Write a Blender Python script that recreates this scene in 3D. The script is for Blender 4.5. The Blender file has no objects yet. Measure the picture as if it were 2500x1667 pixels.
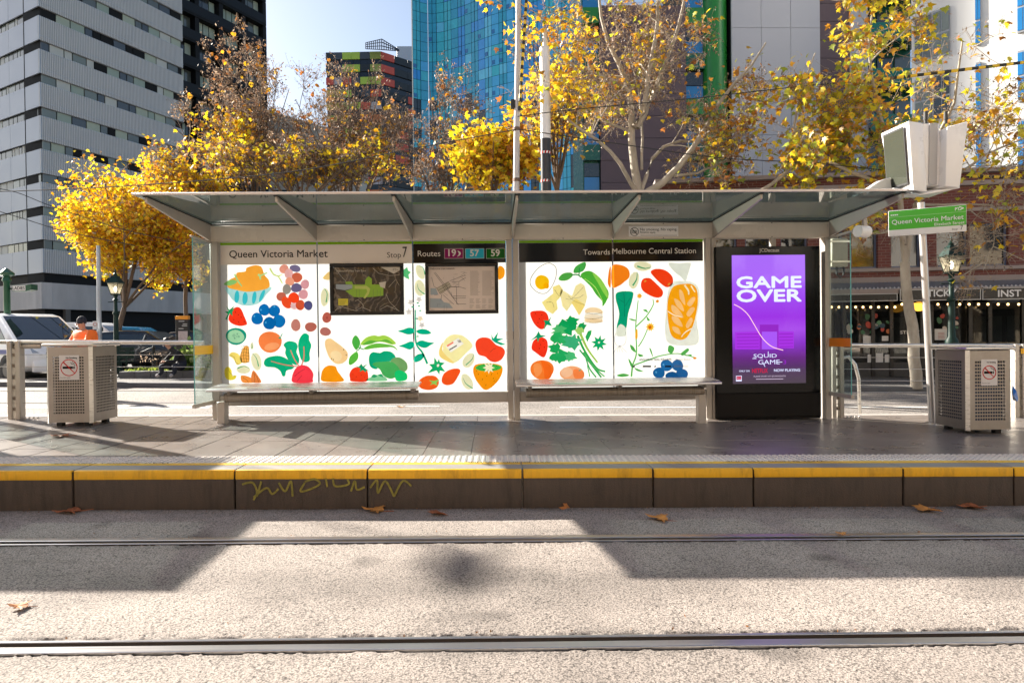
import bpy, bmesh, math, random
import numpy as np
from mathutils import Matrix, Vector
from mathutils.geometry import tessellate_polygon
random.seed(7); RNG = np.random.default_rng(7)
SC = bpy.context.scene; COL = SC.collection; R = math.radians
# ---------------------------------------------------------------- camera, sky, sun, exposure
FPX = 1620.0; PSI = R(1.63); THE = R(.48); RHO = R(.66); CAMZ = 1.006; SL = -.0137   # street falls 1.4 % to the right
_f = Vector((math.sin(PSI)*math.cos(THE), math.cos(PSI)*math.cos(THE), -math.sin(THE)))
_r0 = Vector((math.cos(PSI), -math.sin(PSI), 0)); _u0 = _r0.cross(_f)
_r = _r0*math.cos(RHO)-_u0*math.sin(RHO); _u = _u0*math.cos(RHO)+_r0*math.sin(RHO)
cam = bpy.data.cameras.new('camera'); camo = bpy.data.objects.new('camera', cam); COL.objects.link(camo)
cam.sensor_width = 36; cam.lens = FPX/2500*36; cam.clip_start = .05; cam.clip_end = 3000
camo.matrix_world = Matrix(((_r.x, _u.x, -_f.x, 0), (_r.y, _u.y, -_f.y, 0), (_r.z, _u.z, -_f.z, CAMZ), (0, 0, 0, 1)))
SC.camera = camo
SUN_EL = R(28); SUN_AZ = R(54.7)        # sun stands behind the shelter, to the left
to_sun = Vector((-math.sin(SUN_AZ)*math.cos(SUN_EL), math.cos(SUN_AZ)*math.cos(SUN_EL), math.sin(SUN_EL)))
wld = bpy.data.worlds.new('World'); SC.world = wld; wld.use_nodes = True
nt = wld.node_tree; nt.nodes.clear()
sky = nt.nodes.new('ShaderNodeTexSky'); sky.sky_type = 'NISHITA'; sky.sun_disc = False
sky.sun_elevation = SUN_EL; sky.sun_rotation = -SUN_AZ; sky.air_density = 1.0; sky.dust_density = 1.6; sky.ozone_density = .6
bg = nt.nodes.new('ShaderNodeBackground'); bg.inputs[1].default_value = .055
out = nt.nodes.new('ShaderNodeOutputWorld'); hs = nt.nodes.new('ShaderNodeHueSaturation'); hs.inputs['Saturation'].default_value = 1.0; nt.links.new(sky.outputs[0], hs.inputs['Color']); nt.links.new(hs.outputs[0], bg.inputs[0]); nt.links.new(bg.outputs[0], out.inputs[0])
sl = bpy.data.lights.new('sun', 'SUN'); sl.energy = 5.0; sl.angle = R(.53); sl.color = (1, .93, .82)
so = bpy.data.objects.new('sun', sl); COL.objects.link(so); so.location = to_sun*60
so.rotation_euler = to_sun.to_track_quat('Z', 'Y').to_euler()
SC.view_settings.view_transform = 'Standard'; SC.view_settings.look = 'None'; SC.view_settings.gamma = 1
SC.view_settings.use_curve_mapping = False; SC.view_settings.exposure = 1.82
SC.render.engine = 'CYCLES'; SC.cycles.use_denoising = True; SC.cycles.max_bounces = 8; SC.cycles.transparent_max_bounces = 12
SC.cycles.diffuse_bounces = 4; SC.cycles.glossy_bounces = 3; SC.cycles.transmission_bounces = 4
SC.cycles.sample_clamp_indirect = 6; SC.cycles.caustics_reflective = False; SC.cycles.caustics_refractive = False
# ---------------------------------------------------------------- helpers
def ray(px, py): return _r*((px-1250)/FPX)+_u*((833.5-py)/FPX)+_f
def P(px, py, Y):                       # photo pixel -> point at depth Y
    d = ray(px, py); t = Y/d.y; return Vector((d.x*t, Y, CAMZ+d.z*t))
def G(px, py, dz=0.):                   # photo pixel -> point on the falling street surface
    d = ray(px, py); t = (dz-CAMZ)/(d.z-SL*d.x); return Vector((d.x*t, d.y*t, CAMZ+d.z*t))
def gz(x, dz=0.): return dz+SL*x
WM = {}
def link(o, parent=None, M=None):
    COL.objects.link(o); M = M or Matrix()
    if parent is not None:
        o.parent = parent; o.matrix_parent_inverse = WM[parent].inverted()
    o.matrix_basis = M; WM[o] = M; return o
def tag(o, label=None, cat=None, group=None, kind=None):
    if label: o['label'] = label
    if cat: o['category'] = cat
    if group: o['group'] = group
    if kind: o['kind'] = kind
    return o
def thing(name, label, cat, loc=(0, 0, 0), group=None):
    o = bpy.data.objects.new(name, None); o.empty_display_size = .1
    link(o, None, Matrix.Translation(loc)); return tag(o, label, cat, group)
def mesh_np(name, V, Fc, mats, parent=None, smooth=False, col=None, mi=None):
    me = bpy.data.meshes.new(name); V = np.asarray(V, np.float32); Fc = np.asarray(Fc, np.int32); k = Fc.shape[1]
    me.vertices.add(len(V)); me.vertices.foreach_set('co', V.ravel())
    me.loops.add(Fc.size); me.loops.foreach_set('vertex_index', Fc.ravel())
    me.polygons.add(len(Fc)); me.polygons.foreach_set('loop_start', np.arange(0, Fc.size, k, dtype=np.int32))
    me.polygons.foreach_set('loop_total', np.full(len(Fc), k, np.int32))
    if mi is not None: me.polygons.foreach_set('material_index', np.asarray(mi, np.int32))
    if col is not None:
        a = me.attributes.new('col', 'FLOAT_COLOR', 'POINT'); a.data.foreach_set('color', np.asarray(col, np.float32).ravel())
    me.update(calc_edges=True); me.validate()
    if smooth: me.polygons.foreach_set('use_smooth', np.ones(len(me.polygons), bool))
    for m in (mats if isinstance(mats, (list, tuple)) else [mats]): me.materials.append(m)
    return link(bpy.data.objects.new(name, me), parent)
class MB:
    def __init__(s): s.v = []; s.f = []; s.m = []
    def add(s, v, f, m=0):
        b = len(s.v); s.v += [tuple(p) for p in v]; s.f += [[b+i for i in q] for q in f]; s.m += [m]*len(f); return s
    def box(s, a, b, m=0, M=None):
        (x0, y0, z0), (x1, y1, z1) = a, b
        v = [Vector(p) for p in ((x0, y0, z0), (x1, y0, z0), (x1, y1, z0), (x0, y1, z0), (x0, y0, z1), (x1, y0, z1), (x1, y1, z1), (x0, y1, z1))]
        if M is not None: v = [M@p for p in v]
        return s.add(v, [(3, 2, 1, 0), (4, 5, 6, 7), (0, 1, 5, 4), (1, 2, 6, 5), (2, 3, 7, 6), (3, 0, 4, 7)], m)
    def hexa(s, v, m=0):                 # bottom 4 ccw, top 4 ccw
        return s.add(v, [(3, 2, 1, 0), (4, 5, 6, 7), (0, 1, 5, 4), (1, 2, 6, 5), (2, 3, 7, 6), (3, 0, 4, 7)], m)
    def quad(s, a, b, c, d, m=0): return s.add([a, b, c, d], [(0, 1, 2, 3)], m)
    def tube(s, pts, r, n=8, m=0, cap=True):
        pts = [Vector(p) for p in pts]; rs = r if isinstance(r, (list, tuple)) else [r]*len(pts); vs = []; fs = []
        for i, p in enumerate(pts):
            t = (pts[min(i+1, len(pts)-1)]-pts[max(i-1, 0)]).normalized()
            a = t.cross(Vector((.31, .2, .93)) if abs(t.z) < .9 else Vector((1, .1, 0))).normalized(); b = t.cross(a)
            for k in range(n):
                w = 2*math.pi*k/n; vs.append(p+(a*math.cos(w)+b*math.sin(w))*rs[i])
        for i in range(len(pts)-1):
            for k in range(n):
                fs.append((i*n+k, i*n+(k+1) % n, (i+1)*n+(k+1) % n, (i+1)*n+k))
        if cap: fs += [tuple(range(n))[::-1], tuple(range((len(pts)-1)*n, len(pts)*n))]
        return s.add(vs, fs, m)
    def lathe(s, prof, c, n=16, m=0, squash=1.0, rot=0):
        c = Vector(c); vs = []; fs = []
        for (r, z) in prof:
            for k in range(n):
                w = 2*math.pi*k/n+rot; vs.append(c+Vector((r*math.cos(w), r*math.sin(w)*squash, z)))
        for i in range(len(prof)-1):
            for k in range(n): fs.append((i*n+k, i*n+(k+1) % n, (i+1)*n+(k+1) % n, (i+1)*n+k))
        fs += [tuple(range(n))[::-1], tuple(range((len(prof)-1)*n, len(prof)*n))]
        return s.add(vs, fs, m)
    def prism(s, poly, O, ux, uz, un, m=0):       # polygon (a,b) in plane ux,uz at O, thickness vector un
        O, ux, uz, un = map(Vector, (O, ux, uz, un)); n = len(poly)
        p0 = [O+ux*a+uz*b for a, b in poly]; p1 = [p+un for p in p0]
        tri = tessellate_polygon([[Vector((a, b, 0)) for a, b in poly]])
        s.add(p0+p1, [tuple(t) for t in tri]+[tuple(i+n for i in t[::-1]) for t in tri]+[(i, (i+1) % n, n+(i+1) % n, n+i) for i in range(n)], m)
        return s
    def build(s, name, mats, parent=None, smooth=False, bev=0, seg=1, M=None):
        me = bpy.data.meshes.new(name); me.from_pydata(s.v, [], s.f)
        for m in (mats if isinstance(mats, (list, tuple)) else [mats]): me.materials.append(m)
        me.polygons.foreach_set('material_index', s.m)
        bm = bmesh.new(); bm.from_mesh(me)
        bmesh.ops.recalc_face_normals(bm, faces=bm.faces)
        if bev:
            es = [e for e in bm.edges if len(e.link_faces) == 2 and e.calc_face_angle(0) > .5]
            bmesh.ops.bevel(bm, geom=es, offset=bev, segments=seg, affect='EDGES', profile=.5, clamp_overlap=True)
        bm.to_mesh(me); bm.free()
        if smooth or bev:
            me.polygons.foreach_set('use_smooth', [True]*len(me.polygons))
            try: me.set_sharp_from_angle(angle=R(38))
            except Exception: pass
        return link(bpy.data.objects.new(name, me), parent, M)
_ub = {}
def ubox(name, m, a, b, parent=None, M=None):      # shared unit box, one mesh per material
    if m.name not in _ub:
        mb = MB(); mb.box((-.5, -.5, -.5), (.5, .5, .5)); me = bpy.data.meshes.new('unit_'+m.name); me.from_pydata(mb.v, [], mb.f)
        me.materials.append(m); _ub[m.name] = me
    c = [(a[i]+b[i])/2 for i in range(3)]; d = [max(abs(b[i]-a[i]), 1e-5) for i in range(3)]
    Mx = Matrix.Translation(c)@Matrix.Diagonal((d[0], d[1], d[2], 1))
    return link(bpy.data.objects.new(name, _ub[m.name]), parent, (M@Mx) if M is not None else Mx)
def text_mesh(name, s, O, ux, uz, w, m, parent=None, h=None, bold=0, align='L', thick=0, M=None):
    cu = bpy.data.curves.new('t', 'FONT'); cu.body = s; cu.resolution_u = 3
    ob = bpy.data.objects.new('t', cu); me = bpy.data.meshes.new_from_object(ob); bpy.data.objects.remove(ob); bpy.data.curves.remove(cu)
    n = len(me.vertices); co = np.empty(n*3, np.float32); me.vertices.foreach_get('co', co); co = co.reshape(n, 3)
    lo, hi = co.min(0), co.max(0); sx = w/(hi[0]-lo[0]); sy = (h/(hi[1]-lo[1])) if h else sx
    O, ux, uz = Vector(O), Vector(ux).normalized(), Vector(uz).normalized()
    if not h: lo[1] = 0                                   # keep the baseline when height follows width
    q = np.outer((co[:, 0]-lo[0])*sx, np.array(ux))+np.outer((co[:, 1]-lo[1])*sy, np.array(uz))+np.array(O)
    if bold:                                              # heavier strokes: a few shifted copies, each a hair further out
        fn = np.cross(np.array(ux), np.array(uz)); b = bold*sy*1.1; vs = []; fs = []; base = [tuple(p.vertices) for p in me.polygons]; nv = len(q)
        for k, (dx, dy) in enumerate(((0, 0), (b, 0), (-b, 0), (0, b), (0, -b), (.7*b, .7*b), (-.7*b, -.7*b), (.7*b, -.7*b), (-.7*b, .7*b))):
            vs.append(q+np.array(ux)*dx+np.array(uz)*dy+fn*(.00012*k)); fs += [tuple(i+k*nv for i in f) for f in base]
        me = bpy.data.meshes.new(name); me.from_pydata(np.concatenate(vs).tolist(), [], fs)
    else: me.vertices.foreach_set('co', q.astype(np.float32).ravel())
    me.materials.clear(); me.materials.append(m); me.update()
    return link(bpy.data.objects.new(name, me), parent)
def smooth_loop(pts, k=5, closed=True):
    pts = [Vector((p[0], p[1])) for p in pts]; n = len(pts); o = []
    for i in range(n if closed else n-1):
        if closed: a, b, c, d = pts[i-1], pts[i], pts[(i+1) % n], pts[(i+2) % n]
        else: a, b, c, d = pts[max(i-1, 0)], pts[i], pts[i+1], pts[min(i+2, n-1)]
        for j in range(k):
            t = j/k; o.append(tuple(.5*((2*b)+(c-a)*t+(2*a-5*b+4*c-d)*t*t+(3*b-a-3*c+d)*t**3)))
    if not closed: o.append(tuple(pts[-1]))
    return o
def ell(cx, cy, rx, ry, rot=0, n=20, j=0):
    c, s = math.cos(R(rot)), math.sin(R(rot)); o = []
    for k in range(n):
        w = 2*math.pi*k/n; q = 1+j*(math.sin(3*w+cx)*.5+math.sin(2*w+cy)*.5); a, b = rx*q*math.cos(w), ry*q*math.sin(w); o.append((cx+a*c-b*s, cy+a*s+b*c))
    return o
def ribbon(pts, w0, w1=None, k=5):
    pts = smooth_loop(pts, k, False); w1 = w0 if w1 is None else w1; n = len(pts); L, Rr = [], []
    for i, p in enumerate(pts):
        a, b = pts[max(i-1, 0)], pts[min(i+1, n-1)]; d = Vector((b[0]-a[0], b[1]-a[1])); d.normalize(); w = (w0+(w1-w0)*i/(n-1))/2
        L.append((p[0]-d.y*w, p[1]+d.x*w)); Rr.append((p[0]+d.y*w, p[1]-d.x*w))
    return L+Rr[::-1]
# ---------------------------------------------------------------- materials
def lin(h):
    h = h.lstrip('#'); c = [int(h[i:i+2], 16)/255 for i in (0, 2, 4)]
    return tuple(x/12.92 if x <= .04045 else ((x+.055)/1.055)**2.4 for x in c)
def newmat(name):
    m = bpy.data.materials.new(name); m.use_nodes = True; t = m.node_tree; t.nodes.clear(); o = t.nodes.new('ShaderNodeOutputMaterial')
    return m, t, o
def nn(t, kind, **kw):
    n = t.nodes.new(kind)
    for k, v in kw.items():
        if k in n.inputs: n.inputs[k].default_value = v
        else: setattr(n, k, v)
    return n
def noise(t, scale, detail=4, rough=.6, stretch=None):
    g = t.nodes.new('ShaderNodeNewGeometry'); v = g.outputs['Position']
    if stretch:
        mp = t.nodes.new('ShaderNodeMapping'); mp.inputs['Scale'].default_value = stretch; t.links.new(v, mp.inputs[0]); v = mp.outputs[0]
    n = nn(t, 'ShaderNodeTexNoise', Scale=scale, Detail=detail, Roughness=rough); t.links.new(v, n.inputs['Vector']); return n
def mixc(t, fac, a, b, ft='MIX'):
    n = t.nodes.new('ShaderNodeMix'); n.data_type = 'RGBA'; n.blend_type = ft
    for sock, v in ((n.inputs[0], fac), (n.inputs[6], a), (n.inputs[7], b)):
        if hasattr(v, 'links') or hasattr(v, 'is_output'): t.links.new(v, sock)
        else: sock.default_value = v if isinstance(v, (int, float)) else (*v[:3], 1)
    return n.outputs[2]
def ramp(t, src, a, b, c0=(0, 0, 0), c1=(1, 1, 1)):
    r = t.nodes.new('ShaderNodeValToRGB'); r.color_ramp.elements[0].position = a; r.color_ramp.elements[1].position = b
    r.color_ramp.elements[0].color = (*c0, 1); r.color_ramp.elements[1].color = (*c1, 1); t.links.new(src, r.inputs[0]); return r.outputs[0]
_pm = {}
def pm(name, col, rough=.6, metal=0, var=.12, scale=6, bump=0, bscale=60, dirt=0, dcol=(.05, .045, .04), stretch=None, spec=.5, coat=0):
    if name in _pm: return _pm[name]
    m, t, o = newmat(name); b = nn(t, 'ShaderNodeBsdfPrincipled', Roughness=rough, Metallic=metal)
    b.inputs['Specular IOR Level'].default_value = spec; b.inputs['Coat Weight'].default_value = coat
    c = col
    if var:
        n = noise(t, scale, 5, .65, stretch); c = mixc(t, n.outputs['Fac'], tuple(x*(1-var*1.6) for x in col), tuple(min(1, x*(1+var*1.6)) for x in col))
        rr = nn(t, 'ShaderNodeMapRange'); t.links.new(n.outputs['Fac'], rr.inputs[0]); rr.inputs[3].default_value = max(.03, rough-.12); rr.inputs[4].default_value = min(1, rough+.12)
        t.links.new(rr.outputs[0], b.inputs['Roughness'])
    if dirt:
        n2 = noise(t, 2.3, 6, .7, stretch or (1, 1, .5)); f = ramp(t, n2.outputs['Fac'], .5, .75, (0, 0, 0), (dirt,)*3); c = mixc(t, f, c, dcol)
    if isinstance(c, tuple): b.inputs['Base Color'].default_value = (*c[:3], 1)
    else: t.links.new(c, b.inputs['Base Color'])
    if bump:
        n3 = noise(t, bscale, 4, .6); bp = nn(t, 'ShaderNodeBump', Strength=bump, Distance=.01); t.links.new(n3.outputs['Fac'], bp.inputs['Height']); t.links.new(bp.outputs[0], b.inputs['Normal'])
    t.links.new(b.outputs[0], o.inputs[0]); _pm[name] = m; return m
def fresnel(t, ior):                    # same on both sides of a pane (no false total reflection inside)
    g = t.nodes.new('ShaderNodeNewGeometry'); mr = nn(t, 'ShaderNodeMapRange'); t.links.new(g.outputs['Backfacing'], mr.inputs[0]); mr.inputs[3].default_value = ior; mr.inputs[4].default_value = 1/ior
    fr = t.nodes.new('ShaderNodeFresnel'); t.links.new(mr.outputs[0], fr.inputs['IOR']); return fr
def glass(name, tint=(.9, .95, .94), rough=.02, ior=1.5, haze=0, hcol=(.5, .5, .5), refl=1.0):
    m, t, o = newmat(name); tr = nn(t, 'ShaderNodeBsdfTransparent', Color=(*tint, 1)); gl = nn(t, 'ShaderNodeBsdfGlossy', Roughness=rough)
    fr = fresnel(t, ior); mx = t.nodes.new('ShaderNodeMixShader'); sh = tr.outputs[0]
    if haze:
        df = nn(t, 'ShaderNodeBsdfDiffuse', Color=(*hcol, 1)); tl = nn(t, 'ShaderNodeBsdfTranslucent', Color=(*hcol, 1)); ad = t.nodes.new('ShaderNodeMixShader'); ad.inputs[0].default_value = .5
        t.links.new(df.outputs[0], ad.inputs[1]); t.links.new(tl.outputs[0], ad.inputs[2])
        mh = t.nodes.new('ShaderNodeMixShader'); n = noise(t, 3, 6, .7); f = ramp(t, n.outputs['Fac'], .25, .8, (haze*.5,)*3, (haze*1.5,)*3)
        t.links.new(f, mh.inputs[0]); t.links.new(sh, mh.inputs[1]); t.links.new(ad.outputs[0], mh.inputs[2]); sh = mh.outputs[0]
    ml = nn(t, 'ShaderNodeMath', operation='MULTIPLY'); ml.inputs[1].default_value = refl; t.links.new(fr.outputs[0], ml.inputs[0])
    t.links.new(ml.outputs[0], mx.inputs[0]); t.links.new(sh, mx.inputs[1]); t.links.new(gl.outputs[0], mx.inputs[2]); t.links.new(mx.outputs[0], o.inputs[0]); return m
def film(name, col, trans=.6, gloss=.25, var=.05):     # print on glass: part reflects, part lets light through
    if name in _pm: return _pm[name]
    m, t, o = newmat(name); c = col
    if var: n = noise(t, 9, 5, .6); c = mixc(t, n.outputs['Fac'], tuple(x*(1-var*2) for x in col), tuple(min(1, x*(1+var*2)) for x in col))
    df = t.nodes.new('ShaderNodeBsdfDiffuse'); tl = t.nodes.new('ShaderNodeBsdfTranslucent'); mx = t.nodes.new('ShaderNodeMixShader'); mx.inputs[0].default_value = trans
    for s in (df, tl):
        if isinstance(c, tuple): s.inputs[0].default_value = (*c, 1)
        else: t.links.new(c, s.inputs[0])
    gl = nn(t, 'ShaderNodeBsdfGlossy', Roughness=.06); fr = fresnel(t, 1.4); ml = nn(t, 'ShaderNodeMath', operation='MULTIPLY'); ml.inputs[1].default_value = gloss
    t.links.new(fr.outputs[0], ml.inputs[0]); m2 = t.nodes.new('ShaderNodeMixShader')
    t.links.new(df.outputs[0], mx.inputs[1]); t.links.new(tl.outputs[0], mx.inputs[2]); t.links.new(ml.outputs[0], m2.inputs[0]); t.links.new(mx.outputs[0], m2.inputs[1]); t.links.new(gl.outputs[0], m2.inputs[2])
    t.links.new(m2.outputs[0], o.inputs[0]); _pm[name] = m; return m
def emit(name, col, s=1.0):
    if name in _pm: return _pm[name]
    m, t, o = newmat(name); e = nn(t, 'ShaderNodeEmission', Color=(*col, 1), Strength=s); t.links.new(e.outputs[0], o.inputs[0]); _pm[name] = m; return m
def leafmat(name):
    m, t, o = newmat(name); a = nn(t, 'ShaderNodeAttribute', attribute_name='col')
    df = nn(t, 'ShaderNodeBsdfDiffuse'); tl = t.nodes.new('ShaderNodeBsdfTranslucent'); gl = nn(t, 'ShaderNodeBsdfGlossy', Roughness=.45); mx = t.nodes.new('ShaderNodeMixShader'); mx.inputs[0].default_value = .5
    m2 = t.nodes.new('ShaderNodeMixShader'); m2.inputs[0].default_value = .055
    t.links.new(a.outputs['Color'], df.inputs[0]); t.links.new(a.outputs['Color'], tl.inputs[0]); t.links.new(df.outputs[0], mx.inputs[1]); t.links.new(tl.outputs[0], mx.inputs[2])
    t.links.new(mx.outputs[0], m2.inputs[1]); t.links.new(gl.outputs[0], m2.inputs[2]); t.links.new(m2.outputs[0], o.inputs[0]); return m
ALU = pm('painted_aluminium', (.45, .41, .37), .42, 0, .05, 3, dirt=.15, dcol=(.2, .18, .16))
ALU_D = pm('aluminium_seam', (.05, .05, .05), .6)
STEEL = pm('brushed_steel', (.62, .60, .57), .3, 1, .08, 8, stretch=(1, 1, 12), dirt=.25, dcol=(.25, .22, .2))
STEELM = pm('matt_steel_sheet', (.36, .33, .30), .38, .8, .1, 5, dirt=.35, dcol=(.22, .19, .16))
WHITE = pm('white_paint', (.78, .78, .78), .4, 0, .04)
BLACK = pm('black_gloss', (.008, .008, .009), .25, 0, 0, spec=.3)
BLACKM = pm('black_matt', (.02, .02, .02), .6, 0, .1)
RUBBER = pm('black_rubber', (.015, .015, .015), .8, 0, .1)
GREENP = pm('dark_green_paint', (.007, .028, .022), .5, 0, .15, spec=.25)
# ---------------------------------------------------------------- ground
def fall(x, dz): return dz+SL*x
def asphalt(name, col, bump, bscale, spec=.3, stains=False):
    m, t, o = newmat(name); b = nn(t, 'ShaderNodeBsdfPrincipled', Roughness=.85); b.inputs['Specular IOR Level'].default_value = spec
    n1 = noise(t, .7, 6, .65); n2 = noise(t, bscale, 3, .7); n3 = noise(t, 6, 5, .7, (.25, 1, 1))
    c = mixc(t, ramp(t, n1.outputs['Fac'], .36, .66), tuple(x*.80 for x in col), tuple(min(1, x*1.14) for x in col))
    f = ramp(t, n2.outputs['Fac'], .3, .7, (.62,)*3, (1.22,)*3); c = mixc(t, 1.0, c, f, 'MULTIPLY')
    f3 = ramp(t, n3.outputs['Fac'], .56, .8, (0, 0, 0), (.75,)*3); c = mixc(t, f3, c, tuple(x*.5 for x in col)); t.links.new(c, b.inputs['Base Color'])
    vo = nn(t, 'ShaderNodeTexVoronoi', Scale=bscale*.62); gq = t.nodes.new('ShaderNodeNewGeometry'); t.links.new(gq.outputs['Position'], vo.inputs['Vector']); f4 = ramp(t, vo.outputs['Distance'], .42, .75, (1,)*3, (.42,)*3)
    pit = noise(t, bscale*.35, 2, .5); f5 = ramp(t, pit.outputs['Fac'], .60, .66, (1,)*3, (.42,)*3); c = mixc(t, 1.0, c, f4, 'MULTIPLY'); c = mixc(t, 1.0, c, f5, 'MULTIPLY')
    if stains: at_ = nn(t, 'ShaderNodeAttribute', attribute_name='col'); c = mixc(t, 1.0, c, at_.outputs['Color'], 'MULTIPLY')
    t.links.new(c, b.inputs['Base Color'])
    bp = nn(t, 'ShaderNodeBump', Strength=bump, Distance=.008); t.links.new(n2.outputs['Fac'], bp.inputs['Height']); t.links.new(bp.outputs[0], b.inputs['Normal'])
    t.links.new(b.outputs[0], o.inputs[0]); return m
ASPH = asphalt('track_asphalt', (.45, .395, .355), .6, 190); ASPH2 = asphalt('far_asphalt', (.33, .295, .265), .3, 70)
FOOT = asphalt('footpath_asphalt', (.19, .18, .17), .3, 40)
def sheet(name, pts, dz, m, kind='structure', parent=None, thick=.0):
    mb = MB(); v = [(x, y, fall(x, dz)) for x, y in pts]; mb.add(v, [tuple(range(len(v)))]); o = mb.build(name, m, parent)
    if kind: o['kind'] = kind
    return o
YK = 5.0                                            # kerb line
RAIL_N = 2.795; RAIL_F = 4.235                      # gauge faces
def value_noise(X, Y, s, seed):
    r = np.random.default_rng(seed); g = r.random((256, 256)); x = X*s; y = Y*s; xi = np.floor(x).astype(int); yi = np.floor(y).astype(int); fx = x-xi; fy = y-yi
    fx = fx*fx*(3-2*fx); fy = fy*fy*(3-2*fy); a = g[yi % 256, xi % 256]; b = g[yi % 256, (xi+1) % 256]; c = g[(yi+1) % 256, xi % 256]; d = g[(yi+1) % 256, (xi+1) % 256]
    return (a*(1-fx)+b*fx)*(1-fy)+(c*(1-fx)+d*fx)*fy
COLR = []
ASPHS = asphalt('track_asphalt_stained', (.45, .395, .355), .55, 190, stains=True)
def relief_road(y0, y1, nx, ny, x0, x1, edge_lo, edge_hi):
    ys = np.geomspace(y0, y1, ny); V = np.zeros((ny, nx, 3), np.float32); u = np.linspace(-1, 1, nx)
    for j, y in enumerate(ys):
        h = y*.84; xs = u*h+y*.028; V[j, :, 0] = xs; V[j, :, 1] = y
    X, Y = V[..., 0], V[..., 1]
    n = (value_noise(X, Y, 125, 1)-.5)*.0024+(value_noise(X, Y, 64, 2)-.5)*.0012+(value_noise(X, Y, 1.7, 4)-.5)*.006
    rag = value_noise(X, Y, 14, 5)*.6+value_noise(X, Y, 41, 6)*.4
    for e, w in edge_lo: n -= np.where(np.abs(Y-e) < w, (1-np.abs(Y-e)/w)*np.clip((rag-.35)*2.4, 0, 1)*.035, 0)
    V[..., 2] = SL*X-.292+n
    st = np.ones_like(X); big = value_noise(X, Y, 1.1, 8)*.6+value_noise(X, Y, 3.7, 9)*.4          # grime beside rails and kerb, drips between the rails
    for e in (RAIL_N-.062, RAIL_N+.066, RAIL_F-.066, RAIL_F+.062, YK): st *= 1-.62*np.exp(-np.abs(Y-e)/.035)*np.clip(rag*1.5-.15, 0, 1)
    st *= 1-.30*np.exp(-((Y-3.5)/.28)**2)*np.clip((big-.45)*4, 0, 1); st *= 1-.22*np.clip((value_noise(X, Y, .55, 10)*.7+value_noise(X, Y, 5, 11)*.3-.55)*6, 0, 1)
    spot = value_noise(X, Y, 2.6, 12); st *= 1-.4*np.clip((spot-.90)*14, 0, 1)
    COLR.append(np.stack([st, st*.985, st*.97, np.ones_like(st)], -1).reshape(-1, 4))
    i = np.arange(nx-1)[None, :]+(np.arange(ny-1)*nx)[:, None]; Fq = np.stack([i, i+1, i+1+nx, i+nx], -1).reshape(-1, 4)
    return V.reshape(-1, 3), Fq
base = sheet('ground', [(-900, -60), (900, -60), (900, 1500), (-900, 1500)], -.75, FOOT)
# track bed: three relief strips around the two grooved rails
for (a, b, ny, ed) in ((1.7, RAIL_N-.062, 110, [(RAIL_N-.062, .012)]), (RAIL_N+.066, RAIL_F-.066, 230, [(RAIL_N+.066, .035), (RAIL_F-.066, .012)]), (RAIL_F+.062, YK+.01, 80, [(RAIL_F+.062, .012)])):
    V, Fq = relief_road(a, b, 820, ny, 0, 0, ed, 0); o = mesh_np('track_road', V, Fq, ASPHS, None, False, COLR[-1]); o['kind'] = 'structure'
for a, b in ((1.7, RAIL_N-.062), (RAIL_N+.066, RAIL_F-.066), (RAIL_F+.062, YK+.01)):      # beyond the finely modelled stretch
    sheet('track_road', [(-40, a), (-.812*a, a), (-.812*b, b), (-40, b)], -.2925, ASPH); sheet('track_road', [(.868*a, a), (40, a), (40, b), (.868*b, b)], -.2925, ASPH)
sheet('track_road', [(-40, -30), (40, -30), (40, 1.7), (-40, 1.7)], -.292, ASPH)
sheet('road_bed', [(-40, 1.6), (40, 1.6), (40, YK+.05), (-40, YK+.05)], -.345, BLACKM)
RAILM = pm('rail_steel', (.58, .57, .57), .33, 1, .12, 4, stretch=(.3, 8, 1)); RUST_SHADE = pm('rail_rust_shade', (.045, .032, .025), .7, .2, .3, 12)  # dark rust tone that also carries the groove's shade in its colour
def rail(yg, s, label):                             # s=+1: head lies beyond the gauge face
    o = thing('tram_rail', label, 'rail', (0, yg, -.29))
    def strip(name, ya, yb, za, zb, m):
        mb = MB(); v = []
        for x in (-26, 26):
            v += [(x, yg+s*ya, fall(x, za)), (x, yg+s*yb, fall(x, za)), (x, yg+s*yb, fall(x, zb)), (x, yg+s*ya, fall(x, zb))]
        mb.add(v, [(0, 1, 5, 4), (1, 2, 6, 5), (2, 3, 7, 6), (3, 0, 4, 7), (0, 3, 2, 1), (4, 5, 6, 7)]); return mb.build(name, m, o, bev=.003)
    strip('rail_head', 0, .056, -.36, -.284, RAILM); strip('groove_floor', -.044, 0, -.37, -.335, RUST_SHADE); strip('guard_lip', -.060, -.045, -.36, -.291, RUST_SHADE); strip('lip_top', -.062, -.044, -.291, -.286, RAILM)
    return o
rail(RAIL_N, -1, 'steel grooved tram rail nearest the camera, across the bottom of the picture')
rail(RAIL_F, 1, 'steel grooved tram rail below the yellow edged platform kerb')
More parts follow.
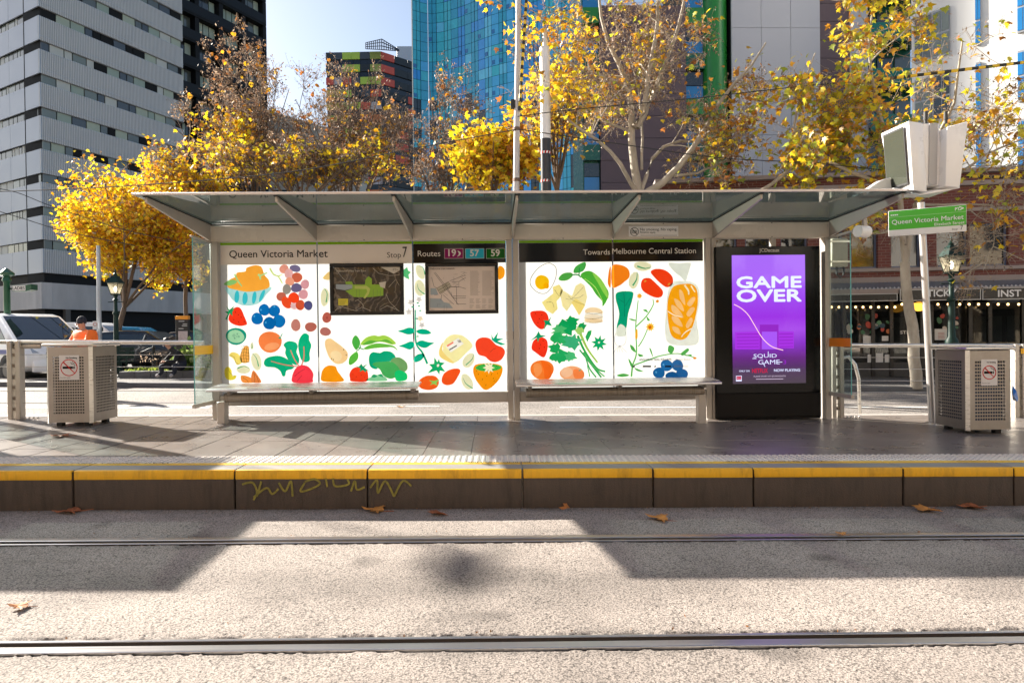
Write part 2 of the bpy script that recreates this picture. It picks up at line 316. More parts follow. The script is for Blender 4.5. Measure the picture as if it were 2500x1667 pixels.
# platform edge: kerb stones, yellow nosing, line, tactile tiles, paving
KERBM = pm('kerb_concrete', (.074, .054, .042), .75, 0, .25, 7, bump=.4, bscale=90, dirt=.75, dcol=(.028, .022, .018), stretch=(5, 1, .8))
YEL = pm('yellow_kerb_paint', (.80, .43, .012), .55, 0, .1, 9, dirt=.6, dcol=(.22, .11, .02), stretch=(4, 1, 1)); YEL2 = pm('yellow_line_paint', (.78, .47, .03), .6, 0, .1, 9)
BAND = pm('platform_edge_strip', (.24, .23, .22), .6, 0, .1, 5)
kerb = thing('platform_kerb', 'raised platform kerb of long dark blocks with a yellow painted nosing', 'kerb', (0, YK, 0))
joints = [-11.2, -9.3, -7.45, -5.55]+[G(x*1.06293, y*1.06293).x for x, y in ((172, 1080), (541, 1079), (845, 1078), (1200, 1078), (1500, 1077), (1732, 1077), (2078, 1076), (2336, 1076))]+[5.35, 7.2, 9.1]
def slopebox(mb, x0, x1, y0, y1, z0, z1, m=0, y0t=None):
    yt = y0 if y0t is None else y0t
    mb.hexa([(x0, y0, fall(x0, z0)), (x1, y0, fall(x1, z0)), (x1, y1, fall(x1, z0)), (x0, y1, fall(x0, z0)), (x0, yt, fall(x0, z1)), (x1, yt, fall(x1, z1)), (x1, y1, fall(x1, z1)), (x0, y1, fall(x0, z1))], m)
for i in range(len(joints)-1):
    a, b = joints[i]+.006, joints[i+1]-.006; dy = random.uniform(-.006, .006)
    mb = MB(); slopebox(mb, a, b, YK+dy, YK+.3, -.36, -.001); st = mb.build('kerb_stone', KERBM, kerb, bev=.009, seg=2)
    mb = MB(); slopebox(mb, a+.001, b-.001, YK+dy-.005, YK+.03, -.066, .003, y0t=YK+dy-.002); mb.build('yellow_nosing', YEL, st, bev=.006, seg=2)
    mb = MB(); slopebox(mb, a, b, YK+.032, YK+.196, -.01, .0025); mb.build('edge_strip', BAND, st)
    mb = MB(); slopebox(mb, a, b, YK+.2, YK+.275, -.01, .0045); mb.build('yellow_line', YEL2, st)
for xm, w in ((-2.98, .9), (.12, .68), (2.25, .8), (-5.6, .9)):     # reads from the platform side
    text_mesh('lettering', 'WAIT BEHIND THIS LINE', (xm+w/2, YK+.262, fall(xm, .007)), (-1, 0, -SL), (0, -1, 0), w, BLACKM, kerb, h=.045)
GRAF = pm('graffiti_paint', (.22, .19, .035), .8, 0, .45, 30)
gr = [[(556, 1112), (580, 1108), (590, 1130), (582, 1148)], [(600, 1105), (590, 1140)], [(582, 1142), (612, 1120), (625, 1134), (640, 1122)], [(640, 1108), (655, 1128), (668, 1104), (672, 1140)], [(700, 1108), (690, 1128), (715, 1122), (735, 1110), (722, 1100), (700, 1106)], [(748, 1098), (752, 1118)],
      [(765, 1098), (770, 1116), (800, 1112), (798, 1100)], [(806, 1128), (815, 1104), (820, 1124), (838, 1118)], [(850, 1120), (866, 1102), (868, 1132), (885, 1104), (905, 1140)], [(905, 1140), (925, 1104), (945, 1116)]]
mb = MB()
for s in gr:
    rb = ribbon([(x*1.06293, y*1.06293) for x, y in s], 5.0); q = [P(x, y, YK-.0105-.0004*gr.index(s)) for x, y in rb]; n = len(q)//2
    mb.add(q, [(i, i+1, 2*n-2-i, 2*n-1-i) for i in range(n-1)])
mb.build('graffiti', GRAF, kerb)
TACT = pm('tactile_tile', (.62, .57, .53), .55, 0, .07, 10, dirt=.2, dcol=(.4, .36, .33))
mb = MB(); W = .4; mb.box((-W/2+.002, 0, -.02), (W/2-.002, .285, .004))
for i in range(8):
    for j in range(6): mb.lathe([(.0165, 0), (.0125, .0065)], (-W/2+.025+i*.05, .022+j*.048, .004), 6)
tactile0 = None; tstrip = thing('tactile_strip', 'pale studded tactile paving strip along the platform edge', 'paving', (0, YK+.28, 0)); tstrip['kind'] = 'structure'
shear = lambda x: Matrix(((1, 0, 0, x), (0, 1, 0, YK+.277), (SL, 0, 1, SL*x), (0, 0, 0, 1)))
for k in range(-20, 21):
    x = k*W+.09
    if tactile0 is None: tactile0 = mb.build('tactile_tile', TACT, tstrip, M=shear(x))
    else: link(bpy.data.objects.new('tactile_tile', tactile0.data), tstrip, shear(x))
PAVE = []
for i, c in enumerate(((.20, .172, .155), (.185, .16, .147), (.21, .182, .165), (.19, .168, .155))):
    PAVE.append(pm('paving_stone_%d' % i, c, .30, 0, .14, 4, bump=.05, bscale=200, dirt=.2, dcol=(.13, .12, .115)))
plat = thing('platform', 'grey stone paved tram platform', 'platform', (0, 6.8, 0)); plat['kind'] = 'structure'; del plat['category']
PB = 8.52; TW = .41; rows = [YK+.566, 5.97, 6.39, 6.81, 7.23, 7.65, 8.07, PB-.12]
pmesh = []
for mt in PAVE:
    mb = MB(); mb.box((-.5, 0, -.05), (.5, 1, 0)); ob = mb.build('paving_stone', mt, plat, bev=.0015); me = ob.data; WM.pop(ob); bpy.data.objects.remove(ob); pmesh.append(me)
for r in range(len(rows)-1):
    a, b = rows[r]+.002, rows[r+1]-.002
    for k in range(-18, 19):
        x = k*TW+.005; M = Matrix(((TW-.0035, 0, 0, x), (0, b-a, 0, a), (SL*(TW-.0035), 0, 1, SL*x+random.uniform(-.0012, .0012)), (0, 0, 0, 1)))
        link(bpy.data.objects.new('paving_stone', random.choice(pmesh)), plat, M)
mb = MB(); slopebox(mb, -45, 45, YK+.05, PB, -.4, -.005); mb.build('platform_core', pm('grout', (.46, .41, .36), .9), plat)
mb = MB(); slopebox(mb, -45, 45, PB-.118, PB+.06, -.4, -.004); mb.build('back_kerb', pm('back_kerb_concrete', (.36, .33, .30), .8, 0, .12, 6, bump=.2), plat)
# far roadway
def ky(x): return 15.95-.0815*x                     # line of the far kerb
sheet('road', [(-60, PB), (60, PB), (60, ky(60)), (-60, ky(-60))], -.29, ASPH2)
LINE = pm('road_line_paint', (.72, .70, .66), .7, 0, .12, 20)
for i, x in enumerate((-21, -15.2, -8.5, 2.1-.9, 6.3, 12.6)): sheet('road_line', [(x, 12.0), (x+3.4, 12.0), (x+3.4, 12.11), (x, 12.11)], -.286, LINE)
sheet('road_line', [(-40, 12.9), (-1, 12.2), (-1, 12.28), (-40, 12.98)], -.286, LINE)
BLUEST = pm('bluestone_kerb', (.10, .10, .105), .7, 0, .25, 5, bump=.3)
mb = MB(); mb.hexa([(-60, ky(-60), fall(-60, -.4)), (60, ky(60), fall(60, -.4)), (60, ky(60)+.3, fall(60, -.4)), (-60, ky(-60)+.3, fall(-60, -.4)), (-60, ky(-60), fall(-60, -.16)), (60, ky(60), fall(60, -.16)), (60, ky(60)+.3, fall(60, -.16)), (-60, ky(-60)+.3, fall(-60, -.16))])
o = mb.build('far_kerb', BLUEST, bev=.02, seg=2); o['kind'] = 'structure'
sheet('pavement', [(-60, ky(-60)+.29), (60, ky(60)+.29), (60, 60), (-60, 60)], -.165, FOOT)
# ---------------------------------------------------------------- tram shelter
CANOPY = glass('canopy_glass', (.27, .315, .31), .03, 1.52, .17, (.40, .46, .44))
SIDEG = glass('side_glass', (.86, .93, .92), .02, 1.5, .05, (.6, .62, .6)); EDGEG = pm('glass_edge', (.12, .42, .42), .15, 0, 0)
PANELG = glass('panel_glass', (.97, .98, .98), .03, 1.45, 0)
FILMW = film('white_print_film', (.61, .625, .63), .66, .45, .03); FASC = pm('fascia_sheet', (.68, .61, .53), .3, 0, .05, 2, dirt=.2, dcol=(.3, .27, .24))
HEADB = film('black_header_film', (.012, .012, .015), .05, .5, 0); HEADW = film('beige_header_film', (.72, .65, .60), .04, .35, .01); LIME = film('lime_strip_film', (.22, .52, .01), .35, .3, .02)
INKW = film('white_ink', (.80, .78, .74), .1, .1, 0); INKB = film('black_ink', (.012, .012, .013), .05, .1, 0); INKD = film('dark_ink', (.035, .03, .03), .05, .1, 0)
YF = 8.048                                           # plane of the printed film
XJ = [-3.352, -2.1, -.959, .252, 1.466, 2.691, 4.127]
ZT, ZB = 2.355, 2.163
def shelter(label, dx=0, full=True):
    dz = SL*dx; root = thing('tram_shelter', label, 'shelter', (dx, 8.05, gz(dx)))
    def bx(name, m, a, b, bev=.004): mb = MB(); mb.box((a[0]+dx, a[1], a[2]-0*dz+dz), (b[0]+dx, b[1], b[2]+dz)); return mb.build(name, m, root, bev=bev)
    for xa, xb in ((-3.35, -3.262), (.172, .240), (.248, .316), (2.585, 2.652), (2.66, 2.722), (4.055, 4.128)):
        p = bx('post', ALU, (xa, 7.985, gz(xa)-.02), (xb, 8.115, ZB+.002))
        bx('base_plate', ALU, (xa-.002, 7.955, gz((xa+xb)/2)-.01), (xb+.002, 8.145, gz((xa+xb)/2)+.012), .002)
    for i in range(6):
        f = bx('fascia_panel', FASC, (XJ[i]+.006, 8.0, ZB), (XJ[i+1]-.006, 8.1, ZT), .006)
        if i in (0, 2, 3, 5):
            mb = MB(); mb.box((XJ[i]+.03+dx, 7.994, ZB+.025+dz), (XJ[i+1]-.03+dx, 8.001, ZT-.022+dz)); mb.build('cover_sheet', pm('cover_sheet', (.74, .67, .58), .25, 0, .05, 2, dirt=.2, dcol=(.5, .45, .4)), f, bev=.003)
        xm = (XJ[i]+XJ[i+1])/2
        for z in (ZB+.011, ZT-.010): mb = MB(); mb.tube([(xm+dx, 7.995, z+dz), (xm+dx, 8.002, z+dz)], .006, 8); mb.build('screw', BLACKM, f)
    for i, x in enumerate(XJ):                       # tapered canopy arms
        xa = x+dx; mb = MB(); tip = 2.378+dz; w = .012
        s = [(8.0, ZB+.008+dz), (8.0, ZT+.012+dz), (6.55, tip+.012), (6.55, tip-.035)]
        mb.add([(xa-w, y, z) for y, z in s]+[(xa+w, y, z) for y, z in s], [(0, 1, 2, 3), (7, 6, 5, 4), (0, 4, 5, 1), (1, 5, 6, 2), (2, 6, 7, 3), (3, 7, 4, 0)])
        a = mb.build('canopy_arm', ALU, root, bev=.002)
        mb = MB(); mb.add([(xa-.022, 8.0, ZT+.013+dz), (xa+.022, 8.0, ZT+.013+dz), (xa+.022, 6.53, tip+.013), (xa-.022, 6.53, tip+.013), (xa-.022, 8.0, ZT+.022+dz), (xa+.022, 8.0, ZT+.022+dz), (xa+.022, 6.53, tip+.022), (xa-.022, 6.53, tip+.022)],
               [(0, 1, 2, 3), (4, 5, 6, 7), (0, 1, 5, 4), (1, 2, 6, 5), (2, 3, 7, 6), (3, 0, 4, 7)]); mb.build('rubber_seal', RUBBER, a)
    xs = [XJ[0]-.10]+XJ[1:-1]+[XJ[-1]+.09]
    for i in range(6):
        a, b = xs[i]+dx+.003, xs[i+1]+dx-.003; mb = MB(); z0, z1 = ZT+.023+dz, 2.401+dz
        mb.hexa([(a, 6.5, z1), (b, 6.5, z1), (b, 8.22, z0), (a, 8.22, z0), (a, 6.5, z1+.012), (b, 6.5, z1+.012), (b, 8.22, z0+.012), (a, 8.22, z0+.012)]); mb.build('canopy_pane', CANOPY, root)
    bx('canopy_front_edge', pm('edge_trim', (.55, .50, .48), .35, .2, .03), (xs[0], 6.48, 2.397), (xs[-1], 6.499, 2.421), .003)
    bx('gutter_rail', ALU_D, (XJ[0], 8.0, ZT+.003), (XJ[-1], 8.1, ZT+.02), .002)
    pan = []
    for xa, xb in ((-3.255, -2.106), (-2.098, -.962), (-.954, .166), (.322, 1.462), (1.470, 2.579)):
        g = bx('panel', PANELG, (xa, YF+.002, .333), (xb, YF+.012, ZB), 0)
        mb = MB(); mb.quad((xa+.004+dx, YF, .337+dz), (xb-.004+dx, YF, .337+dz), (xb-.004+dx, YF, ZB-.003+dz), (xa+.004+dx, YF, ZB-.003+dz)); mb.build('white_film', FILMW, g); pan.append(g)
    for xa, xb in ((-3.262, .172), (.316, 2.585)): bx('bottom_rail', ALU, (xa, 8.0, .209), (xb, 8.09, .333), .005)
    for s, x, m in ((-1, -3.335, YEL), (1, 4.105, pm('orange_band_film', (.85, .26, .01), .4, 0, .03))):   # end screens
        y0, y1 = 7.5, 7.99; z0, z1 = .285, ZB-.02
        g = bx('end_screen', SIDEG, (x-.005, y0, z0), (x+.005, y1, z1), 0)
        for nm, a, b in (('glass_edge', (x-.0055, y0-.004, z0), (x+.0055, y0, z1)),):
            mb = MB(); mb.box((a[0]+dx, a[1], a[2]+dz), (b[0]+dx, b[1], b[2]+dz)); mb.build(nm, EDGEG, g)
        mb = MB(); zb = .835+(0 if s < 0 else 0); mb.box((x-.0075+dx, y0-.003, zb+dz+(.0 if s < 0 else 0)), (x+.0075+dx, y1-.01, zb+.10+dz)); mb.build('safety_band', m if s > 0 else pm('yellow_band_film', (.9, .52, .01), .4, 0, .03), g)
        bx('screen_rail', ALU, (x-.016, y0-.03, z1-.002), (x+.016, y1, z1+.022), .003); bx('screen_rail', ALU, (x-.02, y0-.03, z0-.045), (x+.02, y1, z0), .003)
    return root, pan
SHE, PAN = shelter('pale grey tram shelter with glass canopy and five bright fruit and vegetable panels')
shelter('tram shelter standing left of the frame, only its shadow seen on the road', -10.17)
# printed headers and lettering
def wp(x, y, k=0): p = P(x, y, YF-.0015-k*.0009); return p
def rectfilm(name, m, par, x0, y0, x1, y1, k=0):     # pixel rectangle squared up on the panel plane
    a, b = wp(x0, y1, k), wp(x1, y0, k); mb = MB(); mb.quad((a.x, a.y, a.z), (b.x, a.y, a.z), (b.x, a.y, b.z), (a.x, a.y, b.z)); return mb.build(name, m, par)
ZH1, ZH0 = ZB-.036, 1.895
def filmz(name, m, par, xa, xb, z0, z1, k=0):
    y = YF-.0015-k*.0009; mb = MB(); mb.quad((xa, y, z0), (xb, y, z0), (xb, y, z1), (xa, y, z1)); return mb.build(name, m, par)
pr = [(-3.251, -2.110), (-2.094, -.966), (-.950, .162), (.326, 1.458), (1.474, 2.575)]
for i, (a, b) in enumerate(pr):
    filmz('lime_strip', LIME, PAN[i], a, b, ZB-.034, ZB-.004); filmz('header_film', HEADW if i < 2 else HEADB, PAN[i], a, b, ZH0, ZB-.035)
def wtext(s, par, x0, yb, x1, m, h=None, bold=0, k=2, name='lettering'):
    a, b = wp(x0, yb, k), wp(x1, yb, k); return text_mesh(name, s, a, (1, 0, 0), (0, 0, 1), b.x-a.x, m, par, h=h, bold=bold)
wtext('Queen Victoria Mark', PAN[0], 560, 629, 777, INKD, bold=.008); wtext('et', PAN[1], 779, 628, 800, INKD, bold=.008)
wtext('Stop', PAN[1], 945, 629, 979, INKD); wtext('7', PAN[1], 983, 628, 994, INKD, h=.125)
wtext('Routes', PAN[2], 1020, 626, 1075, INKW)
for s, x0, x1, c in (('19', 1085, 1131, '#8a1a5f'), ('57', 1136, 1182, '#35b8d8'), ('59', 1187, 1233, '#1d6a25')):
    rectfilm('route_border', INKW, PAN[2], x0, 606.5, x1, 631.5, 1); rectfilm('route_panel', film('ink_route'+s, lin(c), .1, .1, 0), PAN[2], x0+.7, 607.2, x1-.7, 630.8, 2)
    q = 5 if s == '19' else 0; wtext(s, PAN[2], x0+12-q*.4, 625.5, x1-13-q, INKW, bold=.02, k=3)
mb = MB(); lp = [wp(x, y, 3) for x, y in smooth_loop([(1117, 612), (1123, 615), (1125, 619), (1122, 624), (1116, 626.5), (1119.5, 622), (1120, 618)])]
mb.add(lp, [tuple(t) for t in tessellate_polygon([lp])]); mb.build('lettering', INKW, PAN[2])
wtext('Towards', PAN[3], 1424, 622, 1489, INKW, bold=.004); wtext('Melbourne Central Station', PAN[4], 1495, 620, 1699, INKW, bold=.004)
# no smoking notice on the fascia
ns = thing('notice', 'small white no smoking and no vaping notice on the shelter fascia', 'notice', P(1596, 565, 7.99))
def onp(Y): return lambda x, y, k=0: P(x, y, Y-k*.0009)
def decal(name, m, par, pts, f, k=0):
    lp = [f(x, y, k) for x, y in pts]; mb = MB(); mb.add(lp, [tuple(t) for t in tessellate_polygon([[Vector((p.x, p.z, 0)) for p in lp]])]); return mb.build(name, m, par)
nf = onp(7.9925); a, b = nf(1535, 578), nf(1656, 552); mb = MB(); mb.box((a.x, 7.9915, a.z), (b.x, 7.9935, b.z)); mb.build('plate', pm('notice_white', (.93, .90, .88), .4, 0, 0), ns)
nf = onp(7.9905); REDI = film('red_ink', (.55, .02, .02), .1, .1, 0)
def ringpts(cx, cy, r, w, n=28): return [(cx+(r if i <= n else r-w)*math.cos(2*math.pi*(i if i <= n else 2*n+1-i)/n), cy+(r if i <= n else r-w)*math.sin(2*math.pi*(i if i <= n else 2*n+1-i)/n)) for i in range(2*n+2)]
decal('symbol', INKB, ns, ringpts(1549, 566, 10.5, 1.2), nf); decal('symbol', INKB, ns, [(1541, 564), (1556, 564), (1556, 566), (1541, 566)], nf); decal('symbol', INKB, ns, [(1541, 568.5), (1556, 568.5), (1556, 570), (1541, 570)], nf)
decal('symbol', INKB, ns, [(1542, 558.5), (1543.2, 557.5), (1556.5, 573), (1555.5, 574)], nf, 1)
def ntext(s, par, f, x0, yb, x1, m, bold=0, h=None, k=0): a, b = f(x0, yb, k), f(x1, yb, k); return text_mesh('lettering', s, a, (1, 0, 0), (0, 0, 1), b.x-a.x, m, par, bold=bold, h=h)
ntext('No smoking. No vaping.', ns, nf, 1563, 563.5, 1653, INKB); ntext('Penalties apply.', ns, nf, 1563, 569.5, 1601, INKB)
for x0, x1 in ((1564, 1616), (1617, 1653)): decal('lettering', INKB, ns, [(x0, 574.6), (x1, 574.4), (x1, 575.2), (x0, 575.4)], nf)
# ---------------------------------------------------------------- fruit and vegetable prints
za = lambda x, y: (480+x/5.06, 640+y/5.06); zb = lambda x, y: (780+x/4.9, 640+y/4.9); zc = lambda x, y: (1240+x/3.2, 560+y/3.2)
def ink(h): return film('ink_'+h, lin(h), .62, .15, .06)
def spans(poly, z):                                  # even-odd crossings of a polygon with the line at height z
    xs = []
    for i in range(len(poly)):
        (x0, z0), (x1, z1) = poly[i-1], poly[i]
        if (z0 > z) != (z1 > z): xs.append(x0+(x1-x0)*(z-z0)/(z1-z0))
    xs.sort(); return xs
def motif(pan, name, reg, layers, dh=.0025):         # flat print cut into strips, so that inks lie side by side and never stack
    mats = []; polys = []
    for kind, pts, c in layers:
        if kind == 'L': pts = smooth_loop(pts, 4)
        elif kind == 'S': pts = ribbon(pts[0], *pts[1:])
        q = [wp(*reg(x, y), 1) for x, y in pts]; m = ink(c)
        if m not in mats: mats.append(m)
        pz = [p.z for p in q]; polys.append(([(p.x, p.z) for p in q], mats.index(m), min(pz), max(pz)))
    z = min(p[2] for p in polys); top = max(p[3] for p in polys); mb = MB(); y = YF-.0024
    while z < top:
        zc_ = z+dh/2; cur = []
        for poly, mi, za_, zb_2 in polys:
            if not za_ < zc_ < zb_2: continue
            xs = spans(poly, zc_)
            for i in range(0, len(xs)-1, 2):
                a, b = xs[i], xs[i+1]; nxt = []
                for (p, q, m) in cur:
                    if p < a: nxt.append((p, min(q, a), m))
                    if q > b: nxt.append((max(p, b), q, m))
                cur = nxt+[(a, b, mi)]
        for (p, q, m) in cur:
            if q-p > 2e-4: mb.quad((p, y, z), (q, y, z), (q, y, z+dh), (p, y, z+dh), m)
        z += dh
    me = bpy.data.meshes.new('printed_'+name); me.from_pydata(mb.v, [], mb.f); me.polygons.foreach_set('material_index', mb.m)
    for m in mats: me.materials.append(m)
    return link(bpy.data.objects.new('printed_'+name, me), PAN[pan])
E_ = lambda cx, cy, rx, ry, rot=0, c='': ('P', ell(cx, cy, rx, ry, rot, 22, .05), c)
def star(cx, cy, r0, r1, n, rot=0): return [(cx+(r0 if i % 2 == 0 else r1)*math.cos(R(rot)+math.pi*i/n), cy+(r0 if i % 2 == 0 else r1)*math.sin(R(rot)+math.pi*i/n)) for i in range(2*n)]
def gooseb(pan, reg, cx, cy, rx, ry, rot, arc): motif(pan, 'bean', reg, [E_(cx, cy, rx, ry, rot, '#e9ebcb'), ('S', (arc, 3, 14), '#4fb47e'), ('S', (arc, 1.5, 1.5), '#1c6b4a')])
motif(0, 'bowl', za, [('L', [(385, 300), (900, 300), (860, 400), (780, 500), (640, 540), (500, 510), (410, 420)], '#aee3ea'), E_(497, 428, 29, 78, 5, '#39c4d8'), E_(598, 447, 32, 78, 5, '#39c4d8'), E_(712, 438, 26, 75, 8, '#39c4d8'), E_(808, 415, 22, 82, 24, '#39c4d8'),
      ('L', [(385, 310), (390, 230), (480, 180), (500, 130), (600, 115), (620, 70), (720, 40), (800, 60), (840, 160), (890, 220), (895, 310), (780, 350), (620, 365), (480, 340)], '#ffb040'), ('L', [(335, 272), (400, 225), (470, 220), (500, 245), (460, 275), (390, 290)], '#8ecb7a'), ('S', ([(470, 150), (510, 230), (560, 300)], 22, 14), '#a9dd94'), ('S', ([(870, 130), (790, 165), (760, 150)], 14, 30), '#b4e09a'), ('S', ([(780, 165), (790, 215)], 24, 18), '#b4e09a')])
motif(0, 'grapes', za, [('S', ([(905, 75), (950, 150), (1010, 180), (1060, 265)], 22, 14), '#d4ec9a'), ('S', ([(1010, 175), (1060, 150)], 18, 8), '#d4ec9a'), E_(1080, 85, 58, 56, 0, '#e8a091'), E_(1218, 78, 68, 44, 15, '#77709a'), E_(1138, 142, 54, 58, 0, '#e6b4ba'), E_(1240, 190, 64, 64, 0, '#d2694e'), E_(1150, 240, 55, 55, 0, '#eea58e'), E_(1338, 275, 54, 58, 20, '#d9a0ae'), E_(1232, 318, 68, 56, 0, '#6c6390'), E_(1113, 335, 52, 66, 0, '#9a9590'), E_(1318, 398, 58, 62, 0, '#d9a0ae'), E_(1045, 425, 62, 54, 0, '#c46a58'), E_(1110, 500, 55, 80, -35, '#f0552c'), E_(1205, 540, 45, 45, 0, '#e6c0c8'), E_(1280, 530, 55, 66, 0, '#d65a3a'), E_(1200, 440, 68, 66, 0, '#fb4a22'), E_(1380, 535, 52, 60, 0, '#55578e')])
motif(0, 'strawberry', za, [('L', [(405, 650), (430, 590), (500, 553), (550, 580), (590, 670), (622, 750), (610, 775), (530, 788), (440, 760), (395, 710)], '#fb3d22'), ('P', [(350, 612), (395, 605), (362, 540), (405, 590), (462, 540), (445, 590), (475, 560), (440, 620), (445, 670), (410, 630), (370, 715), (355, 700), (385, 640)], '#1fa06a')]+[E_(x, y, 4, 7, 0, '#5a1a10') for x, y in ((480, 620), (460, 710), (520, 740), (550, 680), (590, 735), (515, 650))])
motif(0, 'berries', za, [E_(x, y, 70, 72, 0, '#0b72c4') for x, y in ((835, 590), (962, 600))]+[E_(1020, 728, 78, 80, 0, '#0e78c8'), ('P', [(1070, 700), (1100, 735), (1085, 768), (1050, 750)], '#0e78c8'), E_(748, 698, 72, 75, 0, '#0b72c4'), E_(898, 755, 75, 80, 0, '#0869b8')]+[('P', star(x, y, 18, 6, 5), '#4fb8f0') for x, y in ((795, 590), (712, 668), (855, 745), (960, 545))]+[('S', ([(900, 560), (905, 610), (890, 650)], 4, 4), '#0a4a8a'), ('S', ([(960, 690), (975, 750), (960, 800)], 4, 4), '#0a4a8a')])
for cx, cy in ((1225, 778), (1410, 800)): motif(0, 'plum', za, [E_(cx, cy, 60 if cx < 1300 else 72, 74 if cx < 1300 else 60, 0, '#c4837b' if cx < 1300 else '#b86a60')])
motif(0, 'cucumber', za, [E_(487, 915, 130, 104, 5, '#12a08c'), E_(484, 918, 104, 82, 5, '#a5dcb8')]+[('P', ringpts(x, y, r, 4, 10), '#2a7a60') for x, y, r in ((462, 905, 16), (503, 888, 9), (520, 920, 11), (470, 940, 9), (497, 917, 6))])
motif(0, 'tangerine', za, [E_(908, 985, 148, 128, 5, '#fb8a4e'), E_(930, 1040, 95, 45, -10, '#ffa873'), ('S', ([(1060, 880), (1040, 920)], 8, 14), '#3aa08a'), E_(1030, 935, 18, 12, 0, '#3fae88')])
motif(0, 'corn', za, [('L', [(600, 1035), (640, 1045), (655, 1180), (640, 1235), (560, 1240), (535, 1160), (570, 1070)], '#ffb85a')]+[('S', ([(545+i*2, 1080+i*38), (600, 1075+i*38), (652, 1085+i*38)], 4, 4), '#5a3412') for i in range(-1, 5)]+[('S', ([(575+i*28-10, 1050), (550+i*30, 1150), (560+i*30, 1235)], 4, 4), '#5a3412') for i in range(0, 4)])
motif(0, 'bean', za, [('L', [(400, 1150), (440, 1112), (510, 1130), (545, 1180), (560, 1240), (500, 1268), (470, 1220), (440, 1180)], '#f8e27a'), ('S', ([(410, 1150), (470, 1180), (480, 1230), (520, 1262)], 4, 4), '#8a6a1a')])
motif(0, 'bean', za, [('L', [(345, 1330), (385, 1290), (430, 1330), (440, 1400), (490, 1400), (470, 1445), (400, 1455), (355, 1420)], '#e9dc45'), ('S', ([(385, 1295), (410, 1360), (450, 1395), (495, 1400)], 4, 4), '#7a6a1a')])
gooseb(0, za, 738, 1225, 62, 110, -10, [(690, 1125), (740, 1190), (765, 1285)]); gooseb(0, za, 578, 1325, 85, 50, 0, [(655, 1315), (590, 1285), (505, 1310)]); gooseb(0, za, 684, 1035, 20, 40, 0, [(684, 1010), (686, 1040), (684, 1065)])
motif(0, 'almonds', za, [('L', [(548, 1402), (620, 1405), (690, 1440), (705, 1485), (570, 1485)], '#f79a48'), ('L', [(700, 1335), (770, 1420), (795, 1485), (690, 1485), (672, 1430)], '#e88a4a'), ('S', ([(570, 1425), (620, 1455), (640, 1480)], 4, 4), '#7a3a14'), ('S', ([(705, 1365), (720, 1430), (715, 1480)], 4, 4), '#7a3a14'), ('S', ([(715, 1370), (750, 1430), (765, 1480)], 4, 4), '#7a3a14')])
motif(0, 'beetroot', za, [('L', [(830, 1240), (870, 1180), (1000, 1155), (1110, 1190), (1200, 1280), (1180, 1320), (1110, 1340), (1095, 1400), (1060, 1405), (1030, 1340), (960, 1300), (860, 1290)], '#04b487'), ('L', [(1075, 1020), (1130, 975), (1220, 990), (1250, 1040), (1235, 1110), (1270, 1200), (1240, 1270), (1150, 1230), (1095, 1130), (1100, 1070)], '#06b98a'), ('L', [(1285, 920), (1330, 878), (1385, 900), (1390, 960), (1418, 1030), (1395, 1120), (1398, 1210), (1340, 1235), (1290, 1200), (1262, 1100), (1255, 1000)], '#06b98a'),
      ('S', ([(920, 1222), (1080, 1265), (1250, 1290)], 10, 16), '#d98478'), ('S', ([(1160, 1085), (1210, 1200), (1270, 1290)], 10, 16), '#d98478'), ('S', ([(1325, 1040), (1325, 1180), (1290, 1290)], 12, 18), '#d98478'),
      ('L', [(1250, 1290), (1300, 1270), (1380, 1290), (1440, 1370), (1435, 1440), (1420, 1485), (1195, 1485), (1180, 1410), (1210, 1330)], '#fb3f52'), ('S', ([(1210, 1410), (1280, 1350), (1340, 1320)], 4, 3), '#8a1526'), ('S', ([(1240, 1470), (1300, 1400)], 4, 3), '#8a1526')])
motif(1, 'corn', zb, [('L', [(120, 115), (70, 150), (40, 190), (70, 208), (120, 208)], '#f8d68e')]); gooseb(1, zb, 65, 420, 52, 105, 5, [(45, 305), (90, 370), (80, 480)])
motif(1, 'plum', zb, [E_(88, 663, 55, 64, 0, '#b96055'), E_(90, 665, 12, 14, 0, '#a04a42')]); motif(1, 'plum', zb, [E_(70, 830, 66, 52, 5, '#b8736e')])
motif(1, 'potato', zb, [('L', [(65, 990), (75, 930), (130, 912), (190, 950), (270, 1010), (335, 1080), (330, 1160), (270, 1210), (200, 1215), (130, 1160), (90, 1080)], '#fcd6a0'), E_(200, 1120, 70, 60, 30, '#ffe2b6')]+[E_(x, y, 5, 9, 0, '#6a4a20') for x, y in ((290, 1045), (320, 1110), (145, 1155), (165, 1165))])
motif(1, 'pea_pod', zb, [('L', [(500, 960), (560, 900), (650, 875), (710, 885), (770, 873), (850, 905), (915, 970), (860, 985), (780, 960), (690, 955), (600, 985), (500, 990)], '#a8dc55'), ('L', [(515, 985), (600, 935), (700, 945), (800, 925), (880, 975), (780, 950), (690, 955), (600, 980)], '#63b948'), ('L', [(530, 1030), (600, 990), (700, 970), (830, 985), (900, 1010), (935, 1060), (880, 1020), (780, 1020), (650, 1030), (560, 1045)], '#6cc24a'), ('L', [(432, 875), (475, 920), (485, 985), (440, 1050), (395, 985), (395, 920)], '#4fb84e'), ('L', [(440, 1070), (465, 1110), (450, 1170), (380, 1228), (350, 1210), (365, 1130)], '#5cbf45'), ('S', ([(440, 1065), (485, 1030), (490, 990)], 12, 10), '#3aa860'), ('S', ([(470, 1020), (530, 1045)], 14, 12), '#3aa860')])
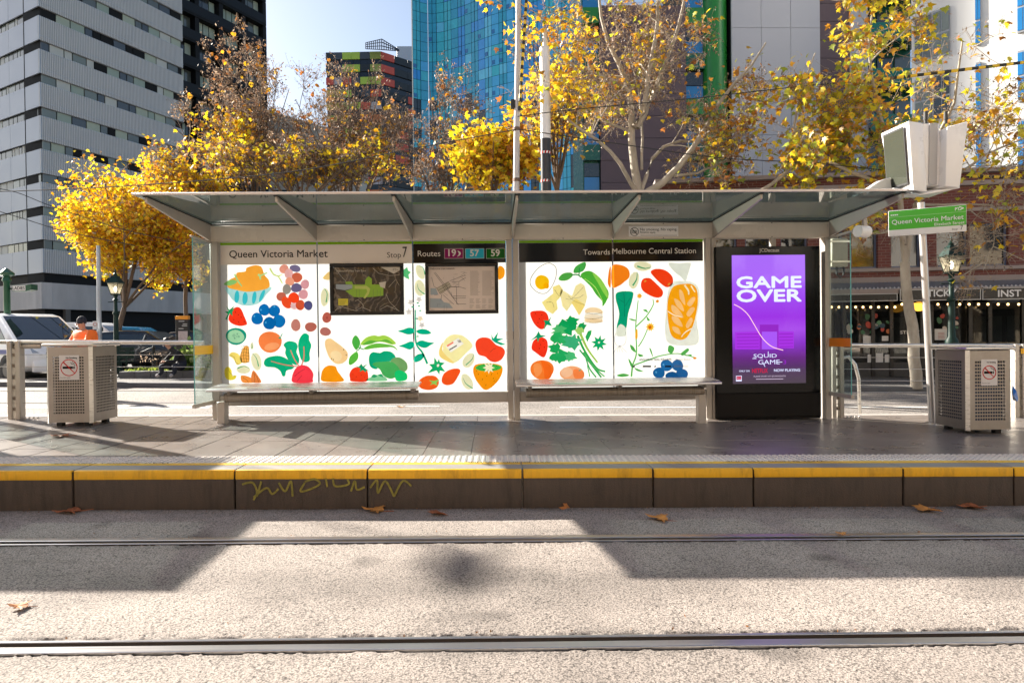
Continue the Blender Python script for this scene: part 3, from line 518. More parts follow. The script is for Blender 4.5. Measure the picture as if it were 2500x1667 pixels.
motif(1, 'broccoli', zb, [('L', [(590, 1170), (600, 1110), (640, 1075), (720, 1085), (780, 1062), (860, 1075), (910, 1130), (890, 1180), (800, 1190), (720, 1230), (680, 1280), (610, 1250)], '#08ae84'), ('L', [(850, 1200), (880, 1150), (960, 1140), (1040, 1200), (1050, 1280), (990, 1320), (900, 1290)], '#76ac6e'), ('L', [(640, 1230), (660, 1200), (760, 1190), (860, 1190), (930, 1240), (960, 1300), (900, 1380), (830, 1390), (760, 1350), (720, 1280)], '#49b565'), ('L', [(900, 1320), (960, 1290), (1040, 1330), (1050, 1390), (1010, 1418), (920, 1415)], '#17cf7a'), ('L', [(570, 1418), (600, 1380), (700, 1345), (780, 1370), (800, 1418)], '#8bd6a8'), ('L', [(620, 1370), (650, 1340), (690, 1360), (660, 1378)], '#28ac74'), ('L', [(700, 1350), (740, 1335), (765, 1370), (735, 1368)], '#28ac74')])
motif(1, 'mango', zb, [('L', [(22, 1340), (50, 1270), (110, 1235), (190, 1245), (215, 1300), (260, 1360), (282, 1425), (40, 1425)], '#ff9f10')])
motif(1, 'tomato', zb, [('L', [(360, 1330), (400, 1270), (470, 1255), (560, 1290), (582, 1350), (560, 1425), (385, 1425), (365, 1390)], '#f6431f'), ('P', [(405, 1235), (470, 1250), (500, 1212), (520, 1245), (575, 1215), (535, 1260), (598, 1305), (555, 1295), (555, 1320), (520, 1290), (480, 1312), (490, 1270)], '#12a070')]+[E_(x, y, 3, 5, 0, '#7a1408') for x, y in ((400, 1340), (440, 1370), (500, 1350), (540, 1380))])
motif(1, 'leaf_star', zb, [('P', [(1008, 90), (1050, 60), (1060, 100), (1095, 122), (1065, 150), (1075, 208), (1035, 190), (1008, 170)], '#5fcf8c')])
motif(2, 'herb_plant', zb, [('S', ([(1146, 570), (1146, 800), (1160, 980), (1230, 1080), (1290, 1215)], 14, 26), '#06b08c')]+[('L', q, '#06b593') for q in ([(1160, 820), (1230, 798), (1300, 815), (1335, 850), (1270, 865), (1190, 855)], [(1165, 965), (1220, 935), (1300, 955), (1370, 965), (1330, 990), (1270, 1025), (1200, 1010)])]+[('P', star(x, y, 42, 22, 5, 20), c) for x, y, c in ((1190, 445, '#d8d6d8'), (1205, 675, '#f3e6cc'), (1225, 752, '#d2d2d6'), (1090, 480, '#dcdadc'))]+[E_(x, y, 14, 8, 0, '#0c9f7a') for x, y in ((1175, 488), (1190, 525), (1205, 580), (1165, 675), (1175, 888), (1112, 535))])
motif(1, 'herb_leaf', zb, [('L', [(938, 825), (1000, 805), (1070, 782), (1128, 800), (1120, 850), (1060, 865), (980, 840)], '#06b593'), ('L', [(950, 1005), (1020, 975), (1090, 948), (1130, 965), (1128, 1010), (1080, 1045), (1000, 1018)], '#06b593')]+[('P', star(1070, 595, 45, 22, 5, 50), '#d9d7da')])
motif(2, 'herb_leaf', zb, [('L', [(1140, 1130), (1200, 1095), (1255, 1105), (1220, 1170), (1140, 1195)], '#06b593')])
motif(2, 'cheese', zb, [('L', [(1480, 980), (1540, 890), (1630, 865), (1730, 890), (1830, 995), (1760, 1080), (1620, 1200), (1500, 1150)], '#fbf3b8'), ('L', [(1480, 960), (1470, 1050), (1520, 1120), (1610, 1200), (1560, 1200), (1450, 1140), (1428, 1080), (1450, 1000)], '#fbe08c'), ('P', [(1510, 1000), (1660, 905), (1725, 975), (1570, 1080)], '#fcfcfc'), ('P', [(1520, 995), (1598, 948), (1605, 968), (1530, 1012)], '#f08a72'), ('P', [(1548, 1045), (1640, 990), (1645, 1002), (1555, 1055)], '#3c4440')]+[('P', [(1650+i*9, 935-i*2), (1654+i*9, 932-i*2), (1672+i*9, 962-i*2), (1668+i*9, 965-i*2)], '#303030') for i in range(4)])
motif(2, 'tomato', zb, [('L', [(1865, 990), (1890, 925), (1960, 898), (2040, 915), (2110, 985), (2190, 1020), (2220, 1080), (2180, 1160), (2110, 1195), (2040, 1180), (1980, 1130), (1900, 1100)], '#fb4c2c'), ('P', [(2055, 860), (2080, 915), (2140, 830), (2120, 910), (2205, 915), (2130, 945), (2235, 985), (2170, 992), (2100, 960), (2062, 930)], '#0fae88'), ('S', ([(2040, 1075), (2080, 1040), (2110, 1030)], 3, 3), '#8a1a10')])
motif(2, 'kiwifruit', zb, [('L', [(1838, 1280), (1870, 1225), (1980, 1210), (2110, 1215), (2185, 1250), (2180, 1340), (2110, 1450), (1990, 1530), (1900, 1450), (1850, 1360)], '#ff9d0c'), E_(2018, 1260, 155, 44, 0, '#3fbf4f'), ('P', star(2025, 1262, 75, 38, 8), '#fbf6d6')]+[E_(2018+115*math.cos(R(k*30)), 1260+33*math.sin(R(k*30)), 5, 4, 0, '#14381c') for k in range(12)]+[E_(x, y, 3, 9, 20, '#7a4208') for x, y in ((1900, 1340), (1950, 1400), (2000, 1360), (2060, 1340), (2090, 1420), (2130, 1330), (1990, 1470), (2080, 1390), (1880, 1300))])
motif(2, 'leaf_star', zb, [('P', [(1375, 1135), (1410, 1195), (1430, 1155), (1440, 1195), (1500, 1205), (1455, 1240), (1505, 1310), (1440, 1295), (1435, 1345), (1400, 1295), (1290, 1330), (1350, 1265), (1310, 1220), (1370, 1215)], '#10b574'), E_(1418, 1235, 14, 18, 20, '#f6fbf6')])
motif(2, 'chilli', zb, [('L', [(1462, 1400), (1490, 1330), (1560, 1285), (1650, 1270), (1685, 1300), (1655, 1370), (1600, 1450), (1530, 1470), (1475, 1450)], '#fb5a20')])
motif(2, 'tomato', zb, [('L', [(1180, 1440), (1230, 1380), (1300, 1355), (1390, 1365), (1430, 1430), (1400, 1500), (1310, 1528), (1210, 1505)], '#fb6620'), ('P', [(1305, 1410), (1370, 1420), (1440, 1395), (1400, 1445), (1415, 1480), (1370, 1455), (1320, 1470), (1350, 1440)], '#8ccf5e')])
gooseb(2, zb, 1785, 1175, 62, 95, 35, [(1845, 1095), (1825, 1160), (1750, 1230)]); gooseb(2, zb, 1765, 1430, 62, 100, -30, [(1720, 1385), (1750, 1450), (1835, 1510)]); gooseb(2, zb, 1205, 120, 45, 90, -20, [(1190, 45), (1240, 70), (1262, 150)]); gooseb(2, zb, 1200, 310, 60, 100, -12, [(1170, 260), (1190, 330), (1260, 385)])
motif(2, 'apricot', zb, [('L', [(2140, 60), (2180, 50), (2215, 90), (2212, 160), (2180, 198), (2140, 200)], '#ffa51a')])
motif(3, 'egg', zc, [('P', ringpts(0, 0, 1, 1), '#ffffff')][:0]+[('S', ([(330, 264), (375, 300), (370, 390), (310, 490), (240, 495), (180, 440), (180, 380), (230, 310), (290, 270), (330, 264)], 4, 4), '#202020'), E_(266, 413, 57, 55, 0, '#ffc60c'), E_(300, 440, 22, 24, 0, '#ffb400')])
motif(3, 'pea_pod', zc, [('L', [(580, 340), (640, 325), (710, 370), (760, 440), (788, 500), (770, 560), (740, 600), (735, 560), (690, 510), (650, 450), (600, 400), (570, 370)], '#4fb83e'), ('L', [(660, 340), (720, 380), (770, 460), (785, 540), (750, 500), (710, 430)], '#93d95a'), ('L', [(515, 340), (530, 290), (600, 255), (608, 290), (580, 330)], '#46b450'), ('L', [(395, 385), (430, 345), (490, 338), (508, 360), (470, 395), (420, 402)], '#4fae4a'), ('S', ([(500, 355), (545, 355), (570, 375)], 10, 10), '#2a9a50'), ('S', ([(560, 300), (555, 360)], 8, 10), '#2a9a50'), ('S', ([(600, 385), (680, 450), (740, 560)], 5, 5), '#b8ea7a')])
motif(3, 'pasta_bow', zc, [('P', [(408, 500), (420, 470), (500, 520), (530, 440), (570, 418), (600, 440), (620, 530), (600, 600), (560, 670), (530, 600), (500, 580), (460, 640), (425, 600)], '#f6ecb4'), ('P', [(495, 570), (530, 540), (605, 590), (580, 630), (555, 672), (520, 610)], '#f9e48a'), ('S', ([(450, 540), (500, 540), (590, 450)], 2, 2), '#6a5a2a'), ('S', ([(470, 520), (520, 560), (600, 590)], 2, 2), '#6a5a2a'), ('S', ([(500, 540), (560, 530), (590, 510)], 2, 2), '#6a5a2a')])
motif(3, 'pasta_bow', zc, [('P', [(355, 500), (350, 450), (400, 430), (430, 470), (410, 530), (380, 560), (390, 620), (350, 662), (300, 630), (265, 570), (310, 535)], '#f8ea9c'), ('S', ([(365, 470), (400, 520), (420, 490)], 2, 2), '#6a5a2a'), ('S', ([(300, 570), (345, 570), (360, 610)], 2, 2), '#6a5a2a')])
motif(3, 'crackers', zc, [E_(672, 640, 72, 30, 3, '#f3ddb8'), E_(672, 668, 72, 20, 3, '#f8f6ee'), E_(668, 690, 75, 26, 3, '#f6ead6'), E_(668, 712, 72, 20, 3, '#f2dcb6'), ('S', ([(602, 645), (670, 662), (744, 645)], 2, 2), '#5a4a34'), ('S', ([(594, 690), (670, 700), (742, 680)], 2, 2), '#5a4a34'), ('S', ([(598, 725), (670, 730), (740, 720)], 2, 2), '#5a4a34')])
for q, st in (([(175, 650), (220, 635), (280, 638), (312, 670), (316, 730), (270, 780), (225, 760), (190, 710)], [(340, 680), (325, 720), (345, 755), (305, 745), (280, 785), (290, 735), (280, 710), (315, 712)]), ([(185, 930), (200, 870), (250, 840), (300, 860), (312, 910), (300, 970), (275, 1000), (215, 960)], [(175, 870), (220, 830), (240, 795), (255, 825), (298, 830), (245, 850), (235, 885), (225, 845)])):
    motif(3, 'strawberry', zc, [('L', q, '#fb3a20'), ('P', st, '#10a070')]+[E_(q[0][0]+dx, q[2][1]+dy, 2.5, 4, 0, '#5a1408') for dx, dy in ((40, 20), (70, 60), (90, 30), (60, 90), (100, 80))])
motif(3, 'orange', zc, [E_(267, 1095, 90, 78, 0, '#fb8433'), ('L', [(260, 1025), (320, 1050), (350, 1100), (330, 1160), (290, 1165), (280, 1100)], '#fa7020'), ('L', [(200, 1060), (250, 1050), (265, 1110), (220, 1150)], '#fd9c58')]); motif(3, 'tangerine', zc, [E_(502, 1125, 96, 58, 0, '#fdb284'), ('L', [(520, 1090), (590, 1110), (590, 1160), (530, 1165), (510, 1130)], '#fc8b4c'), E_(460, 1115, 45, 40, 0, '#fec9a6'), ('S', ([(575, 1090), (555, 1105)], 5, 10), '#5fae8a')])
motif(3, 'celery', zc, [('S', ([(560, 800), (620, 930), (700, 1040)], 22, 12), '#a7d468'), ('S', ([(545, 830), (600, 950), (690, 1080), (760, 1110)], 20, 12), '#31b25c'), ('S', ([(560, 940), (640, 1040), (730, 1155)], 12, 14), '#28ac62'), ('S', ([(590, 960), (660, 1060), (755, 1150)], 10, 10), '#56c06a'), ('S', ([(610, 1010), (640, 1090), (690, 1155)], 10, 12), '#2aae62'), ('S', ([(620, 1060), (640, 1150)], 8, 8), '#6cc878')]+
      [('P', [(cx+(1+.28*math.sin(k*2.4+cx))*r*(1 if k % 2 else .72)*math.cos(R(k*22.5)), cy+(1+.2*math.cos(k*1.9+cy))*r*.82*(1 if k % 2 else .75)*math.sin(R(k*22.5))) for k in range(16)], c) for cx, cy, r, c in ((460, 760, 85, '#12a862'), (500, 720, 55, '#0fa75e'), (400, 790, 58, '#4fc07a'), (385, 850, 62, '#27b266'), (440, 860, 50, '#30b86e'), (370, 930, 55, '#1fae62'), (420, 990, 68, '#22b268'), (500, 880, 75, '#3fb887'), (490, 990, 50, '#4cc483'), (360, 1000, 42, '#22b268'), (580, 755, 36, '#1aa860'), (560, 790, 40, '#a4d878'))]+[('P', [(605, 840), (625, 795), (655, 785), (650, 820), (620, 880)], '#2cb264')])
motif(3, 'leaf_star', zc, [('P', star(712, 888, 64, 32, 8, 10), '#10b274'), E_(712, 883, 8, 8, 0, '#f4fbf6')])
motif(3, 'apricot', zc, [('L', [(780, 400), (790, 320), (803, 295), (803, 448), (785, 435)], '#ff8a1c')]); motif(4, 'apricot', zc, [('L', [(814, 290), (880, 278), (940, 310), (950, 370), (910, 410), (870, 440), (814, 447)], '#ff8a1c')])
gooseb(4, zc, 985, 398, 38, 68, 12, [(1010, 335), (1005, 390), (975, 440)]); gooseb(4, zc, 1052, 288, 70, 36, 3, [(1120, 295), (1070, 305), (1010, 288)])
motif(4, 'tomato', zc, [('L', [(1115, 330), (1160, 308), (1230, 320), (1285, 370), (1285, 430), (1240, 452), (1190, 420), (1140, 370)], '#fb4418'), ('S', ([(1250, 435), (1265, 420)], 10, 10), '#d6a23a')]); motif(4, 'tomato', zc, [('L', [(1040, 420), (1060, 385), (1110, 382), (1160, 425), (1210, 480), (1200, 525), (1150, 532), (1080, 500), (1045, 465)], '#fb4418'), ('S', ([(1065, 410), (1080, 400)], 10, 10), '#d6a23a')])
motif(4, 'leek', zc, [('L', [(860, 490), (970, 487), (975, 540), (940, 660), (920, 780), (850, 780), (870, 660), (842, 540)], '#08a37e'), ('S', ([(905, 500), (910, 560), (912, 680)], 2.5, 2.5), '#0a4a40'), ('S', ([(860, 540), (905, 570)], 2, 2), '#0a4a40'), ('S', ([(960, 530), (915, 600)], 2, 2), '#0a4a40'), ('L', [(850, 780), (880, 740), (920, 770), (918, 830), (850, 830)], '#e2ece4'), ('S', ([(842, 810), (832, 860), (850, 905), (900, 905), (922, 870), (920, 800)], 2, 2), '#444444')]+[('S', ([(875, 908), (870+dx*.5, 930), (875+dx, 960)], 2, 1.5), '#444444') for dx in (-45, -20, 0, 25, 55)])
motif(4, 'herb_plant', zc, [('S', ([(965, 1150), (975, 1060), (1005, 960), (998, 760), (1018, 555)], 14, 7), '#6cc668'), ('S', ([(1000, 760), (1080, 680), (1135, 590), (1132, 545)], 11, 6), '#6cc668'), ('S', ([(1020, 915), (1060, 850), (1090, 780)], 9, 7), '#6cc668'), ('S', ([(985, 1060), (1110, 1015), (1200, 985), (1330, 970), (1460, 1000)], 11, 7), '#62c062'), ('P', star(1028, 520, 24, 14, 7), '#ffb42e'), ('P', star(1112, 762, 38, 22, 10), '#ffc02c'), E_(1110, 764, 12, 12, 0, '#d96a1a'), E_(1168, 562, 12, 12, 0, '#ffa42a'), ('L', [(998, 790), (1012, 785), (1012, 850), (995, 850)], '#ffc02c'), E_(1460, 1005, 14, 9, 0, '#f29a2c')]+
      [('L', q, '#59b85c') for q in ([(850, 1140), (900, 1125), (950, 1140), (890, 1152)], [(940, 1010), (960, 1070), (985, 1080), (960, 1030)], [(955, 900), (965, 940), (1000, 960), (985, 920)], [(1105, 925), (1115, 960), (1135, 1000), (1120, 940)], [(1260, 905), (1250, 950), (1280, 970), (1300, 925)], [(1350, 970), (1400, 930), (1415, 945), (1370, 985)], [(1380, 985), (1430, 975), (1430, 990)], [(1015, 970), (1060, 985), (1030, 995)], [(1055, 630), (1080, 625), (1095, 650), (1070, 640)], [(945, 700), (980, 715), (1000, 710), (970, 698)], [(990, 1080), (1060, 1110), (1010, 1105)], [(1085, 680), (1110, 710), (1090, 712)])])
motif(4, 'bread_bag', zc, [('L', [(1255, 262), (1340, 268), (1425, 262), (1415, 320), (1395, 390), (1385, 410), (1350, 370), (1290, 320)], '#e3ece8'), ('L', [(1270, 430), (1390, 405), (1480, 440), (1500, 560), (1475, 700), (1490, 880), (1380, 905), (1240, 870), (1235, 640)], '#e9f0ec'), ('L', [(1290, 450), (1360, 428), (1440, 430), (1478, 480), (1482, 590), (1450, 740), (1400, 840), (1340, 862), (1280, 830), (1255, 740), (1245, 620), (1255, 530)], '#fbab14')]+[('L', q, '#fdc98a') for q in ([(1340, 470), (1370, 500), (1385, 590), (1345, 540)], [(1300, 540), (1350, 570), (1375, 640), (1320, 600)], [(1280, 590), (1330, 620), (1370, 690), (1290, 650)], [(1280, 680), (1330, 690), (1365, 760), (1300, 730)], [(1285, 760), (1330, 770), (1350, 820), (1300, 800)], [(1400, 580), (1440, 530), (1465, 540), (1430, 600)], [(1395, 660), (1430, 610), (1460, 620), (1420, 680)], [(1390, 750), (1425, 690), (1445, 710), (1410, 770)])]+[('S', ([(1380, 435), (1410, 480), (1412, 510)], 14, 10), '#fff0d4'), ('S', ([(1430, 440), (1462, 490)], 12, 8), '#fff0d4'), ('S', ([(1250, 640), (1300, 670), (1360, 685)], 8, 6), '#fff4e0'), ('S', ([(1445, 770), (1390, 800), (1355, 840)], 10, 6), '#fff4e0')])
motif(4, 'berries', zc, [E_(1240, 1062, 48, 46, 0, '#1e6fb6'), E_(1325, 1062, 45, 46, 0, '#2a6cae'), E_(1180, 1120, 46, 44, 0, '#1765aa'), E_(1360, 1130, 48, 42, 0, '#1f62a6'), E_(1280, 1145, 48, 36, 0, '#155a9c')]+[('P', star(x, y, 12, 4, 5), '#5fb4e8') for x, y in ((1215, 1055), (1158, 1115))])
wtext('ANGHARAD NEAL-WILLIAMS', PAN[4], *zc(1026, 0)[:1], zc(0, 1026)[1], zc(1278, 0)[0], INKB, h=.028, k=8, bold=.01); wtext('Market Basket', PAN[4], zc(1310, 0)[0], zc(0, 1024)[1], zc(1428, 0)[0], film('grey_ink', (.3, .3, .3), .3, .1, 0), h=.026, k=8)
for x0, x1 in ((972, 992), (1052, 1118), (1143, 1155), (1225, 1275)): decal('sponsor_mark', INKB, PAN[4], [zc(x0, 1076), zc(x1, 1076), zc(x1, 1063), zc(x0+4, 1063)], lambda x, y, k=0: wp(x, y, 8))
for i in range(2): decal('sponsor_text', film('grey_ink', (.3, .3, .3), .3, .1, 0), PAN[4], [zc(1300, 1062+i*9), zc(1410, 1062+i*9), zc(1410, 1065+i*9), zc(1300, 1065+i*9)], lambda x, y, k=0: wp(x, y, 8))
# ---------------------------------------------------------------- benches
SEATM = pm('anodised_seat', (.66, .65, .66), .28, .75, .05, 4, stretch=(.3, 6, 6)); TUBEM = pm('bench_tube', (.34, .30, .26), .5, .2, .2, 6, dirt=.6, dcol=(.07, .055, .04), stretch=(9, 1, .6))
def bench(label, xa, xb, ztop, brk, leg):
    o = thing('bench', label, 'bench', ((xa+xb)/2, 7.7, gz((xa+xb)/2)))
    ys = [7.46, 7.555, 7.655, 7.755, 7.852]; dzs = [-.012, 0, .004, .008, .012]
    for i in range(4):
        a, b = ys[i]+.003, ys[i+1]-.003; mb = MB(); t = .022; z = ztop+i*.006; f = .02 if i == 0 else 0
        mb.hexa([(xa, a, z-t-f), (xb, a, z-t-f), (xb, b, z-t), (xa, b, z-t), (xa, a, z-f*.8), (xb, a, z-f*.8), (xb, b, z+.004), (xa, b, z+.004)]); mb.build('slat', SEATM, o, bev=.007, seg=2)
    mb = MB(); mb.tube([(xa+.12, 7.70, ztop-.125), (xb-.02 if leg != 'R' else xb-.14, 7.70, ztop-.125)], .056, 18); mb.build('beam', TUBEM, o, smooth=True)
    for x in brk:
        mb = MB(); mb.box((x-.05, 7.52, ztop-.042), (x+.05, 7.84, ztop-.026)); mb.box((x-.02, 7.6, ztop-.09), (x+.02, 7.8, ztop-.04)); mb.build('bracket', TUBEM, o, bev=.004)
        mb = MB(); mb.box((x-.025, 7.72, ztop-.16), (x+.025, 8.0, ztop-.10)); mb.build('arm', ALU, o, bev=.004)
    lx = xa+.09 if leg == 'L' else xb-.17; mb = MB(); mb.box((lx-.045, 7.64, gz(lx)-.01), (lx+.045, 7.76, ztop-.17)); mb.build('leg', ALU, o, bev=.006)
    return o
bench('left hand slatted metal bench under the panels with two framed maps', -3.20, -.85, .462, (-3.0, -2.08, -.93), 'L')
bench('right hand slatted metal bench under the egg, leek and bread panels', .255, 2.595, .468, (.42, 1.46, 2.44), 'R')
# ---------------------------------------------------------------- framed maps
def framed(label, x0, y0, x1, y1, build):
    yb = 8.04; a, b = P(x0, y1, 8.01), P(x1, y0, 8.01); o = thing('framed_map', label, 'map', ((a.x+b.x)/2, 8.02, a.z)); w = .042
    for nm, p, q in (('frame_rail', (a.x, 8.0, a.z), (b.x, yb, a.z+w)), ('frame_rail', (a.x, 8.0, b.z-w), (b.x, yb, b.z)), ('frame_stile', (a.x, 8.0, a.z+w), (a.x+w, yb, b.z-w)), ('frame_stile', (b.x-w, 8.0, a.z+w), (b.x, yb, b.z-w))):
        mb = MB(); mb.box(p, q); mb.build(nm, BLACK, o, bev=.007, seg=2)
    build(o, a.x+w, b.x-w, a.z+w, b.z-w); return o
def mapmat():
    m, t, o = newmat('crumpled_map'); b = nn(t, 'ShaderNodeBsdfPrincipled', Roughness=.16); n = noise(t, 7, 3, .5); w = nn(t, 'ShaderNodeTexWave', Scale=3.2, Distortion=22, Detail=4)
    g = t.nodes.new('ShaderNodeNewGeometry'); t.links.new(g.outputs['Position'], w.inputs['Vector'])
    c = ramp(t, w.outputs['Fac'], .80, 1.0, (.035, .03, .028), (.14, .12, .10)); t.links.new(c, b.inputs['Base Color'])
    bp = nn(t, 'ShaderNodeBump', Strength=.5, Distance=.02); t.links.new(n.outputs['Fac'], bp.inputs['Height']); t.links.new(bp.outputs[0], b.inputs['Normal']); t.links.new(b.outputs[0], o.inputs[0]); return m
MAPG = pm('map_green', (.22, .42, .02), .4, 0, .15, 12); PAPER = pm('map_paper', (.66, .57, .53), .5, 0, .04, 6); MAPLINE = pm('map_line', (.05, .045, .05), .5, 0, 0); MAPBL = pm('map_blue', (.30, .36, .42), .5, 0, 0)
YELC = pm('map_yellow', (.62, .55, .02), .5, 0, .05); PALE = pm('map_pale', (.55, .52, .46), .4, 0, .05)
mz = lambda x, y: (790+x/5.345, 630+y/5.345)
def mdec(o, name, m, pts, k=0): return decal(name, m, o, [mz(*p) for p in pts], lambda x, y, kk=0: P(x, y, 8.029-k*.0008))
def mstroke(mb, pts, w, k=3):
    rb = ribbon(pts, w, w, 1); q = [P(*mz(x, y), 8.029-k*.0008) for x, y in rb]; n = len(q)//2; mb.add(q, [(i, i+1, 2*n-2-i, 2*n-1-i) for i in range(n-1)])
def mtext(o, s, x0, yb, x1, m, h=None, bold=0): a, b = P(*mz(x0, yb), 8.0255), P(*mz(x1, yb), 8.0255); return text_mesh('lettering', s, a, (1, 0, 0), (0, 0, 1), b.x-a.x, m, o, h=h, bold=bold)
def map_zone(o, xa, xb, z0, z1):
    ubox('poster', mapmat(), (xa, 8.03, z0), (xb, 8.038, z1), o)
    mdec(o, 'corner_flash', PALE, [(740, 118), (995, 118), (995, 160), (915, 205)]); mdec(o, 'zone', MAPBL, [(160, 340), (375, 350), (375, 395), (280, 420), (160, 400)])
    mdec(o, 'zone', MAPG, [(282, 310), (370, 305), (385, 345), (540, 345), (545, 285), (585, 235), (630, 270), (630, 345), (780, 345), (780, 490), (600, 510), (395, 508), (285, 430), (375, 400), (375, 350), (290, 340)], 1); mdec(o, 'zone', pm('map_light_green', (.45, .55, .12), .4, 0, .1), [(405, 362), (560, 362), (610, 400), (590, 470), (540, 530), (520, 520), (570, 440), (560, 405), (405, 400)], 2)
    mdec(o, 'zone', PALE, [(722, 320), (815, 305), (800, 395), (740, 375)], 2); mdec(o, 'zone', YELC, [(192, 530), (320, 530), (318, 618), (192, 616)], 1)
    mb = MB()
    for i in range(5): mstroke(mb, [(205, 550+i*13), (300-i*7, 550+i*13)], 3)
    for x in (430, 470, 650, 700, 740): mstroke(mb, [(x, 410), (x, 500)], 2.5)
    mb.build('street_lines', MAPLINE, o); mb = MB(); r = random.Random(3)
    for pts in ([(150, 130), (230, 240), (290, 300)], [(150, 690), (190, 645), (310, 600)], [(150, 680), (250, 640), (420, 690), (500, 640), (620, 690)], [(740, 670), (830, 620), (990, 690)], [(815, 470), (860, 570), (990, 700)], [(850, 380), (940, 280), (990, 360)], [(640, 130), (720, 200), (860, 230), (990, 220)], [(410, 560), (450, 545), (510, 600), (530, 660)]): mstroke(mb, pts, 3.5)
    mb.build('creases', PALE, o); mtext(o, "Melbourne's Free Tram Zone", 170, 180, 553, PALE, bold=.01); mtext(o, 'PT>', 905, 168, 970, MAPLINE)
def map_net(o, xa, xb, z0, z1):
    ubox('poster', PAPER, (xa, 8.03, z0), (xb, 8.038, z1), o)
    mdec(o, 'water', MAPBL, [(1395, 395), (1465, 395), (1500, 480), (1395, 480)]); mdec(o, 'water', MAPBL, [(1385, 525), (1530, 530), (1570, 575), (1640, 590), (1690, 655), (1385, 650)])
    mdec(o, 'city_grid', pm('map_grid', (.46, .42, .33), .5, 0, 0), [(1475, 395), (1630, 308), (1672, 372), (1520, 470)], 1); mb = MB(); r = random.Random(5)
    for pts in ([(1440, 190), (1760, 610)], [(1455, 185), (1600, 370), (1700, 525), (1855, 520)], [(1475, 395), (1630, 308), (1672, 372), (1520, 470), (1475, 395)], [(1490, 425), (1650, 335)], [(1510, 455), (1660, 365)], [(1545, 355), (1590, 425)], [(1590, 330), (1630, 400)], [(1670, 310), (1765, 308), (1765, 375), (1670, 375)], [(1765, 308), (1855, 255)], [(1645, 300), (1850, 220)], [(1670, 378), (1780, 378), (1855, 400)], [(1690, 495), (1860, 498)], [(1735, 375), (1735, 600)], [(1740, 600), (1860, 600)], [(1560, 480), (1700, 605)], [(1545, 470), (1530, 550)], [(1410, 250), (1440, 370), (1480, 395)]): mstroke(mb, pts, 4.5)
    for k in range(26):
        x, y = r.uniform(1400, 1860), r.uniform(180, 620); L = r.uniform(25, 70); mstroke(mb, [(x, y), (x+L*r.choice((-1, 0, 1)), y+L*r.choice((0, 1, .6)))] if r.random() < .99 else [(x, y), (x, y+L)], 2.2) if True else 0
    mb.build('route_lines', MAPLINE, o); mb = MB()
    for k in range(24): mstroke(mb, [(1912, 172+k*13.6), (1912+r.uniform(90, 130), 172+k*13.6)], 3); mstroke(mb, [(2070, 172+k*13.6), (2070+r.uniform(110, 155), 172+k*13.6)], 3)
    for c in range(4):
        for k in range(5): mstroke(mb, [(1905+c*82, 530+k*14), (1905+c*82+r.uniform(40, 65), 530+k*14)], 3); mstroke(mb, [(1905+c*82, 610+k*10), (1905+c*82+r.uniform(30, 60), 610+k*10)], 2.5)
    for x0, x1 in ((1400, 1450), (2050, 2225)): mstroke(mb, [(x0, 673), (x1, 673)], 4)
    mb.build('index_text', pm('map_grey_text', (.20, .18, .17), .5, 0, 0), o); mtext(o, 'Melbourne tram network', 1390, 150, 1710, MAPLINE, bold=.012)
framed('black framed dark wrinkled map with a lime green zone on the left panels', 806, 642, 985, 770, map_zone); framed('black framed pale tram route map below the routes header', 1039, 641, 1216, 767, map_net)
# ---------------------------------------------------------------- advertising screen
ad = thing('advertising_screen', 'tall black advertising screen showing a purple poster at the end of the shelter', 'screen', (3.38, 7.97, gz(3.38)))
YA = 7.93; a, b = P(1750, 1024.5, YA), P(2003, 600, YA); sa, sb = P(1789, 937, YA), P(1965, 622, YA)
GLASSB = pm('black_glass', (.004, .004, .004), .12, 0, 0, spec=.22)
mb = MB(); mb.box((a.x, YA+.012, a.z-.0), (b.x, 8.14, b.z)); mb.build('cabinet', pm('cabinet_black', (.008, .008, .008), .5, 0, 0, spec=.2), ad, bev=.012, seg=2)
zs = P(1800, 961, YA).z; mb = MB(); mb.box((a.x+.006, YA, zs+.006), (b.x-.006, YA+.011, b.z-.006)); mb.build('front_glass', GLASSB, ad, bev=.003)
mb = MB(); mb.box((a.x+.004, YA+.001, a.z+.03), (b.x-.004, YA+.011, zs)); mb.build('plinth_panel', pm('plinth_black', (.006, .005, .005), .4, 0, .1, spec=.2), ad, bev=.004)
def screenmat():
    m, t, o = newmat('purple_screen'); g = t.nodes.new('ShaderNodeNewGeometry'); sp = t.nodes.new('ShaderNodeSeparateXYZ'); t.links.new(g.outputs['Position'], sp.inputs[0])
    mr = nn(t, 'ShaderNodeMapRange'); mr.inputs[1].default_value = sa.z; mr.inputs[2].default_value = sb.z; t.links.new(sp.outputs[2], mr.inputs[0])
    r = t.nodes.new('ShaderNodeValToRGB'); e = r.color_ramp.elements; e[0].position = 0; e[0].color = (*lin('#4a3d4c'), 1); e[1].position = 1; e[1].color = (*lin('#a568f2'), 1)
    for p, c in ((.1, '#4c3358'), (.2, '#66287f'), (.32, '#8a34c8'), (.42, '#a64ce6'), (.52, '#9a34e0'), (.68, '#9d4aec'), (.85, '#a866f4')): q = e.new(p); q.color = (*lin(c), 1)
    t.links.new(mr.outputs[0], r.inputs[0]); em = nn(t, 'ShaderNodeEmission', Strength=.31); t.links.new(r.outputs[0], em.inputs[0])
    gl = nn(t, 'ShaderNodeBsdfGlossy', Roughness=.04); fr = nn(t, 'ShaderNodeFresnel', IOR=1.4); mx = t.nodes.new('ShaderNodeMixShader'); t.links.new(fr.outputs[0], mx.inputs[0]); t.links.new(em.outputs[0], mx.inputs[1]); t.links.new(gl.outputs[0], mx.inputs[2]); t.links.new(mx.outputs[0], o.inputs[0]); return m
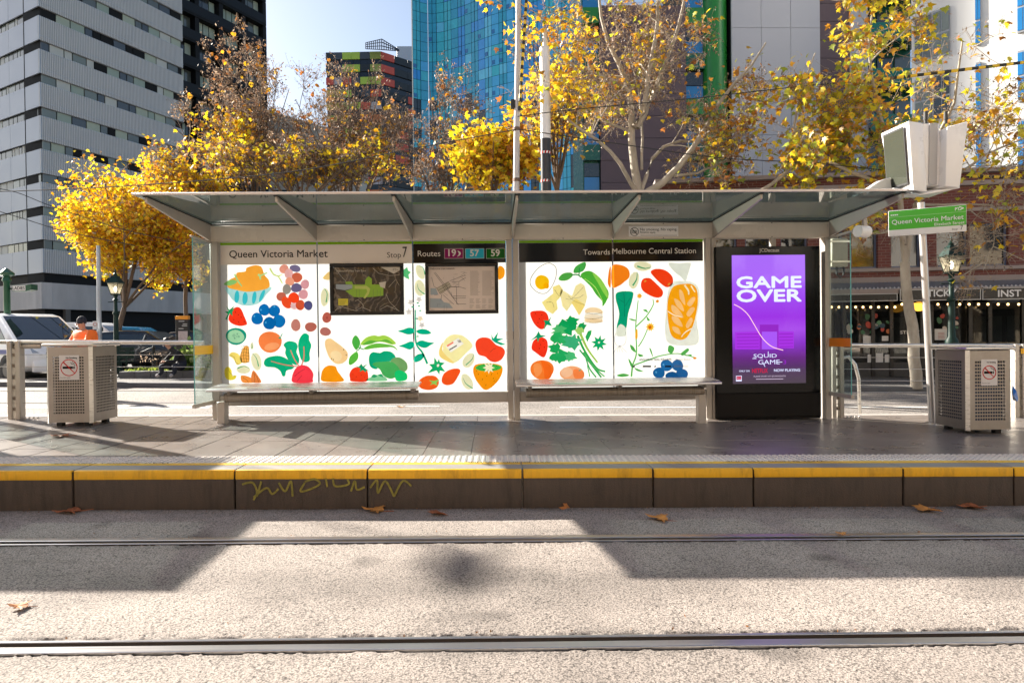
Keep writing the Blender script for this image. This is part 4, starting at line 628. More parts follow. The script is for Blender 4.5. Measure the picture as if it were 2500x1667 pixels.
mb = MB(); mb.quad((sa.x, YA-.002, sa.z), (sb.x, YA-.002, sa.z), (sb.x, YA-.002, sb.z), (sa.x, YA-.002, sb.z)); scr = mb.build('display', screenmat(), ad)
az = lambda x, y: (1740+x/3.485, 580+y/3.485)
def adec(name, m, pts, k=0): return decal(name, m, scr, [az(*p) for p in pts], lambda x, y, kk=0: P(x, y, YA-.004-k*.0008))
def atext(s, x0, yb, x1, m, h=None, bold=0, k=3): p, q = P(*az(x0, yb), YA-.004-k*.0008), P(*az(x1, yb), YA-.004-k*.0008); return text_mesh('lettering', s, p, (1, 0, 0), (0, 0, 1), q.x-p.x, m, scr, h=h, bold=bold)
EW = emit('screen_white', lin('#d6dcfb'), .37); EMG = emit('screen_magenta', lin('#9a30d0'), .36); EMG2 = emit('screen_magenta_dark', lin('#8a28b8'), .34); EPK = emit('screen_pink', lin('#e9b6c4'), .42); ERED = emit('screen_red', lin('#b01c3c'), .4); EGR = emit('screen_grey', lin('#b8a8bc'), .4); ELIL = emit('screen_lilac', lin('#9a50e0'), .36)
adec('backdrop_block', EMG, [(190, 805), (400, 800), (400, 950), (190, 950)]); adec('backdrop_block', EMG, [(560, 800), (690, 800), (690, 940), (560, 940)]); adec('backdrop_block', EMG2, [(400, 740), (560, 740), (560, 950), (400, 950)], 1); adec('backdrop_block', ELIL, [(418, 800), (548, 800), (548, 950), (418, 950)], 2)
for i in range(5): adec('backdrop_slot', EMG2, [(205, 818+i*27), (392, 816+i*27), (392, 824+i*27), (205, 826+i*27)], 1); adec('backdrop_slot', EMG2, [(566, 816+i*27), (684, 814+i*27), (684, 822+i*27), (566, 824+i*27)], 1)
mb = MB(); rb = ribbon([(181, 568), (240, 600), (300, 655), (350, 735), (420, 850), (500, 925), (600, 958)], 7, 7); q = [P(*az(x, y), YA-.008) for x, y in rb]; n = len(q)//2; mb.add(q, [(i, i+1, 2*n-2-i, 2*n-1-i) for i in range(n-1)]); mb.build('printed_rope', EPK, scr)
hh = lambda px: px/3.485/1620*YA*1.0
atext('GAME', 206, 428, 752, EW, hh(94), .035); atext('OVER', 208, 546, 752, EW, hh(100), .035)
atext('SQUID', 348, 1028, 545, EW, hh(38)); atext('GAME', 388, 1078, 570, EW, hh(38)); atext('3', 600, 1076, 625, EMG2, hh(36))
for pts in ([(338, 1026), (372, 1026), (372, 1031), (338, 1031)], [(470, 968), (475, 968), (475, 1000), (470, 1000)], [(545, 1056), (592, 1056), (592, 1061), (545, 1061)], [(428, 1070), (434, 1070), (448, 1098), (442, 1098)]): adec('lettering', EW, pts, 3)
atext('ONLY ON', 225, 1142, 313, EW, bold=.01); atext('NETFLIX', 336, 1150, 468, ERED, hh(36), .02); atext('NOW PLAYING', 522, 1140, 743, EW, bold=.012); atext('PLANS START AT $7.99/MONTH', 350, 1187, 620, EGR)
adec('lettering', EGR, [(368, 1201), (600, 1199), (600, 1204), (368, 1206)]); adec('rating_badge', EW, [(198, 1175), (247, 1174), (247, 1221), (198, 1222)], 1); adec('rating_badge', ERED, [(202, 1180), (243, 1179), (243, 1208), (202, 1209)], 2); atext('MA 15+', 206, 1200, 240, EW, k=4)
p, q = P(*az(396, 122), YA-.003), P(*az(567, 122), YA-.003); text_mesh('lettering', 'JCDecaux', p, (1, 0, 0), (0, 0, 1), q.x-p.x, INKW, ad, bold=.012)
ubox('hanger', ALU, (3.40, 8.0, b.z), (3.46, 8.06, ZB), ad)
# ---------------------------------------------------------------- litter bins
def perforated(mb, O, ux, uz, w, h, n, m_, hole, mg, m=0, dz=0):
    xs = [0]+[v for i in range(n) for v in (mg[0]+(w-2*mg[0])*(i+.5)/n-hole/2, mg[0]+(w-2*mg[0])*(i+.5)/n+hole/2)]+[w]
    zs_ = [0]+[v for i in range(m_) for v in (mg[1]+(h-mg[1]-mg[2])*(i+.5)/m_-hole/2, mg[1]+(h-mg[1]-mg[2])*(i+.5)/m_+hole/2)]+[h]
    O, ux, uz = Vector(O), Vector(ux), Vector(uz); vs = [O+ux*x+uz*z for z in zs_ for x in xs]; nx = len(xs); f = []
    for j in range(len(zs_)-1):
        for i in range(nx-1):
            if i % 2 and j % 2: continue
            f.append((j*nx+i, j*nx+i+1, (j+1)*nx+i+1, (j+1)*nx+i))
    mb.add(vs, f, m)
LINER = pm('bin_liner', (.012, .012, .014), .5, 0, .2)
def litter_bin(label, x0, x1, y0, y1, ztop, n, m_, hole, seen, liner, stx):
    zb = gz((x0+x1)/2); o = thing('litter_bin', label, 'bin', ((x0+x1)/2, (y0+y1)/2, zb)); h = ztop-zb-.05-.045; z0 = zb+.05
    for nm, O, ux, w in (('front_panel', (x0+.03, y0, z0), (1, 0, 0), x1-x0-.06), ('side_panel', (x1, y0+.03, z0), (0, 1, 0), y1-y0-.06), ('side_panel', (x0, y1-.03, z0), (0, -1, 0), y1-y0-.06), ('back_panel', (x1-.03, y1, z0), (-1, 0, 0), x1-x0-.06)):
        mb = MB(); perforated(mb, O, ux, (0, 0, 1), w, h, n, m_, hole, (.05, .09, .10)); mb.build(nm, STEELM, o)
    for cx in (x0, x1):
        for cy in (y0, y1):
            sx = 1 if cx == x0 else -1; sy = 1 if cy == y0 else -1; mb = MB(); mb.prism([(0, .032), (.032, 0), (.036, .004), (.004, .036)], (cx, cy, z0-.01), (sx, 0, 0), (0, sy, 0), (0, 0, h+.03)); mb.build('corner_post', STEEL, o)
    mb = MB(); mb.box((x0-.022, y0-.022, ztop-.038), (x1+.022, y1+.022, ztop-.004)); mb.build('lid', STEEL, o, bev=.012, seg=3)
    mb = MB(); mb.box((x0+.05, y0+.05, z0+.02), (x1-.05, y1-.05, ztop-.16)); mb.build('liner', liner, o, bev=.02)
    for cx in (x0+.1, x1-.1):
        for cy in (y0+.1, y1-.1): ubox('foot', BLACKM, (cx-.03, cy-.03, zb-.01), (cx+.03, cy+.03, z0), o)
    st = (x0+stx[0], x0+stx[1]); zt, zl = ztop-.135, ztop-.405                          # no smoking plate
    mb = MB(); mb.box((st[0], y0-.004, zl), (st[1], y0-.001, zt)); pl = mb.build('notice_plate', pm('plate_white', (.62, .60, .60), .4, 0, .03), o)
    w = st[1]-st[0]; cx, cz = (st[0]+st[1])/2, zl+.135; f = lambda x, z, k=0: Vector((x, y0-.0055-k*.0008, z)); r = w*.43
    decal('symbol', INKB, pl, [(cx-r*.75, cz-.012), (cx+r*.45, cz-.012), (cx+r*.45, cz+.012), (cx-r*.75, cz+.012)], f); decal('symbol', INKB, pl, [(cx+r*.5, cz-.012), (cx+r*.66, cz-.012), (cx+r*.66, cz+.012), (cx+r*.5, cz+.012)], f)
    decal('symbol', INKB, pl, ribbon([(cx+r*.65, cz+.018), (cx+r*.6, cz+.035), (cx+r*.3, cz+.04), (cx+r*.22, cz+.06)], .006), f); decal('symbol', INKB, pl, ribbon([(cx+r*.8, cz+.018), (cx+r*.78, cz+.045), (cx+r*.45, cz+.055), (cx+r*.4, cz+.07)], .005), f)
    decal('symbol', REDI, pl, [(x, z) for x, z in ringpts(cx, cz, r, .009)], f, 1); decal('symbol', REDI, pl, [(cx-r*.72-.004, cz+r*.66), (cx-r*.66+.003, cz+r*.73), (cx+r*.72, cz-r*.66), (cx+r*.66, cz-r*.73)], f, 2)
    text_mesh('lettering', 'No Smoking', (st[0]+w*.35, y0-.0055, zt-.036), (1, 0, 0), (0, 0, 1), w*.55, INKB, pl, bold=.02); text_mesh('lettering', 'Penalties apply', (st[0]+w*.06, y0-.0055, zl+.02), (1, 0, 0), (0, 0, 1), w*.5, INKB, pl)
    return o
pa, pb = G(109, 1034, .04), G(222, 1034, .04)
binl = litter_bin('stainless perforated litter bin with small holes, left of the shelter', pa.x, pb.x, pa.y+.02, pa.y+.54, .985, 13, 20, .018, 0, LINER, (.155, .37))
pa, pb = P(2362, 1045, 6.72), P(2473, 1045, 6.72)
litter_bin('stainless perforated litter bin with square holes, under the green stop sign', pa.x, pb.x, 6.72, 7.25, P(2362, 846, 6.72).z, 12, 18, .021, 0, pm('bin_liner_blue', (.012, .025, .07), .5, 0, .5), (.145, .315))
ubox('torn_bag', pm('blue_plastic', (.02, .16, .62), .3, 0, .1), (0, 0, 0), (.1, .1, .1)) if False else None
bb = thing('plastic_bag', 'scrap of blue plastic bag poking out beside the right litter bin', 'bag', P(2488, 970, 6.95)); mb = MB()
q = [P(x, y, Y) for x, y, Y in ((2472, 940, 6.95), (2482, 955, 6.9), (2486, 972, 6.98), (2484, 980, 6.93), (2472, 976, 7.0), (2470, 955, 7.02), (2474, 965, 6.88))]
mb.add(q, [(0, 1, 6), (1, 2, 6), (2, 3, 6), (3, 4, 6), (4, 5, 6), (5, 0, 6), (0, 5, 1), (1, 5, 2), (2, 5, 4), (2, 4, 3)]); mb.build('bag_sheet', pm('blue_plastic', (.02, .16, .62), .3, 0, .1), bb)
# ---------------------------------------------------------------- handrails
def handrail(label, posts, xa, xb, hrail=.92, sag=0, nwire=5):
    Y = 8.15; o = thing('handrail', label, 'handrail', ((xa+xb)/2, Y, gz((xa+xb)/2)))
    mb = MB(); mb.tube([(xa, Y, gz(xa, hrail)), (xb, Y, gz(xb, hrail))], .025, 14); mb.build('top_rail', STEEL, o, smooth=True)
    for x in posts:
        z = gz(x); mb = MB()
        for s in (-1, 1): mb.box((x-.075 if s < 0 else x+.02, Y-.05, z-.01), (x-.02 if s < 0 else x+.075, Y+.05, z+hrail+.02))
        p = mb.build('post', pm('post_steel', (.50, .46, .41), .45, .5, .1, 5, dirt=.3), o, bev=.006)
        mb = MB(); mb.box((x-.03, Y-.015, z+hrail-.08), (x+.30, Y+.015, z+hrail-.028)); mb.build('rail_bracket', STEELM, p, bev=.01, seg=2)
        for k in range(6): ubox('spacer', pm('spacer', (.25, .21, .17), .6, .3, .1), (x-.02, Y-.03, z+.1+k*.13), (x+.02, Y+.03, z+.135+k*.13), p)
        for dx_ in (.12, .17, .22, .27): mb = MB(); mb.lathe([(.012, 0), (.012, .014), (.006, .022)], (x+dx_, Y-.03, z), 8); mb.build('anchor_bolt', STEEL, p)
    for k in range(nwire):
        zz = hrail-.15-k*.145; mb = MB(); mb.tube([(xa, Y, gz(xa, zz)), (xb, Y, gz(xb, zz))], .004, 5); mb.build('wire', STEEL, o)
    return o
handrail('steel handrail with tension wires running behind the left litter bin', (P(40, 960, 8.15).x,), -7.5, -3.5)
rr = handrail('steel handrail with tension wires beside the green stop sign', (P(2042, 960, 8.15).x,), 4.17, 7.2, .90)
hr2 = P(2480, 870, 8.15).x; hr3 = handrail('short yellow plated handrail at the far right edge', (hr2+.03,), hr2+.1, 8.2, .90)
ubox('yellow_plate', YEL, (hr2+.02, 8.09, gz(hr2, .80)), (hr2+.6, 8.098, gz(hr2, .865)), hr3)
hp = thing('bike_hoop', 'curved stainless hoop standing by the handrail post', 'hoop', G(2075, 1000)); mb = MB(); cx, cy = P(2050, 900, 9.2).x, 9.2
mb.tube([(cx, cy, gz(cx, -.29)), (cx, cy, .55), (cx+.03, cy, .64), (cx+.13, cy, .66), (cx+.22, cy, .55), (cx+.27, cy, .35), (cx+.29, cy, gz(cx, -.29))], .024, 12); mb.build('hoop_tube', STEEL, hp, smooth=True)
# ---------------------------------------------------------------- stop sign
ss = thing('stop_sign', 'green and white tram stop sign board on a slim steel pole', 'sign', G(2275, 1025))
Ys = 7.6; pb_ = P(2276, 1025, Ys); pt_ = P(2249, 560, Ys); mb = MB(); mb.tube([(pb_.x, Ys, gz(pb_.x)-.01), (pt_.x, Ys, P(2249, 495, Ys).z)], .038, 16); mb.build('pole', pm('sign_pole', (.55, .53, .52), .35, .6, .05), ss, smooth=True)
mb = MB(); mb.lathe([(.07, 0), (.07, .012), (.045, .02)], (pb_.x, Ys, gz(pb_.x)), 16); mb.build('base_flange', STEEL, ss)
c0, c1, c2, c3 = P(2171, 567, 7.48), P(2368, 559, 7.1), P(2365, 489, 7.1), P(2169, 506, 7.48)
lx, lz = c0, c3; ux = Vector((c1.x-c0.x, c1.y-c0.y, 0)).normalized(); wS = (Vector((c1.x-c0.x, c1.y-c0.y))).length; zb_ = (c0.z+c1.z)/2; zt_ = (c2.z+c3.z)/2; un = Vector((-ux.y, ux.x, 0))
cen = Vector((c0.x, c0.y, zb_)); off = Vector((pt_.x, Ys-.035, 0))-cen; s0 = off.dot(ux); cen = cen+un*(off.dot(un)-.02)-Vector((0, 0, 0)); H = zt_-zb_
GREENS = pm('sign_green', (.06, .44, .02), .35, 0, .03); mb = MB(); mb.prism([(0, 0), (wS, 0), (wS, H), (0, H)], cen, ux, (0, 0, 1), un*.03); brd = mb.build('board', WHITE, ss, bev=.004, seg=2)
def sq(name, m, x0, z0, x1, z1, k=1): O = cen-un*(.0012*k); mb = MB(); mb.quad(O+ux*x0*wS+Vector((0, 0, z0*H)), O+ux*x1*wS+Vector((0, 0, z0*H)), O+ux*x1*wS+Vector((0, 0, z1*H)), O+ux*x0*wS+Vector((0, 0, z1*H))); return mb.build(name, m, brd)
sq('green_field', GREENS, .004, .24, .996, .985); sq('divider', pm('pale_green', (.45, .65, .38), .4, 0, 0), .004, .735, .996, .745, 2)
def stx(s, x0, z0, x1, m, h=None, bold=0): return text_mesh('lettering', s, cen-un*.004+ux*x0*wS+Vector((0, 0, z0*H)), ux, (0, 0, 1), (x1-x0)*wS, m, brd, h=h and h*H, bold=bold)
stx('Queen Victoria Market', .045, .46, .965, WHITE, None, .006); stx('Elizabeth Street', .60, .285, .975, WHITE, None, .006); stx('Stop', .82, .07, .89, BLACKM); stx('7', .925, .06, .955, BLACKM, .17); stx('PT', .86, .80, .915, WHITE, .11, .02); stx('>', .915, .80, .965, WHITE, .14, .02)
for i in range(4): sq('tram_mark', WHITE, .03+i*.026, .80, .05+i*.026, .845, 2)
# ---------------------------------------------------------------- passenger information display
pid = thing('information_display', 'white double sided passenger information display above the right end of the canopy', 'display', (4.6, 7.0, 2.42))
SCRN = pm('display_screen', (.05, .055, .042), .15, 0, .06, 3, stretch=(1, 1, 14)); WHT = pm('display_white', (.80, .80, .80), .3, 0, .02)
def qd(x, y, Y): return P(x, y, Y)
def slab(mb, f4, thick, m=0):                                       # quad of points + thickness vector
    p = [Vector(v) for v in f4]; t = Vector(thick); mb.add(p+[v+t for v in p], [(0, 1, 2, 3), (7, 6, 5, 4), (0, 4, 5, 1), (1, 5, 6, 2), (2, 6, 7, 3), (3, 7, 4, 0)], m)
yN, yF = 6.35, 6.95                                                 # screen head leaning outward, screen faces left
A = [qd(2175, 462, yF), qd(2230, 465, yN), qd(2218, 295, yN), qd(2150, 326, yF)]
mb = MB(); slab(mb, A, (.17, .05, -.005)); mb.build('left_head', WHT, pid, bev=.012, seg=2)
S = [qd(2168, 459, yF-.06), qd(2216, 446, yN+.1), qd(2206, 314, yN+.1), qd(2159, 335, yF-.06)]; nrm = (S[1]-S[0]).cross(S[3]-S[0]).normalized()
mb = MB(); mb.add([p-Vector((.012, .006, 0)) for p in S], [(0, 1, 2, 3)]); scn = mb.build('screen', SCRN, pid)
mb = MB(); v = [p-Vector((.011, .0055, 0)) for p in S]; c = sum(v, Vector())/4; mb.add([c+(p-c)*1.07 for p in v], [(0, 1, 2, 3)]); mb.build('bezel', BLACKM, pid)
mb = MB(); slab(mb, [qd(2252, 452, 6.5), qd(2306, 453, 6.5), qd(2292, 302, 6.5), qd(2247, 302, 6.5)], (0, .45, 0)); mb.build('centre_casing', WHT, pid, bev=.008, seg=2)
mb = MB(); slab(mb, [qd(2268, 451, 6.488), qd(2287, 451, 6.488), qd(2290, 301, 6.488), qd(2270, 301, 6.488)], (0, .01, 0)); mb.build('grey_spine', pm('spine_grey', (.38, .38, .39), .35, 0, .02), pid)
mb = MB(); slab(mb, [qd(2308, 455, 6.4), qd(2344, 458, 6.4), qd(2364, 296, 6.4), qd(2312, 310, 6.4)], (.02, .5, 0)); mb.build('right_head', WHT, pid, bev=.012, seg=2)
mb = MB(); slab(mb, [qd(2175, 466, 6.95), qd(2244, 478, 6.45), qd(2344, 460, 6.45), qd(2290, 455, 6.95)], (0, 0, .02)); mb.build('base_tray', WHT, pid, bev=.006)
mb = MB(); slab(mb, [qd(2095, 477, 6.75), qd(2180, 477, 6.75), qd(2175, 432, 6.75), qd(2150, 440, 6.75)], (0, .12, 0)); mb.build('support_arm', WHT, pid, bev=.008)
mb = MB(); slab(mb, [qd(2095, 477, 6.75), qd(2250, 477, 6.75), qd(2250, 470, 6.75), qd(2095, 472, 6.75)], (0, .12, 0)); mb.build('support_foot', WHT, pid)
for x in (2260, 2309): p = qd(x, 302, 6.7); mb = MB(); mb.tube([p, p+Vector((0, 0, .035)), p+Vector((0, 0, .036)), p+Vector((0, 0, .12))], [.016, .016, .02, .018], 10); mb.build('antenna', BLACKM, pid)
# ---------------------------------------------------------------- loudspeaker, meter box behind the shelter end
lsx = P(2104, 565, 7.4); sp_ = thing('loudspeaker', 'round white loudspeaker under the right end of the canopy', 'speaker', lsx); mb = MB(); mb.tube([lsx+Vector((-.06, -.02, 0)), lsx+Vector((.08, .03, 0))], .066, 18); mb.build('horn', WHT, sp_, smooth=True)
mb = MB(); mb.box(tuple(lsx+Vector((.01, -.02, .06))), tuple(lsx+Vector((.05, .02, .20)))); mb.build('mount', ALU, sp_)
mx_ = P(2041, 620, 8.25); mbx = thing('meter_box', 'beige electrical box on the back of the shelter end', 'box', mx_); mb = MB(); mb.box((mx_.x-.10, 8.15, mx_.z-.17), (mx_.x+.10, 8.27, mx_.z+.18)); mb.build('cabinet', pm('beige_box', (.42, .38, .30), .5, 0, .05), mbx, bev=.008)
for z in (-.12, .13): mb = MB(); mb.box((mx_.x-.13, 8.14, mx_.z+z), (mx_.x+.12, 8.16, mx_.z+z+.025)); mb.build('strap', STEEL, mbx)
mb = MB(); mb.tube([(mx_.x-.02, 8.2, mx_.z-.17), (mx_.x-.02, 8.2, mx_.z-.26), (mx_.x+.03, 8.2, mx_.z-.30), (mx_.x+.07, 8.2, mx_.z-.26), (mx_.x+.07, 8.2, mx_.z-.17)], .012, 8); mb.build('conduit', BLACKM, mbx)
# ---------------------------------------------------------------- poles and wires
Yp = 16.2; ms = thing('tram_mast', 'thin weathered white mast rising behind the middle of the canopy', 'mast', P(1262, 950, Yp)); zb0 = gz(.5, -.2); top = P(1266, -40, Yp); bot = P(1260, 478, Yp)
MASTM = pm('mast_white', (.55, .53, .53), .5, .1, .1, 4, dirt=.4, dcol=(.2, .14, .1), stretch=(3, 3, .4)); mb = MB(); mb.tube([(bot.x, Yp, zb0), bot, P(1262, 300, Yp), P(1265, 100, Yp), top], [.085, .08, .072, .066, .062], 12); mb.build('tube', MASTM, ms, smooth=True)
for y in (316, 440): p = P(1261, y, Yp); mb = MB(); mb.lathe([(.09, -.04), (.09, .04)], p, 12); mb.build('clamp', pm('clamp_rust', (.16, .10, .07), .6, .3, .3), ms)
p = P(1252, 255, Yp); mb = MB(); mb.box((p.x-.05, Yp-.06, p.z-.1), (p.x+.05, Yp+.06, p.z+.1)); mb.build('junction_box', BLACKM, ms)
STRY = pm('guard_yellow', (.80, .55, .03), .5, 0, .05)
def striped(root, name, a, b, r, n):
    a, b = Vector(a), Vector(b)
    for k in range(n):
        mb = MB(); mb.tube([a.lerp(b, k/n), a.lerp(b, (k+1)/n)], r, 8, cap=(k in (0, n-1))); mb.build(name, STRY if k % 2 else BLACKM, root, smooth=True)
gd = thing('cable_guard', 'yellow and black striped cable guard sloping down to the thin mast', 'cable guard', P(1270, 260, Yp)); striped(gd, 'guard_ring', P(1268, 270, Yp-.1), P(1287, -30, Yp-.1), .035, 30)
tp = thing('tram_pole', 'thick pole, white above and black below, with red and white tape bands', 'pole', P(1331, 950, Yp)); q0, q1, q2, q3 = P(1332, 340, Yp), P(1330, 118, Yp), P(1330, 72, Yp), P(1333, 480, Yp)
mb = MB(); mb.tube([(q3.x, Yp, zb0), q3, q0], [.135, .125, .124], 18); mb.build('black_lower', pm('pole_black', (.02, .022, .03), .4, 0, .1), tp, smooth=True); mb = MB(); mb.tube([q0, q1, q1+Vector((0, 0, .02))], [.124, .122, .11], 18); mb.build('white_upper', WHITE, tp, smooth=True); mb = MB(); mb.tube([q1, q2], .05, 12); mb.build('spigot', pm('spigot_white', (.62, .64, .66), .4, 0, .03), tp, smooth=True)
for y in (374, 443):
    p = P(1332, y, Yp)
    for k in range(10):
        a0 = -math.pi*(k/10); mb = MB(); v = []
        for w in (a0, a0-math.pi/10):
            for z, sh in ((-.03, 0), (.03, .12)): v.append(p+Vector((.128*math.cos(w+sh), .128*math.sin(w+sh), z)))
        mb.add(v, [(0, 2, 3, 1)]); mb.build('tape_stripe', REDI if k % 2 else WHITE, tp)
def wire(label, pts, Y=15.0, r=.011):
    o = thing('overhead_wire', label, 'wire', P(*pts[0], Y)); mb = MB(); sm = smooth_loop(pts, 6, False); mb.tube([P(x, y, Y) for x, y in sm], r, 5, cap=False); mb.build('cable', BLACKM, o); return o
wire('overhead wire rising from the left edge to the thin mast', [(-60, 470), (300, 455), (700, 421), (1000, 365), (1262, 316)]); wire('overhead wire falling from the thin mast to the right', [(1266, 316), (1500, 350), (1750, 385), (2000, 400), (2300, 432)])
wire('overhead wire crossing the white barked tree up to the striped guard', [(1264, 285), (1400, 268), (1700, 240), (1950, 212), (2106, 199)]); wire('thin wire sagging across the grey tower above the white van', [(-40, 455), (40, 470), (130, 505), (300, 560), (480, 600)], 22, .012); wire('lower wire crossing the corner of the grey tower', [(-40, 505), (60, 535), (160, 565), (330, 600)], 22, .012)
for lab, a, b, n in (('striped cable guard crossing the right hand tree, upper of two', (2106, 200), (2540, 148), 26), ('striped cable guard at the right edge, lower of two', (2361, 430), (2545, 436), 14)):
    o = thing('cable_guard', lab, 'cable guard', P(*a, 15.0)); striped(o, 'guard_ring', P(*a, 15.0), P(*b, 14.6), .035, n)
# street light standing left of the frame (throws the soft round shadow on the track)
hp_ = Vector((-.184, 3.714, -.29))+to_sun*21; sl_ = thing('street_light', 'tall street light left of the frame with an oval lantern', 'street light', (hp_.x-3.5, hp_.y+2.5, gz(hp_.x, -.16)))
mb = MB(); mb.lathe([(.05, -.06), (.13, -.05), (.16, 0), (.13, .04), (.05, .06)], hp_, 16, squash=2.2); mb.build('lantern', pm('lantern_grey', (.3, .3, .3), .4), sl_, smooth=True); mb = MB(); mb.tube([(hp_.x-3.5, hp_.y+2.5, gz(hp_.x, -.3)), (hp_.x-3.5, hp_.y+2.5, hp_.z-1), hp_+Vector((-3, 2.1, -.1)), hp_+Vector((0, .3, 0))], [.07, .035, .025, .02], 10); mb.build('column', pm('lantern_grey', (.3, .3, .3), .4), sl_, smooth=True)
# ---------------------------------------------------------------- fallen leaves
LEAFB = [pm('dry_leaf_%d' % i, c, .7, 0, .25, 40) for i, c in enumerate(((.42, .16, .04), (.50, .22, .05), (.30, .10, .04)))]
LOBES = [(0, 0), (.10, .02), (.16, .12), (.42, .05), (.30, .20), (.50, .34), (.28, .36), (.30, .48), (.15, .46), (.10, .70), (0, .90)]
LOUT = LOBES+[(-x, y) for x, y in LOBES[-2:0:-1]]
def fallen(label, px, py, dz, size, rot, tilt=.0, mt=0):
    c = G(px, py, dz); o = thing('fallen_leaf', label, 'leaf', c, 'fallen plane leaves'); mb = MB(); Mx = Matrix.Translation(c+Vector((0, 0, .012)))@Matrix.Rotation(rot, 4, 'Z')@Matrix.Rotation(tilt, 4, 'X')@Matrix.Scale(size, 4)
    v = []
    for x, y in LOUT: v.append(Mx@Vector((x*1.15, y-.4, .12*abs(x)+.10*(y-.4)**2+.05*math.sin(7*y+3*x))))
    v.append(Mx@Vector((0, .0, -.02))); n = len(LOUT); v2 = [p+Vector((0, 0, .0025)) for p in v]
    mb.add(v+v2, [(i, (i+1) % n, n) for i in range(n)]+[(n+1+(i+1) % n, n+1+i, n+1+n) for i in range(n)]+[(i, n+1+i, n+1+(i+1) % n, (i+1) % n) for i in range(n)]); l = mb.build('blade', LEAFB[mt], o)
    mb = MB(); mb.tube([Mx@Vector((0, -.38, 0)), Mx@Vector((.03, -.6, .03)), Mx@Vector((.10, -.8, .05))], .010*size*1.6, 5); mb.build('stalk', LEAFB[2], o)
for a in (('flat brown leaf at the foot of the kerb below the left bin', 165, 1251, -.29, .20, 1.9, .1, 2), ('orange brown leaf against the kerb below the left bench', 912, 1247, -.29, .19, 1.4, .15, 1), ('darker curled leaf on the track right of the one below the bench', 1064, 1256, -.29, .16, 2.3, .3, 2),
          ('upright pointed leaf leaning on the kerb near the middle', 1393, 1236, -.285, .20, .4, 1.1, 0), ('bright orange leaf alone on the shaded track', 1605, 1267, -.29, .18, 1.2, .2, 1), ('orange leaf by the kerb towards the right', 2258, 1247, -.29, .19, 2.0, .1, 1), ('brown leaf pressed to the kerb at far right', 2365, 1239, -.29, .2, 1.6, .1, 2),
          ('reddish leaf lying on the platform before the left bin', 146, 1066, .0, .2, 1.5, .05, 2), ('twiggy dry leaf at the left edge of the track', 45, 1484, -.29, .10, 1.7, .2, 0), ('tiny leaf on the far rail at the right', 2053, 1306, -.285, .07, .8, .1, 1), ('small yellow leaf on the road seen under the panels', 978, 994, -.29, .16, .6, .1, 1)): fallen(*a)
# ---------------------------------------------------------------- buildings
def fmat(o, u):                                       # facade frame: x along wall, y into wall, z up
    u = Vector((u[0], u[1], 0)).normalized(); n = Vector((-u.y, u.x, 0)); return Matrix(((u.x, n.x, 0, o[0]), (u.y, n.y, 0, o[1]), (u.z, n.z, 1, o[2] if len(o) > 2 else 0), (0, 0, 0, 1)))
def gl_dark(name, c, rough=.08): return pm(name, c, rough, 0, .15, .6, spec=.8)
WIN = [gl_dark('window_dark_%d' % i, c) for i, c in enumerate(((.02, .022, .025), (.05, .055, .06), (.10, .11, .10), (.16, .18, .15)))]; BLIND = [pm('blind_%d' % i, c, .5, 0, .06, 2) for i, c in enumerate(((.38, .42, .33), (.30, .36, .30), (.50, .50, .46)))]
SILV = pm('silver_cladding', (.36, .405, .48), .45, .15, .05, .5); SILVF = pm('silver_fin', (.66, .655, .65), .5, 0, .04, 1); CONC = pm('podium_concrete', (.48, .45, .43), .8, 0, .25, .6, bump=.2, bscale=20, stretch=(1, 1, .3)); DARKW = pm('dark_wall', (.012, .012, .013), .7, 0, .1, spec=.2)
def quadbox(root, name, m, M, x0, x1, y0, y1, z0, z1): return ubox(name, m, (x0, y0, z0), (x1, y1, z1), root, M)
